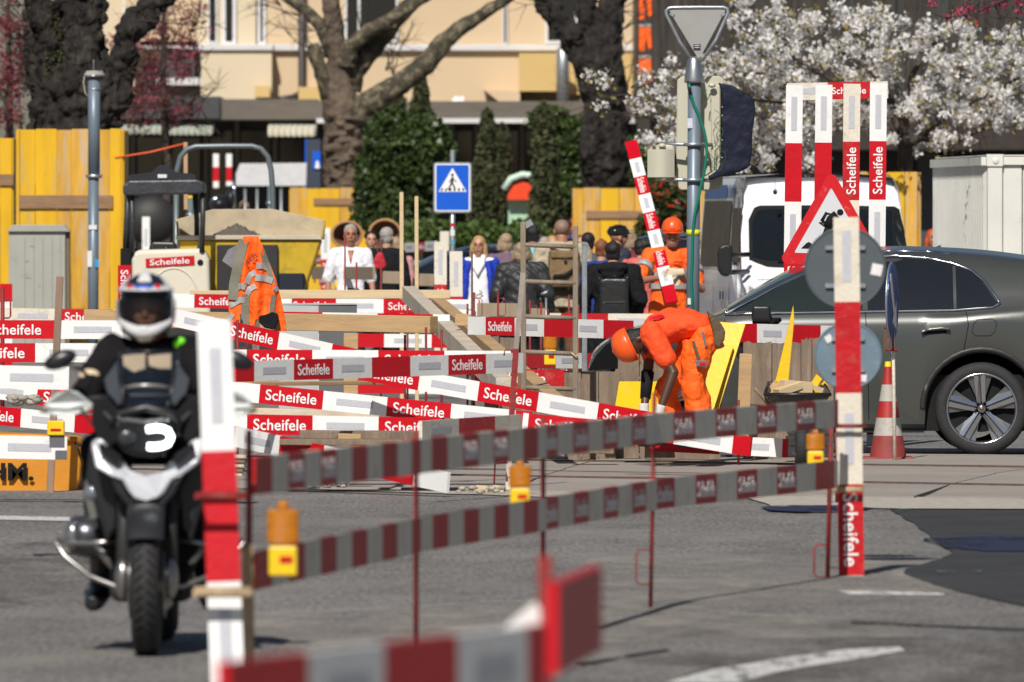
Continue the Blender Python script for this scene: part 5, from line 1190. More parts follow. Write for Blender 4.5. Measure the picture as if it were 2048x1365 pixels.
obj('rear_mudguard',MB().boxf(Mx(268,700,-.4),(340/176,0,0),(0,1.4,0),(0,0,110/176)),DRK,t)
t=thing('hoop_barrier','grey tubular hoop rising behind the dumper skip','hoop',Map(168)(440,HY+CH*168,1.5)); Mh=Map(168)
hp=[(345,360),(347,338),(354,312),(366,298),(384,292),(440,291),(498,291),(516,296),(530,312),(537,340),(540,380),(541,450)]
obj('tube',MB().tube([Mh(x,y,1.5) for x,y in hp]+[Mh(541,HY+CH*168,1.5)],.034,12),mat('hoop_grey',(.15,.175,.185),.4,metal=.3,var=.1,dirt=((.2,.16,.1),.1,10)),t)
obj('strut',MB().tube([Mh(345,360,1.5),Mh(345,HY+CH*168,1.5)],.034,12),MATS['hoop_grey'],t)
stake(371,285,372,420,165,.05,mat('raw_stake',(.45,.28,.16),.7),'raw stake with orange cord behind the loader canopy')
o=obj('marker_rope',MB().tube([Map(150)(230,316),Map(150)(300,305),Map(150)(372,287)],.014,5),mat('orange_cord',(.75,.10,.03),.6),None,Map(150)(230,316)); tag(o,'orange cord stretched from the hoarding to the raw stake','cord')
# more behind the dumper: red-white stripes, gas bottles, scooter shapes
for (x0,y0,x1,y1,lab) in ((432,308,432,376,'distant striped post left of the kiosk roof'),(458,308,458,372,'second distant striped post left of the kiosk roof')): plank((x0,y0,95),(x1,y1,95),lab,'W',off=.28,bl=.3,wd=.12,text=[],group='distant standing boards',strips=False)
t=thing('parked_scooter','dark parked scooter glimpsed above the dumper skip','scooter',Map(110)(455,HY+CH*110)); Mx=Map(110)
obj('body',MB().ell(Mx(440,408),(.2,.5,.16)).ell(Mx(462,398),(.1,.3,.22)),BLK,t); obj('mirror',MB().ell(Mx(431,400,-.3),(.07,.03,.05)).tube([Mx(468,420,-.2),Mx(469,385,-.2),Mx(470,352,-.1)],.022,8),CHR,t); obj('handlebar',MB().tube([Mx(480,420,-.1),Mx(482,406,-.1),Mx(489,402,-.1),Mx(496,408,-.1),Mx(497,420,-.1)],.018,8),mat('rusty_bar',(.3,.2,.12),.5),t)
obj('wheel',MB().lathe([(.05,-.05),(.2,-.05),(.24,0),(.2,.05),(.05,.05)],Mx(455,HY+CH*110-26),(1,0,0),20),RUB,t)
t=thing('dark_arch_seat','dark rounded seat backs seen below the loader canopy','seat',Map(112)(300,HY+CH*112)); obj('back',MB().ell(Map(112)(300,440),(.5,.3,.45)),DRK,t)
# wicker baskets/planter tubs behind the couple
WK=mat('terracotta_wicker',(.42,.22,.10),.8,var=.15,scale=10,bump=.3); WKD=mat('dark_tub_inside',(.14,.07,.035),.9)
for x,y,rx,ry,lab in ((694,470,30,26,'left round wicker chair back behind the white haired man'),(770,470,32,30,'right round wicker chair back behind the grey haired woman')):
    Mx=Map(128); t=thing('wicker_chair',lab,'chair',Mx(x,HY+CH*128),'round wicker chairs')
    obj('rim',MB().tube([Mx(x+rx*math.cos(a),y+ry*math.sin(a)) for a in [2*math.pi*k/28 for k in range(29)]],.022,8,caps=False),WK,t)
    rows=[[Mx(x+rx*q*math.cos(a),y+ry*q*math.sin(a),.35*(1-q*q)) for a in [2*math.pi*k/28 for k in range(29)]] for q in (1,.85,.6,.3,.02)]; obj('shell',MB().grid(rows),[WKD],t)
    obj('leg',MB().tube([Mx(x-12,y+ry,.1),Mx(x-16,HY+CH*128,.1)],.02,6),WK,t); obj('leg',MB().tube([Mx(x+12,y+ry,.1),Mx(x+16,HY+CH*128,.1)],.02,6),WK,t)
# hanging hi-vis jacket
Mx=Map(247); t=thing('hi_vis_jacket','orange hi vis jacket with grey bands hung over a post','jacket',Mx(512,660))
def surf(x,y): return -.06*math.sin(max(0,min(1,(x-455)/117))*math.pi)-.02*math.sin(x*.20+y*.02)-.012*math.sin(x*.11-y*.05+1)
def outline(y):      # left and right edge in pixels
    L_=[(475,487),(490,480),(520,476),(545,470),(575,459),(600,456),(640,459),(648,462)]; R2=[(475,517),(490,524),(520,536),(560,552),(600,562),(640,570),(660,572),(668,573)]
    def ip(T,y):
        for (a,b),(c,d) in zip(T,T[1:]):
            if a<=y<=c: return b+(d-b)*(y-a)/(c-a)
        return T[0][1] if y<T[0][0] else T[-1][1]
    return ip(L_,y),ip(R2,y)
rows=[];back=[]
ys=list(range(473,665,5))
for y in ys:
    l,r=outline(max(475,y)); row=[]
    for k in range(33):
        x=l+(r-l)*k/32; yy=y
        if y>628: yy=min(y,{0:650,1:648,2:650}.get(k//5,0) or (640 if k<20 else (632 if k<25 else 668)))
        row.append(Mx(x,yy,surf(x,y)-(.0 if 473<y else -.03)))
    rows.append(row); back.append([p+Vector((0,.12,0)) for p in row])
jk=MB().grid(rows).grid(back); obj('shell',jk,HVO,t)
GS=mat('olive_grey_panel',(.19,.18,.14),.8,var=.1,fold=.3)
def band(pts,w_,m_,nm='reflective_band',dd=.012):
    mb=MB(); r0=[];r1=[]
    for i in range(len(pts)-1):
        for j in range(6):
            q=j/6; x=pts[i][0]+(pts[i+1][0]-pts[i][0])*q; y=pts[i][1]+(pts[i+1][1]-pts[i][1])*q; r0.append((x,y))
    r0.append(pts[-1]); up=[];dn=[]
    for i,(x,y) in enumerate(r0):
        a=r0[min(i+1,len(r0)-1)]; b=r0[max(0,i-1)]; d=Vector((a[0]-b[0],a[1]-b[1])); d.normalize(); nx,ny=-d.y*w_/2,d.x*w_/2
        up.append(Mx(x+nx,y+ny,surf(x+nx,y+ny)-dd)); dn.append(Mx(x-nx,y-ny,surf(x-nx,y-ny)-dd))
    mb.grid([up,dn]); obj(nm,mb,m_,t)
band([(488,480),(478,520),(468,570),(466,600)],20,GS,'side_panel',.008); band([(524,500),(538,540),(548,575)],11,GS,'side_panel',.008); band([(492,590),(490,615),(492,655)],16,GS,'side_panel',.008); band([(548,590),(544,620),(556,660)],10,GS,'side_panel',.008)
band([(464,578),(482,572),(492,575)],12,HVR); band([(459,612),(480,600),(490,601)],12,HVR); band([(494,568),(501,550),(512,545)],11,HVR); band([(494,590),(500,578),(512,572)],11,HVR)
band([(513,533),(524,531),(536,536)],12,HVR); band([(511,556),(528,556),(546,562)],13,HVR); band([(457,640),(466,628)],10,HVR); band([(549,575),(556,582)],9,HVR)
put_text('sch',mat('dark_print',(.08,.03,.03),.8),t,Mx(502,517,-.10),(.75,0,.62),(-.62,0,.75),(0,-1,0),.10,height=.05)
obj('lining',MB().prism([Mx(474,490,.02),Mx(478,540,.02),Mx(466,538,.02),Mx(444,522,.02),(Mx(456,500,.02))],(0,.02,0)),mat('grey_lining',(.20,.19,.21),.7,fold=.3),t)
obj('sleeve_opening',MB().prism([Mx(x,y,-.09) for x,y in ((518,632),(530,630),(545,624),(556,628),(558,642),(548,660),(530,656),(518,645))],(0,.1,0)),BLKC,t,bev=.01)
obj('zip',MB().tube([Mx(481,628,-.11),Mx(482,652,-.11)],.008,5),RUST,t)
beam('jacket_post',(512,480,243),(512,HY+CH*243,243),.06,.06,OLDW,'weathered post carrying the orange jacket','post',up=(1,0,0))
# ================================================================== VEHICLES
def car_paint(name, col, rough=.22, metal=.5):
    m = mat(name, col, rough, metal=metal, var=.03, scale=2, coat=.6); return m
def lerp_tab(T, x):
    if x <= T[0][0]: return T[0][1]
    for (a, b), (c, d) in zip(T, T[1:]):
        if x <= c: return b+(d-b)*(x-a)/(c-a)
    return T[-1][1]
def smooth_tab(T, x):
    if x <= T[0][0]: return T[0][1]
    for i in range(len(T)-1):
        (a, b), (c, d) = T[i], T[i+1]
        if x <= c:
            m0 = ((d-T[i-1][1])/(c-T[i-1][0])) if i > 0 else (d-b)/(c-a); m1 = ((T[i+2][1]-b)/(T[i+2][0]-a)) if i+2 < len(T) else (d-b)/(c-a)
            h = c-a; t = (x-a)/h
            return (2*t**3-3*t*t+1)*b+(t**3-2*t*t+t)*h*m0+(-2*t**3+3*t*t)*d+(t**3-t*t)*h*m1
    return T[-1][1]
def build_car(label, MW, paint, group, hero=False, glass_front=None):
    """side profile in photo pixels at 250 px/m; MW maps local (x along, y in depth, z up) to world"""
    def Z(py): return CH-(py-HY)/250.0
    X = lambda px: (px-1180)/250.0
    top = [(1180,735),(1186,712),(1205,690),(1250,664),(1320,646),(1400,634),(1440,627),(1500,594),(1560,562),(1620,535),(1700,511),(1780,501),(1870,502),(1950,506),(2020,513),(2100,526),(2190,554),(2260,592),(2320,632),(2362,652),(2374,672),(2378,700)]
    belt = [(1180,745),(1205,700),(1250,674),(1320,656),(1400,645),(1440,638),(1500,628),(1700,624),(1900,620),(1990,612),(2080,608),(2200,612),(2260,625),(2320,646),(2362,660),(2378,720)]
    wc = ((1312,818),(1964,818)); Rw = 93; Ra = 112
    xs = sorted(set([1180,1183,1188,1196,1208,1225,1245]+list(range(1260,2370,14))+[2366,2372,2376,2378]+[c[0]+int(Ra*math.cos(a)) for c in wc for a in [math.pi*k/12 for k in range(13)]]))
    def section(px):
        zt = Z(smooth_tab(top, px)); zb = min(Z(smooth_tab(belt, px)), zt-.005); yl = 866
        for c in wc:
            if abs(px-c[0]) <= Ra: yl = min(yl, c[1]-math.sqrt(max(0, Ra**2-(px-c[0])**2)))
        zl = Z(yl); 
        # plan view narrowing at nose and tail
        nar = 0.0
        if px < 1330: nar = .42*((1330-px)/150)**2.3
        if px > 2230: nar = .30*((px-2230)/148)**2.2
        y0 = .02+nar
        gh = zt-zb                               # greenhouse height
        zs = zb-.04
        pts = [(y0+.03, zl), (y0+.005, zl+(zs-zl)*.18), (y0-.008, zl+(zs-zl)*.5), (y0+.0, zl+(zs-zl)*.74), (y0+.012, zl+(zs-zl)*.92), (y0+.04, zs), (y0+.075, zb)]
        inset = .075+.30*min(1, gh/.45)
        for q in (.25, .5, .75, .92): pts.append((y0+.075+(inset-.075)*q*(.75+.25*q), zb+gh*.93*q))
        pts.append((y0+inset+.06, zt-gh*.03-.006)); pts.append((y0+inset+.22, zt)); pts.append((.95, zt+min(.03, gh*.1)))
        return pts
    t = thing('parked_car' if not hero else 'car', label, 'car', MW @ Vector((2.3, .95, 0)), group)
    def W(px, y, z): return MW @ Vector((X(px), y, z))
    rowsN = []; rowsF = []
    for px in xs:
        sec = section(px); rowsN.append([W(px, y, z) for y, z in sec]); rowsF.append([W(px, 1.9-y, z) for y, z in sec])
    body = MB(); body.grid(rowsN); body.grid(rowsF)
    for rr in (0, -1):
        body.add(rowsN[rr]+list(reversed(rowsF[rr])), [tuple(range(len(rowsN[rr])*2))])
    obj('body', body, paint, t)
    obj('underbody', MB().boxf(W(1200,.12,.2), MW.to_3x3() @ Vector((4.6,0,0)), MW.to_3x3() @ Vector((0,1.66,0)), (0,0,.45)), BLKM, t)
    obj('cabin', MB().boxf(W(1500,.5,.6), MW.to_3x3() @ Vector((2.6,0,0)), MW.to_3x3() @ Vector((0,.9,0)), (0,0,.42)), BLKM, t)
    # surface patch following the body
    def surf(px, py, off=.006):
        z = Z(py); sec = section(px); y = sec[0][0]
        for (ya, za), (yb, zb_) in zip(sec, sec[1:]):
            if za <= z <= zb_ and zb_ > za: y = ya+(yb-ya)*(z-za)/(zb_-za); break
        else: y = sec[-3][0]
        return W(px, y-off, z)
    def patch(name, up, lo, x0, x1, m, nrow=6, n=26, off=.006, edge=None):
        rows = []
        for j in range(nrow+1):
            q = j/nrow; rows.append([surf(x0+(x1-x0)*i/n, lerp_tab(up, x0+(x1-x0)*i/n)*(1-q)+lerp_tab(lo, x0+(x1-x0)*i/n)*q, off) for i in range(n+1)])
        o_ = obj(name, MB().grid(rows), m, t)
        return o_
    def line(name, pts, r, m, off=.01, par=None, n=5):
        P_ = []
        for (a, b) in zip(pts, pts[1:]):
            for k in range(6): q = k/6; P_.append(surf(a[0]+(b[0]-a[0])*q, a[1]+(b[1]-a[1])*q, off))
        P_.append(surf(*pts[-1], off)); return obj(name, MB().tube(P_, r, n), m, par or t)
    upF = [(1468,622),(1500,606),(1560,573),(1620,546),(1700,523),(1726,520)]; loF = [(1468,624),(1500,622),(1726,621)]
    upR = [(1736,519),(1790,515),(1860,520),(1908,530)]; loR = [(1736,621),(1908,618)]
    upQ = [(1914,531),(1945,545),(1970,568),(1990,598),(1996,607)]; loQ = [(1914,618),(1970,615),(1996,609)]
    patch('front_side_window', upF, loF, 1468, 1726, glass_front or GLS, n=30)
    patch('rear_side_window', upR, loR, 1736, 1908, GLS); patch('quarter_window', upQ, loQ, 1914, 1996, GLS, n=14)
    line('window_trim', [(1450,628),(1468,620),(1500,603),(1560,570),(1620,543),(1700,520),(1736,516),(1790,512),(1860,517),(1910,528),(1945,541),(1972,564),(1992,593),(2000,607),(1985,615),(1908,621),(1726,624),(1450,629)], .012, CHR if hero else BLK, .012)
    # windshield over the front of the roof
    ws = []
    for px in range(1456, 1640, 12):
        sec = section(px); zt = sec[-1][1]; r = [W(px, sec[-3][0]+.05, sec[-3][1]+.008), W(px, sec[-2][0]+.1, sec[-2][1]+.012), W(px, .95, zt+.012), W(px, 1.9-sec[-2][0]-.1, sec[-2][1]+.012), W(px, 1.9-sec[-3][0]-.05, sec[-3][1]+.008)]; ws.append(r)
    obj('windshield', MB().grid(ws), GLS, t)
    ws = []
    for px in range(2060, 2250, 14):
        sec = section(px); zt = sec[-1][1]; ws.append([W(px, sec[-3][0]+.05, sec[-3][1]+.008), W(px, .95, zt+.012), W(px, 1.9-sec[-3][0]-.05, sec[-3][1]+.008)])
    obj('rear_window', MB().grid(ws), GLS, t)
    # seams, handle, trims
    sm_ = BLKM
    line('door_seam', [(1932,618),(1937,650),(1928,700),(1918,728),(1905,760)], .0035, sm_, .002); line('door_seam', [(1731,622),(1735,700),(1738,840)], .0035, sm_, .002); line('door_seam', [(1450,640),(1446,700),(1440,840)], .0035, sm_, .002)
    line('fuel_flap', [(1955,640),(1985,638),(1994,646),(1990,664),(1980,672),(1950,672),(1944,664),(1948,648),(1955,640)], .0025, sm_, .002)
    line('body_crease', [(2378,672),(2200,650),(2060,640)], .003, sm_, .001)
    line('sill_trim', [(1420,855),(1850,855)], .03, BLKM, .0)
    arc_ = [(1964+(Ra-1)*math.cos(a), 818-(Ra-1)*math.sin(a)) for a in [math.pi*k/20*1.12-.19 for k in range(21)]]
    for c in wc:
        a_ = [(c[0]+(Ra+7)*math.cos(a), c[1]-(Ra+7)*math.sin(a)) for a in [math.pi*(k/18) for k in range(19)]]
        line('arch_trim', [(x, min(y, 862)) for x, y in a_], .026, BLKM if not hero else mat('arch_plastic', (.02,.02,.021), .5), -.010, n=8)
    dh = line('door_handle', [(1843,665),(1856,660),(1884,657),(1900,659)], .014, paint, .03); 
    line('handle_recess', [(1848,667),(1894,664)], .012, BLKM, .0)
    line('roof_rail', [(1700,512),(1780,503),(1870,505),(1940,514),(1978,524)], .014, CHR if hero else BLK, -.03)
    # mirror
    c_m = surf(1522,628,.12); mm = MB().box(c_m, (.15,.22,.13)); mo = obj('mirror', mm, BLK, t); finish(mo, .012, 8); obj('mirror_arm', MB().tube([surf(1535,640,.1), surf(1560,640,.0)], .02, 6), BLK, t)
    # wheels
    for ci, c in enumerate(wc):
        for side in (0, 1):
            cw = W(c[0], .03 if side == 0 else 1.87, Z(c[1])); ax = (MW.to_3x3() @ Vector((0, -1 if side == 0 else 1, 0))).normalized()
            wh = obj('tyre', MB().lathe([(.27,-.26),(.34,-.26),(.368,-.22),(.372,-.15),(.372,-.06),(.365,-.02),(.34,.0),(.30,.004),(.285,-.004),(.27,-.02)], cw, ax, 48), RUB, t)
            if side == 1: continue
            rm = mat('machined_alloy', (.46,.48,.52), .2, metal=.95, var=.05); dk = mat('dark_alloy', (.10,.105,.11), .35, metal=.7)
            sd = (MW.to_3x3() @ Vector((1,0,0))).normalized(); up = Vector((0,0,1))
            obj('rim', MB().lathe([(.262,-.20),(.262,-.03),(.272,-.006),(.284,-.002),(.286,-.01),(.272,-.04)], cw, ax, 48), rm, wh)
            obj('brake_disc', MB().lathe([(0,-.16),(.19,-.16),(.19,-.15),(0,-.15)], cw, ax, 32), mat('brake_steel', (.12,.12,.12), .4, metal=.8), wh)
            for k in range(5):
                a = math.radians(90+72*k+(4 if ci else 20)); d = sd*math.cos(a)+up*math.sin(a); nrm = d.cross(ax)
                for sgn in (-1, 1):
                    q = [cw+d*.04+nrm*sgn*.006-ax*.03, cw+d*.05+nrm*sgn*.034-ax*.035, cw+d*.266+nrm*sgn*.047-ax*.012, cw+d*.266+nrm*sgn*.009-ax*.006]
                    obj('spoke', MB().prism(q, -ax*.03), rm, wh)
                q = [cw+d*.06-ax*.045+nrm*.01, cw+d*.262-ax*.02+nrm*.013, cw+d*.262-ax*.02-nrm*.013, cw+d*.06-ax*.045-nrm*.01]
                obj('spoke_channel', MB().prism(q, -ax*.02), dk, wh)
                d2 = d; n2 = nrm
                for sg in (-1,1):
                    q = [cw+d2*.07+n2*sg*.03-ax*.05, cw+d2*.262+n2*sg*.044-ax*.03, cw+(d2*.252+n2*sg*.098)-ax*.03, cw+d2*.16+n2*sg*.062-ax*.045]
                    obj('spoke_web', MB().prism(q, -ax*.02), mat('satin_alloy', (.15,.155,.16), .4, metal=.7), wh)
                b = cw+(sd*math.cos(a+.628)+up*math.sin(a+.628))*.055-ax*.02; obj('wheel_bolt', MB().tube([b-ax*.02, b+ax*.004], .008, 8), BLKM, wh)
            obj('hub_cap', MB().lathe([(0,.0),(.03,-.004),(.034,-.012),(.036,-.03)], cw-ax*.012, ax, 20), rm, wh)
            obj('hub_badge', MB().lathe([(0,.0),(.016,-.002),(.016,-.008)], cw-ax*.008, ax, 16), mat('badge_bronze', (.35,.16,.08), .3, metal=.6), wh)
    # lights
    ll = MB(); r = []
    for px in (1196,1215,1240,1270): r.append([surf(px, lerp_tab(belt, px)+8, .004), surf(px, lerp_tab(belt, px)+26, .004)])
    obj('headlight', MB().grid(r), mat('lamp_glass', (.3,.32,.34), .05, spec=.8), t)
    r = [[surf(px, 655+(px-2300)*.1, .004), surf(px, 668+(px-2300)*.1, .004)] for px in (2290,2320,2350,2372)]; obj('tail_light', MB().grid(r), mat('tail_red', (.35,.005,.005), .1), t)
    return t
GTINT = bpy.data.materials.new('tinted_see_through_glass'); GTINT.use_nodes = True
_n = GTINT.node_tree.nodes; _b = _n['Principled BSDF']; _b.inputs['Base Color'].default_value = (.02,.03,.03,1); _b.inputs['Roughness'].default_value = .02; _b.inputs['Alpha'].default_value = .72
PCAR = car_paint('grey_green_metallic', (.070,.075,.071), .26, .35)
D25 = F/250
MWc = Matrix.Translation(((1180-1024)/250.0, D25, 0))
build_car('dark grey green coupe style SUV waiting at the right behind the cone', MWc, PCAR, 'cars', True, GTINT)
PBLUE = car_paint('dark_blue_paint', (.006,.012,.035), .2, .3); PBK = car_paint('blue_black_paint', (.005,.008,.02), .2, .3)
def park(px, s, ang, sc=1.0, zs=1.0, flip=False):
    return Matrix.Translation(((px-1024)/s, F/s, 0)) @ Matrix.Rotation(ang, 4, 'Z') @ Matrix.Diagonal((sc, sc, sc*zs, 1)) @ Matrix.Translation((-2.4, 0, 0))
build_car('dark blue parked car behind the woman in the blue cardigan', park(990, 150, .12, 1.0, .93), PBLUE, 'cars')
build_car('blue black parked car behind the cyclist in the helmet', park(1330, 146, -.08, 1.0, 1.02), PBK, 'cars')
# ------------------------------------------------------------------ van, nose towards the camera
sV = 183; Mv = Map(sV); ang = math.radians(5.0)
t = thing('white_van', 'white panel van facing the camera behind the board frame', 'van', Vector((Mv(1665,438).x, F/sV+2.5, 0)))
VW = mat('van_white_paint', (.80,.81,.84), .22, var=.02, coat=.5); VG = mat('van_glass', (.008,.011,.014), .06, spec=.5)
x0v = Mv(1503,0).x; x1v = Mv(1846,0).x; cxv = (x0v+x1v)/2; Wv = x1v-x0v; yv = F/sV
def V(u, d, z, tum=True):          # u -1..1 across, d depth back from the nose
    k = 1-(.10*max(0, (z-1.15)/1.25)**1.4 if tum else 0)
    return Vector((cxv+u*Wv/2*k+(-math.sin(ang))*d, yv+d*math.cos(ang), z))
secs = []
prof = [(.28,.02),(.60,0),(.86,.03),(.98,.12),(1.12,.38),(1.20,.72),(1.30,.88)]     # nose: z, d
def nose_d(z): 
    for (a, b), (c, d) in zip(prof, prof[1:]):
        if a <= z <= c: return b+(d-b)*(z-a)/(c-a)
    return prof[0][1] if z < .28 else .88+(z-1.30)*.78
nu = 16
rows = []
for z in [.28,.45,.6,.75,.86,.92,.98,1.05,1.12,1.2,1.3,1.45,1.6,1.75,1.9,2.05,2.15,2.25,2.32,2.36]:
    row = []
    for k in range(nu+1):
        u = -1+2*k/nu; bow = (.12 if z < 1.3 else .10)*abs(u)**2.4+(.16 if z < 1.3 else .1)*max(0,abs(u)-.85)/.15*.6
        row.append(V(u*(1 if z < 2.25 else 1-(z-2.25)*.35), nose_d(z)+bow+(max(0,z-2.2)*1.5), z))
    rows.append(row)
nose = MB().grid(rows); obj('front_body', nose, VW, t)
sb = MB()
zs = [.28,.6,1.0,1.3,1.6,1.9,2.15,2.25,2.32,2.36]
for sgn in (-1, 1):
    r_ = []
    for d in (0,.5,1.0,1.5,2.2,3.2,4.2,5.6):
        r_.append([V(sgn*(1 if z < 2.25 else 1-(z-2.25)*.35), max(d, 0)+nose_d(z)*(1 if d < 1.5 else 0)+.28*(d < .1), z) if d < 1.5 else V(sgn*(1 if z < 2.25 else 1-(z-2.25)*.35), max(d, nose_d(z)), z) for z in zs])
    sb.grid(r_)
obj('side_body', sb, VW, t)
rf = [[V(u*.96, d+(0.0 if d > 1.8 else .02), 2.36+.045*(1-u*u)*(1 if d > 2.0 else .3), False)+Vector((0,0,0)) for u in (-.9,-.5,0,.5,.9)] for d in (1.85,2.1,2.6,3.6,5.6)]
rf = [[V(u, d, 2.36+.05*(1-u*u)) for u in (-.97,-.5,0,.5,.97)] for d in (1.75,2.1,2.6,3.6,5.6)]
obj('roof', MB().grid(rf), VW, t); obj('rear', MB().prism([V(-1,5.6,.3),V(1,5.6,.3),V(.97,5.6,2.36),V(-.97,5.6,2.36)], (0,.03,0)), VW, t)
def on_front(px, py, off=.012):   # point on the nose surface at a photo pixel
    z = CH-(py-HY)/sV; x = (px-1024)/sV
    for _ in range(3):
        k = 1-.10*max(0, (z-1.15)/1.25)**1.4; u = max(-1, min(1, (x+math.sin(ang)*nose_d(z)-cxv)/(Wv/2*k)))
        bow = (.12 if z < 1.3 else .10)*abs(u)**2.4+(.16 if z < 1.3 else .1)*max(0,abs(u)-.85)/.15*.6
        d = nose_d(z)+bow
    p = V(u, d, z); return p+Vector((0,-off,0))
def fpatch(name, poly, m, off=.012, nx=18, ny=8, up=None, lo=None, x0=0, x1=0):
    rows = []
    for j in range(ny+1):
        q = j/ny; rows.append([on_front(x0+(x1-x0)*i/nx, lerp_tab(up, x0+(x1-x0)*i/nx)*(1-q)+lerp_tab(lo, x0+(x1-x0)*i/nx)*q, off) for i in range(nx+1)])
    return obj(name, MB().grid(rows), m, t)
fpatch('windshield_surround', None, BLKM, .012, up=[(1504,440),(1510,418),(1525,411),(1660,410),(1805,413),(1817,424),(1833,520)], lo=[(1504,520),(1540,535),(1660,538),(1800,536),(1833,524)], x0=1504, x1=1833, nx=30)
ws = fpatch('windshield', None, VG, .022, up=[(1511,445),(1516,426),(1530,419),(1660,418),(1798,421),(1808,430),(1823,512)], lo=[(1511,514),(1540,521),(1660,523),(1800,521),(1823,514)], x0=1511, x1=1823, nx=30)
for x0_ in (1532, 1745): 
    a = on_front(x0_, 440, .03); obj('headrest', MB().boxf(a+Vector((0,.005,-.42)), (.22,0,0), (0,.003,0), (0,0,.36)), mat('seat_grey', (.025,.035,.04), .6), ws, bev=.001)
obj('dangling_ornament', MB().ell(Mv(1555,384,1.3)+Vector((0,-.2,0)), (.025,.02,.03)).tube([Mv(1555,360,1.1), Mv(1555,382,1.1)], .003, 4), BLK, t)
obj('wiper', MB().tube([on_front(1560,524,.04), on_front(1640,519,.05), on_front(1760,527,.05)], .01, 6), BLK, t)
fpatch('bonnet_seam', None, BLKM, .004, up=[(1510,560),(1840,560)], lo=[(1510,561),(1840,561)], x0=1510, x1=1838, ny=1)
fpatch('headlight', None, mat('lamp_glass', (.3,.32,.34), .05), .01, up=[(1503,572),(1530,592)], lo=[(1503,600),(1530,605)], x0=1503, x1=1530, nx=8)
fpatch('headlight', None, MATS['lamp_glass'], .01, up=[(1810,592),(1842,572)], lo=[(1810,605),(1842,600)], x0=1810, x1=1842, nx=8)
fpatch('grille', None, BLKM, .01, up=[(1560,596),(1790,596)], lo=[(1560,640),(1790,640)], x0=1560, x1=1790)
fpatch('bumper', None, mat('bumper_grey', (.05,.05,.05), .6), .02, up=[(1505,660),(1842,660)], lo=[(1505,725),(1842,725)], x0=1505, x1=1842)
# side glass and band on the left flank
def on_side(d, z, off=.012): p = V(-1, d, z); return p+Vector((-off, -.004, 0))
def spatch(name, d0, d1, z0, z1, m, off=.012, sl=0):
    return obj(name, MB().grid([[on_side(d0+(d1-d0)*i/8+sl*(z-z0), z, off) for i in range(9)] for z in (z0, (z0*2+z1)/3, (z0+2*z1)/3, z1)]), m, t)
SG_ = mat('side_glass', (.03,.026,.022), .35, var=.6, scale=3, spec=.15); spatch('door_window', 1.25, 2.15, 1.42, 2.02, SG_, sl=.3); spatch('side_window', 2.45, 5.4, 1.36, 2.1, SG_)
spatch('blue_stripe', 3.1, 5.5, 2.13, 2.28, mat('stripe_blue', (.02,.10,.30), .4)); spatch('side_moulding', 1.4, 5.4, .62, .72, mat('bumper_grey', (.05,.05,.05), .6), .02)
for k in range(4): spatch('thin_stripe', 2.3+k*.18, 2.38+k*.18, 2.13, 2.28, MATS['stripe_blue'], .013)
spatch('door_seam', 2.28, 2.32, .4, 2.25, BLKM, .004); spatch('door_seam', 3.98, 4.0, .4, 2.25, BLKM, .004)
for (d, z) in ((2.6,1.0),(2.9,1.0)): spatch('handle_plate', d, d+.14, z, z+.09, BLKM, .03)
mr = MB().prism([Mv(x,y,.5) for x,y in ((1436,505),(1440,493),(1452,488),(1465,490),(1467,500),(1466,545),(1458,555),(1444,552),(1437,540))], (0,.14,0)); obj('mirror', mr, BLK, t, bev=.03, bseg=3)
for y in (512,546): obj('mirror_arm', MB().tube([Mv(1455,y,.6), Mv(1500,y-2,.9)], .028, 8), BLK, t)
mr = MB().prism([Mv(x,y,.5) for x,y in ((1872,505),(1876,493),(1892,490),(1903,495),(1903,545),(1890,553),(1874,545))], (0,.14,0)); obj('mirror', mr, BLK, t, bev=.03, bseg=3)
for u in (-.86, .86):
    for d in (.95, 4.4): obj('wheel', MB().lathe([(.05,-.11),(.28,-.12),(.34,-.08),(.34,.08),(.28,.12),(.05,.11)], V(u, d, .34), (1,0,0), 28), RUB, t)
obj('underbody', MB().boxf(V(-.9,.3,.25), V(.9,.3,.25)-V(-.9,.3,.25), V(0,5.5,0)-V(0,.3,0), (0,0,.3)), BLKM, t)

# ------------------------------------------------------------------ motorcycle (Q: photo pixel + depth behind the front wheel centre)
sM = 460; Mq = Map(sM); Q = lambda x, y, d=0.0: Mq(x, y, d)
t = thing('motorcycle', 'large adventure motorcycle with one lit headlamp ridden towards the camera', 'motorcycle', Vector((Q(292,438).x, F/sM+.7, 0)))
GREYC = mat('silver_grey_cowl', (.50,.51,.55), .3, var=.04, coat=.4, spec=.6); NVY = mat('navy_gloss', (.012,.018,.035), .25, coat=.4); CHM = mat('satin_chrome', (.35,.34,.33), .3, metal=.9, var=.1)
HGD = mat('handguard_silver', (.62,.65,.64), .35, var=.05, coat=.3)
wc_ = Vector((Q(293,438).x, F/sM+.02, .315))
tread = []
fw = obj('front_wheel', MB().lathe([(.20,-.05),(.255,-.062),(.285,-.060),(.305,-.042),(.315,-.018),(.317,0),(.315,.018),(.305,.042),(.285,.060),(.255,.062),(.20,.05)], wc_, (1,0,0), 56), RUB, t)
gr = MB()
for k in range(44):
    a = 2*math.pi*k/44
    for sgn in (-1, 1):
        a2 = a+(.07 if sgn > 0 else 0); p = wc_+Vector((sgn*.010, math.cos(a2)*.3185, math.sin(a2)*.3185)); q = wc_+Vector((sgn*.042, math.cos(a2+.09)*.307, math.sin(a2+.09)*.307)); gr.bar(p, q, .008, .006, (0, math.cos(a2), math.sin(a2)))
gq = obj('tread_groove', gr, mat('groove_black', (.004,.004,.004), .95), fw); gq['kind'] = 'stuff'
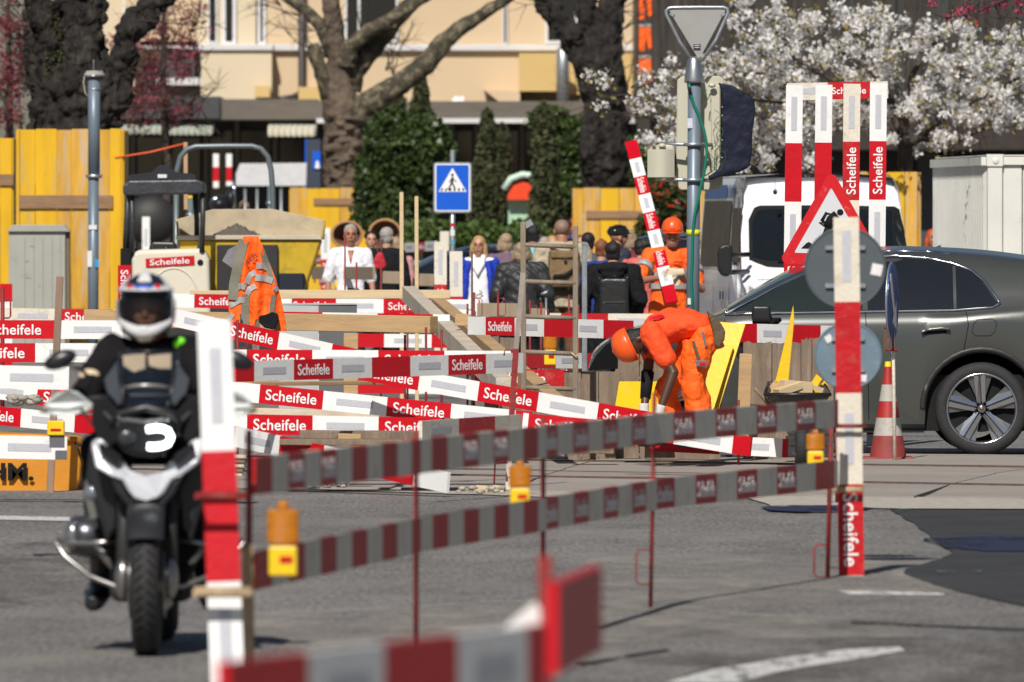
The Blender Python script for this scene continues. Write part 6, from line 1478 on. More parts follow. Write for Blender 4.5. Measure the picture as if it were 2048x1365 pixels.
obj('rim', MB().lathe([(.19,-.045),(.21,-.05),(.21,.05),(.19,.045)], wc_, (1,0,0), 40), DRK, fw); obj('hub', MB().tube([wc_+Vector((-.09,0,0)), wc_+Vector((.09,0,0))], .035, 14), CHM, fw)
for k in range(10): a = 2*math.pi*k/10; obj('spoke', MB().tube([wc_, wc_+Vector((0,math.cos(a)*.2,math.sin(a)*.2))], .008, 5), DRK, fw)
for sg in (-1, 1):
    obj('brake_disc', MB().lathe([(.09,0),(.155,0),(.155,.006),(.09,.006)], wc_+Vector((sg*.075,0,0)), (1,0,0), 28), CHM, t)
    obj('fork_tube', MB().tube([wc_+Vector((sg*.105,0,0)), Q(293+sg*46,1000,.16), Q(293+sg*46,900,.30)], [.032,.03,.028], 12), DRK if sg < 0 else DRK, t)
    obj('caliper', MB().box(wc_+Vector((sg*.10,.10,.08)), (.05,.10,.14)), CHM, t, bev=.01)
    obj('fork_foot', MB().ell(wc_+Vector((sg*.105,-.01,.02)), (.035,.05,.09)), CHM, t)
fe = MB(); rows = []
for a in [math.radians(x) for x in range(35, 150, 8)]:
    rows.append([wc_+Vector((math.sin(b)*.085, -math.cos(a)*(.335+.02*math.cos(b)), math.sin(a)*(.335+.02*math.cos(b)))) for b in [math.radians(y) for y in range(-80, 81, 16)]])
obj('front_mudguard', fe.grid(rows), BLK, t)
obj('engine_block', MB().box(Q(293,1130,.75), (.36,.45,.36)), DRK, t, bev=.04, bseg=2)
obj('lower_fairing', MB().prism([Q(x,y,.42) for x,y in ((205,960),(240,1000),(350,1000),(400,950),(410,1060),(380,1150),(350,1200),(240,1200),(205,1120),(195,1040))], (0,.7,0)), BLKM, t, bev=.03, bseg=2)
obj('radiator_shroud', MB().prism([Q(x,y,.2) for x,y in ((176,890),(215,930),(238,985),(232,1060),(210,1090),(190,1020),(168,960))], (0,.35,0)), BLK, t, bev=.02, bseg=2); obj('radiator_shroud', MB().prism([Q(x,y,.2) for x,y in ((408,890),(372,930),(350,985),(356,1060),(380,1090),(398,1020),(414,960))], (0,.35,0)), BLK, t, bev=.02, bseg=2)
obj('side_panel', MB().prism([Q(x,y,.5) for x,y in ((160,965),(172,960),(190,1030),(205,1085),(196,1090),(172,1050),(158,1000))], (0,.25,0)), CHM, t, bev=.015, bseg=2); obj('side_panel', MB().prism([Q(x,y,.5) for x,y in ((424,965),(412,960),(396,1030),(380,1085),(392,1090),(414,1050),(428,1000))], (0,.25,0)), CHM, t, bev=.015, bseg=2)
ck = [(180,888),(196,875),(206,882),(222,905),(250,925),(262,944),(292,952),(322,944),(338,925),(366,903),(384,880),(400,876),(408,890),(396,928),(364,952),(344,962),(328,988),(316,998),(292,1002),(268,998),(256,982),(244,962),(222,954),(190,936)]
obj('front_cowl', MB().prism([Q(x,y,.02+abs(x-292)*.0006) for x,y in ck[:12]]+[Q(x,y,-.02+abs(x-292)*.0006) for x,y in ck[12:]], (0,.12,0)), GREYC, t, bev=.012, bseg=2)
obj('cowl_insert', MB().prism([Q(x,y,-.02) for x,y in ((222,958),(244,966),(256,990),(268,1006),(292,1010),(316,1006),(330,990),(344,966),(364,956),(352,985),(330,1012),(292,1030),(254,1012),(232,985))], (0,.2,0)), BLK, t, bev=.01)
obj('cowl_side', MB().prism([Q(x,y,.1) for x,y in ((176,884),(200,868),(250,920),(244,940),(222,935),(186,905))], (0,.1,0)), NVY, t, bev=.01); obj('cowl_side', MB().prism([Q(x,y,.1) for x,y in ((410,884),(386,868),(338,920),(344,940),(364,935),(400,905))], (0,.1,0)), NVY, t, bev=.01)
hl = obj('headlight', MB().prism([Q(x,y,-.04) for x,y in ((226,846),(250,832),(292,838),(334,832),(352,850),(350,884),(336,904),(306,914),(278,914),(246,904),(228,884))], (0,.25,0)), mat('lamp_housing', (.010,.011,.013), .4, spec=.3), t, bev=.02, bseg=2)
obj('daylight_strip', MB().tube([Q(x,y,-.055) for x,y in ((294,859),(308,857),(325,857),(337,862),(343,874),(337,887),(325,892),(308,894),(296,893))], .0145, 8), mat('lit_lamp', (1,1,1), .3, emit=((.90,1.0,.97), 6.0)), hl)
for x, y in ((254,876),): obj('reflector', MB().ell(Q(x,y,-.045), (.040,.012,.036)), mat('reflector_grey', (.05,.05,.055), .3, metal=.4), hl)
for x, y in ((240,836),(337,838),(313,845)): obj('screw', MB().ell(Q(x,y,-.06), (.009,.006,.009), n=8, m=6), CHR, t)
obj('brow', MB().tube([Q(222,850,-.02), Q(240,828,-.03), Q(292,815,-.03), Q(345,828,-.03), Q(362,850,-.02)], .018, 8), BLK, t)
SMK = mat('smoked_screen', (.02,.028,.04), .06, alpha=.5, spec=.7); SMK.node_tree.nodes['Principled BSDF'].inputs['Alpha'].default_value = .45
rows = []
for j in range(9):
    q = j/8; yy = 815-q*110; wl = 40+28*q-18*max(0,q-.75)*4*.5
    rows.append([Q(293+wl*u, yy, .02+.10*u*u+.28*q) for u in (-1,-.75,-.5,-.25,0,.25,.5,.75,1)])
obj('windscreen', MB().grid(rows), SMK, t); obj('screen_rim', MB().tube([*[r_[0] for r_ in rows], *rows[-1][1:-1], *[r_[-1] for r_ in reversed(rows)]], .006, 6), BLK, t)
for sg in (-1, 1):
    obj('brake_cable', MB().tube([Q(293+sg*150,800,.36), Q(293+sg*120,842,.2), Q(293+sg*88,880,.15), Q(293+sg*70,960,.2), Q(293+sg*50,1080,.1)], .006, 6), BLK, t); obj('fairing_strut', MB().tube([Q(293+sg*48,860,-.02), Q(293+sg*70,842,.05), Q(293+sg*92,820,.10)], .010, 6), mat('strut_grey', (.06,.062,.07), .4), t); obj('air_intake', MB().prism([Q(293+sg*x,y,-.0) for x,y in ((50,912),(92,886),(96,896),(60,930))], (0,.1,0)), BLKM, t)
for sg in (-1, 1):
    X_ = lambda a: 293+sg*a
    obj('screen_wing', MB().prism([Q(X_(x),y,.05) for x,y in ((60,722),(68,735),(86,760),(80,785),(55,815),(48,800),(56,760))], (0,.03,0)), mat('smoke_wing', (.05,.06,.075), .15, coat=.5), t, bev=.005)
    obj('screen_post', MB().tube([Q(X_(46),815,.05), Q(X_(50),770,.12), Q(X_(56),720,.2)], .008, 6), BLK, t)
    obj('upper_fairing', MB().prism([Q(X_(x),y,.08) for x,y in ((0,812),(50,812),(82,790),(108,800),(112,840),(100,885),(70,900),(40,830),(0,824))], (0,.35,0)), BLKM, t, bev=.02, bseg=2)
obj('instrument_brow', MB().tube([Q(250,776,.03), Q(270,772,.0), Q(293,771,-.01), Q(316,772,0), Q(338,776,.03)], .008, 8), mat('screen_highlight_trim', (.45,.42,.38), .3, metal=.6), t)
# handlebar, guards, mirrors
obj('handlebar', MB().tube([Q(96,812,.42), Q(180,800,.36), Q(240,795,.34), Q(345,795,.34), Q(405,800,.36), Q(490,812,.42)], .014, 10), BLK, t)
for sg in (-1, 1):
    X_ = lambda a: 293+sg*a
    hg = [(214,822),(206,806),(186,790),(162,781),(142,786),(124,802),(110,812),(116,824),(150,832),(190,834),(208,830)]
    obj('handguard', MB().prism([Q(X_(x),y,.22+.10*abs(x-160)/60) for x,y in hg], (0,.06,0)), HGD, t, bev=.015, bseg=2)
    obj('handguard_slot', MB().tube([Q(X_(200),820,.20), Q(X_(160),822,.19), Q(X_(130),818,.20)], .007, 6), mat('slot_grey', (.12,.13,.13), .5), t)
    obj('indicator', MB().ell(Q(X_(210),822,.24), (.02,.02,.014)), mat('smoke_lens', (.2,.17,.12), .2), t)
    obj('mirror_stem', MB().tube([Q(X_(128),790,.36), Q(X_(118),760,.36), Q(X_(136),742,.33), Q(X_(155),734,.31)], .009, 8), BLK, t)
    mrr = MB(); R = Matrix.Rotation(math.radians(sg*22), 3, 'Y'); mrr.ell(Q(X_(178),722,.30), (.075,.03,.038), R); obj('mirror', mrr, BLK, t)
    obj('frame_bolt', MB().ell(Q(X_(62),870,.05), (.01,.01,.01), n=8, m=6), CHR, t)
    obj('fog_lamp', MB().lathe([(0,0),(.03,.002),(.036,.02),(.036,.06),(0,.07)], Q(X_(112),988,.20), (0,1,0), 20), mat('fog_glass', (.16,.18,.21), .1, coat=.6), t)
# cylinder heads, crash bars, pegs, exhaust
for sg in (-1, 1):
    X_ = lambda a: 293+sg*a
    obj('cylinder_head', MB().tube([Q(X_(70),1085,.55), Q(X_(130),1080,.52), Q(X_(158),1078,.52), Q(X_(168),1078,.52)], [.09,.095,.085,.05], 16), mat('cylinder_grey', (.10,.105,.12), .3, metal=.7), t)
    obj('head_cover', MB().ell(Q(X_(155),1076,.46), (.04,.05,.065)), mat('polished_cover', (.35,.36,.37), .25, metal=.8), t)
    obj('crash_bar', MB().tube([Q(X_(60),1085,.35), Q(X_(110),1092,.38), Q(X_(160),1092,.42), Q(X_(186),1086,.45), Q(X_(190),1092,.45), Q(X_(170),1120,.42), Q(X_(120),1158,.36), Q(X_(66),1178,.3), Q(X_(40),1176,.3)], .012, 10), CHM, t)
    obj('exhaust_header', MB().tube([Q(X_(110),1095,.46), Q(X_(80),1130,.44), Q(X_(50),1160,.5), Q(X_(30),1190,.6)], .022, 10), CHM, t)
    obj('foot_peg', MB().tube([Q(X_(70),1196,.95), Q(X_(140),1200,.95)], .015, 8), BLK, t)
obj('skid_plate', MB().prism([Q(x,y,.35) for x,y in ((240,1180),(346,1180),(330,1232),(293,1240),(256,1232))], (0,.5,0)), CHM, t, bev=.02)
rw = Vector((Q(296,438).x, F/sM+1.52, .335)); obj('rear_wheel', MB().lathe([(.2,-.07),(.27,-.085),(.32,-.06),(.335,0),(.32,.06),(.27,.085),(.2,.07)], rw, (1,0,0), 40), RUB, t)
obj('fuel_tank', MB().ell(Q(293,850,.75), (.19,.32,.16)), NVY, t); obj('seat', MB().prism([Q(x,y,.95) for x,y in ((235,845),(350,845),(365,880),(340,940),(245,940),(220,880))], (0,.8,0)), BLKM, t, bev=.04, bseg=2)
obj('rear_case', MB().box(Q(293,900,1.6), (.3,.3,.2)), BLK, t, bev=.03)
# ================================================================== PEOPLE
SK1 = mat('fair_skin', (.50,.26,.17), .5, var=.06, scale=20); SK2 = mat('tanned_skin', (.38,.17,.10), .5, var=.08, scale=20); SK3 = mat('dark_skin', (.075,.032,.018), .45, var=.1, scale=20)
HB = mat('black_hair', (.010,.008,.008), .5, var=.4, scale=40, bump=.6, bscale=60); HG_ = mat('grey_hair', (.34,.32,.30), .6, var=.25, scale=50, bump=.6, bscale=60); HBL = mat('blonde_hair', (.42,.26,.11), .55, var=.3, scale=40, bump=.6, bscale=60)
HGB = mat('grey_blonde_hair', (.34,.24,.15), .6, var=.3, scale=40, bump=.6, bscale=60); HRB = mat('auburn_hair', (.20,.07,.025), .5, var=.3, scale=40, bump=.6); HRD = mat('red_orange_hair', (.45,.07,.015), .5, var=.4, scale=30)
STUB = mat('shaved_scalp', (.24,.15,.11), .6, var=.12, scale=60)
EYE = mat('dark_eye', (.02,.015,.012), .2); BRW = mat('brow_hair', (.10,.06,.04), .8); LIP = mat('lip', (.36,.10,.08), .5)
STAND = dict(pel=(0,0,.93), waist=(0,0,1.07), chest=(0,.01,1.28), neck=(0,.0,1.46), head=(0,-.03,1.62),
             shL=(-.19,0,1.41), shR=(.19,0,1.41), elL=(-.25,.02,1.13), elR=(.25,.02,1.13), wrL=(-.26,-.06,.88), wrR=(.26,-.06,.88),
             hipL=(-.09,0,.90), hipR=(.09,0,.90), knL=(-.10,-.02,.50), knR=(.10,-.02,.50), anL=(-.10,.01,.09), anR=(.10,.01,.09), fdir=(0,-1,0), hup=(0,0,1))
class Human:
    def __init__(s, name_label, px, s_, rot=0.0, H=1.75, pose=None, width=1.0, loc=None, group='pedestrians passing the site', vox=.014):
        s.J = dict(STAND); s.J.update(pose or {}); s.k = H/1.75; s.wd = width; s.vox = vox
        base = loc if loc is not None else Vector(((px-1024)/s_, F/s_, 0))
        s.M = Matrix.Translation(base) @ Matrix.Rotation(rot, 4, 'Z') @ Matrix.Diagonal((s.k*width, s.k*width, s.k, 1))
        s.t = thing('person', name_label, 'person', base, group)
    def p(s, j, off=(0,0,0)): return Vector(s.J[j] if isinstance(j, str) else j)+Vector(off)
    def lim(s, mb, a, b, r0, r1, n=12, mid=None, rm=None, flat=1.0):
        a = s.p(a); b = s.p(b)
        pts = [a, a.lerp(b, .33) if mid is None else mid, a.lerp(b, .66), b]
        rr = [r0, (rm or (r0*.75+r1*.25)), r0*.4+r1*.6, r1]
        mb.tube(pts, rr, n); mb.ell(a, r0, n=10, m=7); mb.ell(b, r1, n=10, m=7)
    def torso(s, mb, g=0.0, low='pel', lowext=.0, belly=0.0, wmul=1.0):
        a = s.p(low); w_ = s.p('waist'); c = s.p('chest'); nk = s.p('neck')
        dn = (a-w_).normalized()
        side = (s.p('shR')-s.p('shL')).normalized()
        pts = [a+dn*lowext, a, w_, w_.lerp(c, .5), c, c.lerp(nk, .55), nk-(nk-c).normalized()*.03, nk]
        rad = [(.165*wmul+g,.115+g+belly*.5), (.168*wmul+g,.118+g+belly*.7), (.150*wmul+g,.110+g+belly), (.160*wmul+g,.118+g+belly*.8), (.178*wmul+g,.125+g), (.165+g,.105+g), (.09+g,.075+g), (.06+g,.06+g)]
        mb.tube(pts, rad, 20, side=side)
        mb.ell(s.p('shL'), .062+g, n=10, m=7); mb.ell(s.p('shR'), .062+g, n=10, m=7)
        mb.tube([s.p('shL'), c.lerp(nk,.75), s.p('shR')], [.055+g,.08+g,.055+g], 10)
    def body(s, m, face=True, hands=True, tg=-.02):
        mb = MB(); J = s.J
        s.torso(mb, tg)
        for q in 'LR':
            s.lim(mb, 'sh'+q, 'el'+q, .048, .040); s.lim(mb, 'el'+q, 'wr'+q, .042, .027)
            s.lim(mb, 'hip'+q, 'kn'+q, .078, .052); s.lim(mb, 'kn'+q, 'an'+q, .054, .036)
            if hands:
                w_ = s.p('wr'+q); d = (w_-s.p('el'+q)).normalized(); d = (d*.9+Vector((0,-.1,-.25))).normalized()
                sd = Vector((0,1,0)).cross(d); sd = sd.normalized() if sd.length > .1 else Vector((1,0,0)); th = d.cross(sd)
                mb.tube([w_, w_+d*.05, w_+d*.09], [(.026,.018),(.018,.042),(.016,.040)], 10, side=sd)
                for i, L in enumerate((.060,.072,.068,.052)):
                    o_ = w_+d*.085+th*(-.030+.020*i); mb.tube([o_, o_+d*L*.5, o_+d*L*.85+sd*(.012 if q == 'L' else -.012)], [.0105,.0095,.007], 6)
                o_ = w_+d*.035-th*.03; mb.tube([o_, o_+(d*.6-th*.7).normalized()*.035, o_+(d*.9-th*.4).normalized()*.06], [.013,.011,.008], 6)
        h = s.p('head'); f = Vector(J['fdir']).normalized(); u = Vector(J['hup']).normalized(); r = u.cross(-f).normalized(); u = (-f).cross(r) if False else f.cross(r)*-1
        u = r.cross(f) if r.cross(f).dot(Vector(J['hup'])) > 0 else -r.cross(f)
        s.hf = (h, f, u, r)
        R = Matrix((r, -f, u)).transposed()
        mb.tube([s.p('neck')-(h-s.p('neck')).normalized()*.04, s.p('neck'), h-u*.06+(-f)*.02], [.062,.056,.055], 12)
        mb.ell(h+u*.03-f*.012, (.074,.092,.088), R, n=18, m=12)                       # cranium
        mb.ell(h-u*.035+f*.018, (.060,.066,.080), R, n=16, m=10)                       # face
        mb.ell(h-u*.092+f*.045, (.030,.026,.022), R)                                   # chin
        if face:
            mb.tube([h+u*.020+f*.080, h-u*.018+f*.104, h-u*.028+f*.092], [.010,.014,.010], 8)
            mb.ell(h-u*.058+f*.080, (.026,.012,.010), R); mb.ell(h+u*.034+f*.073, (.052,.016,.010), R)
            for sg in (-1, 1): mb.ell(h-u*.024+f*.066+r*sg*.036, (.018,.016,.016), R)
        for sg in (-1, 1): mb.ell(h-u*.012-f*.012+r*sg*.074, (.012,.022,.032), R)
        mb.xf(s.M); o = obj('body', mb, m, s.t); finish(o, s.vox*.72, 2)
        if face:
            for sg in (-1, 1):
                c = h+u*.012+f*.083+r*sg*.030
                obj('eye', MB().ell(c, (.010,.005,.005), R, n=8, m=6).xf(s.M), EYE, s.t); obj('eyebrow', MB().ell(c+u*.020+f*.003, (.020,.006,.0045), R, n=8, m=5).xf(s.M), BRW, s.t)
            obj('mouth', MB().ell(h-u*.056+f*.090, (.024,.005,.005), R, n=10, m=5).xf(s.M), LIP, s.t)
        return o
    def part(s, nm, mb, m, vox=None, sm=3, disp=.0, dscale=.1, label=None):
        mb.xf(s.M); o = obj(nm, mb, m, s.t, label=label)
        if vox: finish(o, vox, sm, disp, dscale)
        return o
    def top(s, m, sleeve='long', ext=.10, g=.012, nm='shirt', disp=.02, belly=0, loose=0.0, wmul=1.0):
        mb = MB(); s.torso(mb, g, lowext=ext, belly=belly, wmul=wmul)
        for q in 'LR':
            if sleeve == 'none': continue
            if sleeve == 'short': e = s.p('sh'+q).lerp(s.p('el'+q), .72); s.lim(mb, 'sh'+q, e, .066+loose, .064+loose)
            elif sleeve == 'elbow': s.lim(mb, 'sh'+q, 'el'+q, .068+loose, .066+loose)
            else: s.lim(mb, 'sh'+q, 'el'+q, .066+loose, .056+loose); s.lim(mb, 'el'+q, s.p('wr'+q), .056+loose, .042+loose*.7)
        return s.part(nm, mb, m, s.vox, 3, disp, .09)
    def trousers(s, m, g=.016, nm='trousers', disp=.02, short=0, shoe=True, sm=None):
        mb = MB(); side = (s.p('hipR')-s.p('hipL')).normalized(); a = s.p('pel'); w_ = s.p('waist')
        mb.tube([a-(w_-a)*.25, a, a.lerp(w_, .75)], [(.15+g,.11+g),(.165+g,.118+g),(.148+g,.105+g)], 18, side=side)
        for q in 'LR': s.lim(mb, 'hip'+q, 'kn'+q, .092+g, .062+g); s.lim(mb, 'kn'+q, 'an'+q, .062+g, .050+g)
        o = s.part(nm, mb, m, s.vox, 3, disp, .1)
        if shoe: s.shoes()
        return o
    def shoes(s, m=None):
        for q in 'LR':
            a = s.p('an'+q); f = s.J.get('toe'+q, (0,-1,0)); f = Vector(f)
            s.part('shoe', MB().tube([a-f*.05-Vector((0,0,.04)), a-Vector((0,0,.03)), a+f*.10-Vector((0,0,.055)), a+f*.18-Vector((0,0,.065))], [.038,.046,.036,.022], 10), m or BLKM, .012, 2)
    def hair(s, m, style='short'):
        h, f, u, r = s.hf; R = Matrix((r, -f, u)).transposed(); mb = MB()
        mb.ell(h+u*.045-f*.026, (.083,.094,.086), R, n=18, m=12)
        if style in ('bob', 'long'):
            L = .10 if style == 'bob' else .17
            mb.ell(h-u*.03-f*.045, (.092,.060,.10), R); 
            for sg in (-1, 1): mb.tube([h+u*.05+r*sg*.055-f*.01, h-u*.02+r*sg*.080-f*.005, h-u*L+r*sg*.088-f*.01], [.035,.034,.030], 8)
            mb.tube([h-f*.05, h-u*(L*.8)-f*.05], [(.085,.045),(.088,.040)], 12, side=r)
        if style == 'bun': mb.ell(h+u*.120-f*.045, (.030,.030,.026), R); mb.ell(h-u*.02-f*.05, (.078,.045,.075), R)
        if style == 'short': mb.ell(h-u*.01-f*.045, (.078,.055,.078), R)
        if style == 'messy':
            mb.ell(h-u*.01-f*.045, (.082,.06,.08), R)
            for k in range(12): v = Vector(rng.normal(size=3)).normalized(); mb.ell(h+u*.05-f*.03+r*v.x*.08+u*abs(v.z)*.08-f*v.y*.05, .026, n=6, m=5)
        # keep the face clear
        return s.part('hair', mb, m, .012, 1, .012, .03)
    def bag(s, m, off, size, nm='backpack', straps=None, sm=None):
        c = s.p('chest')+Vector(off); b = MB().box(c, size); s.part(nm, b, m, .02, 6, .012, .08)
    def sg(s): pass
# 1 white haired man
h = Human('white haired man in an open white short sleeved shirt walking towards the camera', 701, 168, .05, 1.84, dict(elL=(-.27,.03,1.14), wrL=(-.27,-.05,.9), elR=(.25,.03,1.13), wrR=(.28,-.06,.9), knL=(-.1,-.09,.52), anL=(-.1,-.12,.12)), width=.94)
h.body(SK2); h.top(mat('white_shirt', (.80,.80,.84), .8, var=.04, scale=8, fold=.6, fscale=8), 'elbow', .13, .012, disp=.018, loose=.006); h.trousers(mat('dark_trousers', (.015,.015,.018), .8, fold=.4)); h.hair(HG_)
hh, f, u, r = h.hf; h.part('shirt_opening', MB().tube([h.p('neck')+Vector((0,-.085,-.01)), h.p('chest')+Vector((0,-.135,.02))], [(.040,.01),(.006,.006)], 8, side=(1,0,0)), SK2)
h.part('pocket', MB().box(h.p('chest')+Vector((.085,-.145,-.03)), (.10,.01,.11)), MATS['white_shirt'])
# 2 grey haired woman with red bag
h = Human('grey haired woman in black seen from behind with a red shoulder bag', 773, 160, 2.6, 1.80, dict(elL=(-.27,.0,1.12)))
h.body(SK1, face=False); h.top(BLKC, 'long', .12, .02, 'jacket', loose=.012); h.trousers(BLKC); h.hair(HG_, 'short')
h.t_bag = None
Mx = Map(166); t = thing('red_handbag', 'red soft handbag on the shoulder of the grey haired woman in black', 'handbag', Mx(757,538,-.5))
b = obj('bag', MB().prism([Mx(x,y,-.5) for x,y in ((744,531),(752,512),(758,504),(766,505),(771,520),(774,531),(768,537),(748,539))], (0,.12,0)), mat('red_bag', (.50,.012,.03), .5, fold=.5), t, bev=.02, bseg=2); obj('strap', MB().tube([Mx(757,508,-.46), Mx(755,490,-.4), Mx(759,478,-.3)], .012, 6).tube([Mx(764,507,-.46), Mx(763,490,-.4), Mx(766,480,-.3)], .012, 6), mat('brown_strap', (.10,.04,.03), .6), t)
# 3 woman in blue cardigan
h = Human('blonde woman in a white dress and open bright blue cardigan', 958, 165, -.1, 1.70, dict(elR=(.24,.02,1.12), wrR=(.25,-.06,.88)))
h.body(SK1); dw = mat('white_dress', (.82,.82,.82), .75, var=.03, fold=.3)
mb = MB(); h.torso(mb, .004, lowext=.05, belly=.012); mb.tube([h.p('waist'), h.p('pel'), (0,0,.75), (0,0,.5)], [(.150,.125),(.178,.135),(.175,.13),(.16,.125)], 18, side=(1,0,0)); h.part('dress', mb, dw, .014, 3, .01)
h.part('scarf', MB().tube([(-.06,-.05,1.50),(-.05,-.12,1.38),(0,-.15,1.26),(.05,-.12,1.38),(.06,-.05,1.50)], .035, 10).ell((0,-.12,1.34), (.06,.04,.08)), dw, .014, 2, .02)
BC = mat('bright_blue_cardigan', (.006,.035,.42), .8, var=.2, scale=20, fold=.4)
for sg in (-1, 1):
    mb = MB(); h.lim(mb, 'sh'+('L' if sg < 0 else 'R'), 'el'+('L' if sg < 0 else 'R'), .068, .058)
    if sg < 0: h.lim(mb, 'elL', 'wrL', .056, .045)
    mb.tube([(sg*.12,-.02,1.42),(sg*.15,-.05,1.25),(sg*.17,-.07,1.0),(sg*.18,-.06,.72)], [(.05,.10),(.05,.11),(.045,.12),(.035,.10)], 12, side=(1,0,0)); h.part('cardigan_front' , mb, BC, .014, 2, .03)
h.part('cardigan_back', MB().tube([(0,.06,1.42),(0,.09,1.2),(0,.10,.75)], [(.14,.05),(.15,.06),(.17,.05)], 12, side=(1,0,0)), BC, .016, 2, .02)
h.part('sleeve', MB().tube([h.p('elR'), h.p('elR').lerp(h.p('wrR'), .85)], [.05,.042], 10), dw)
h.shoes(); h.hair(HBL, 'long'); hh, f, u, r = h.hf
h.part('glasses', MB().tube([hh+u*.012+f*.096-r*.055, hh+u*.012+f*.103, hh+u*.012+f*.096+r*.055], .0045, 6), mat('pink_glasses', (.3,.05,.08), .4))
h.part('belt_knot', MB().tube([(-.05,-.16,1.03),(.0,-.175,1.0),(.06,-.165,1.04),(.02,-.17,1.06)], .007, 6), BLKM)
# 4 quilted jacket woman
QM = mat('quilted_charcoal', (.028,.028,.030), .55, var=.15, scale=8)
nt_ = QM.node_tree; wv = nt_.nodes.new('ShaderNodeTexWave'); wv.wave_type = 'BANDS'; wv.bands_direction = 'DIAGONAL'; wv.inputs['Scale'].default_value = 5.5; wv.inputs['Distortion'].default_value = .15; wv.inputs['Detail'].default_value = 0
g_ = nt_.nodes.new('ShaderNodeNewGeometry'); nt_.links.new(g_.outputs['Position'], wv.inputs[0]); bp_ = nt_.nodes.new('ShaderNodeBump'); bp_.inputs['Strength'].default_value = .6; bp_.inputs['Distance'].default_value = .015
nt_.links.new(wv.outputs[1], bp_.inputs['Height']); nt_.links.new(bp_.outputs[0], nt_.nodes['Principled BSDF'].inputs['Normal'])
h = Human('short haired woman in a quilted charcoal jacket seen from behind, with a walking stick', 1044, 176, math.pi, 1.64, dict(elL=(-.27,.04,1.12), elR=(.27,.04,1.12), wrL=(-.30,-.08,.92), wrR=(.30,-.08,.92)), width=1.14)
h.body(SK1, face=False); h.top(QM, 'long', .30, .035, 'quilted_jacket', disp=.03, loose=.02); h.trousers(BLKC); h.hair(HGB, 'bob')
for x in (-.10,.14): h.part('pocket_flap', MB().box(h.p((x,.165,.90)), (.07,.02,.03)), BLKM)
Mx = Map(178); t = thing('walking_stick', 'grey walking stick at the right hand of the woman in the quilted jacket', 'walking stick', Mx(1093,HY+CH*178,-.3)); obj('shaft', MB().tube([Mx(1092,596,-.3), Mx(1093,HY+CH*178,-.3)], .012, 8), GALV, t); obj('handle', MB().tube([Mx(1082,588,-.3), Mx(1090,586,-.3), Mx(1096,582,-.3)], .016, 8), GALV, t)
# 5 turquoise
h = Human('black haired person in a turquoise top behind the woman in the quilted jacket', 1066, 155, 2.9, 1.82, width=1.1)
h.body(SK2, face=False); h.top(mat('turquoise_top', (.12,.52,.56), .8, fold=.4), 'short', .12, .02); h.trousers(BLKC); h.hair(HB, 'messy')
# 6 khaki backpack man
KH = mat('khaki_canvas', (.20,.13,.06), .85, var=.15, scale=10, bump=.2, fold=.5); BE = mat('beige_shirt', (.42,.36,.26), .85, fold=.5)
h = Human('bald man in a beige shirt with a khaki canvas backpack, seen from behind', 1124, 168, math.pi+.1, 1.90, dict(elL=(-.27,.02,1.13), elR=(.27,.02,1.13), anL=(-.12,.06,.12)), width=1.12)
h.body(SK2, face=False); h.top(BE, 'long', .15, .024, disp=.04, loose=.02); h.trousers(mat('olive_trousers', (.09,.06,.025), .85, fold=.5), g=.03)
hh, f, u, r = h.hf; R_ = Matrix((r, -f, u)).transposed(); h.part('shaved_hair', MB().ell(hh+u*.034-f*.018, (.077,.094,.088), R_, n=18, m=12), STUB)
h.part('backpack', MB().box((0,.20,1.20), (.30,.14,.40)), KH, .02, 8, .02); h.part('backpack_lid', MB().box((0,.215,1.36), (.28,.16,.09)), KH, .016, 4, .01); h.part('backpack_strap', MB().tube([(-.13,.10,1.46),(-.09,.17,1.42),(-.06,.22,1.40)], .014, 6), mat('leather_strap', (.10,.035,.015), .5)); h.part('backpack_strap', MB().tube([(.13,.10,1.46),(.09,.17,1.42),(.06,.22,1.40)], .014, 6), MATS['leather_strap'])
h.part('loose_black_strap', MB().tube([(-.10,.28,1.20),(0,.30,1.13),(.1,.28,1.12),(.12,.25,1.08)], .022, 6, flat=.5), BLKM); h.part('buckle', MB().box((.0,.30,1.30), (.03,.012,.03)), CHR)
# 7 behind
h = Human('dark haired person hidden behind the bald man, only the hair showing', 1130, 140, 2.7, 1.9)
h.body(SK2, face=False); h.top(BLKC, 'long'); h.trousers(BLKC); h.hair(HB, 'messy')
h = Human('grey haired person glimpsed between the turquoise top and the bald man', 1089, 148, 2.9, 1.66)
h.body(SK1, face=False); h.top(mat('dusty_pink_top', (.45,.22,.22), .8), 'long'); h.trousers(BLKC); h.hair(HG_, 'bob')
hh, f, u, r = h.hf
# 8 cyclist
h = Human('man in a dark blue suit wearing a black cycling helmet', 1232, 160, 2.0, 1.80, width=1.12)
h.body(SK2, face=True); h.top(mat('dark_navy_suit', (.018,.024,.05), .8, fold=.4), 'long', .2, .03, 'suit_jacket', loose=.012); h.trousers(mat('dark_navy_suit', (.018,.024,.05), .8))
hh, f, u, r = h.hf; R_ = Matrix((r, -f, u)).transposed(); mb = MB().ell(hh+u*.068-f*.005, (.098,.130,.078), R_, n=20, m=12); mb.tube([hh+u*.05+f*.10, hh+u*.045+f*.145], [(.07,.012),(.05,.006)], 10, side=r); h.part('cycling_helmet', mb, mat('glossy_black_helmet', (.012,.012,.013), .15, coat=.5), .01, 2)
for k in (-.05,-.02,.02,.05): h.part('helmet_rib', MB().tube([hh+u*.13+f*.07+r*k, hh+u*.150+r*k*1.1, hh+u*.12-f*.09+r*k], .008, 6), BLKM)
h.part('chin_strap', MB().tube([hh+u*.03+r*.078, hh-u*.06+r*.062+f*.02, hh-u*.11+f*.03], .005, 5), BLKM); h.part('sunglasses', MB().ell(hh+u*.014+f*.088, (.062,.018,.014), R_), BLK)
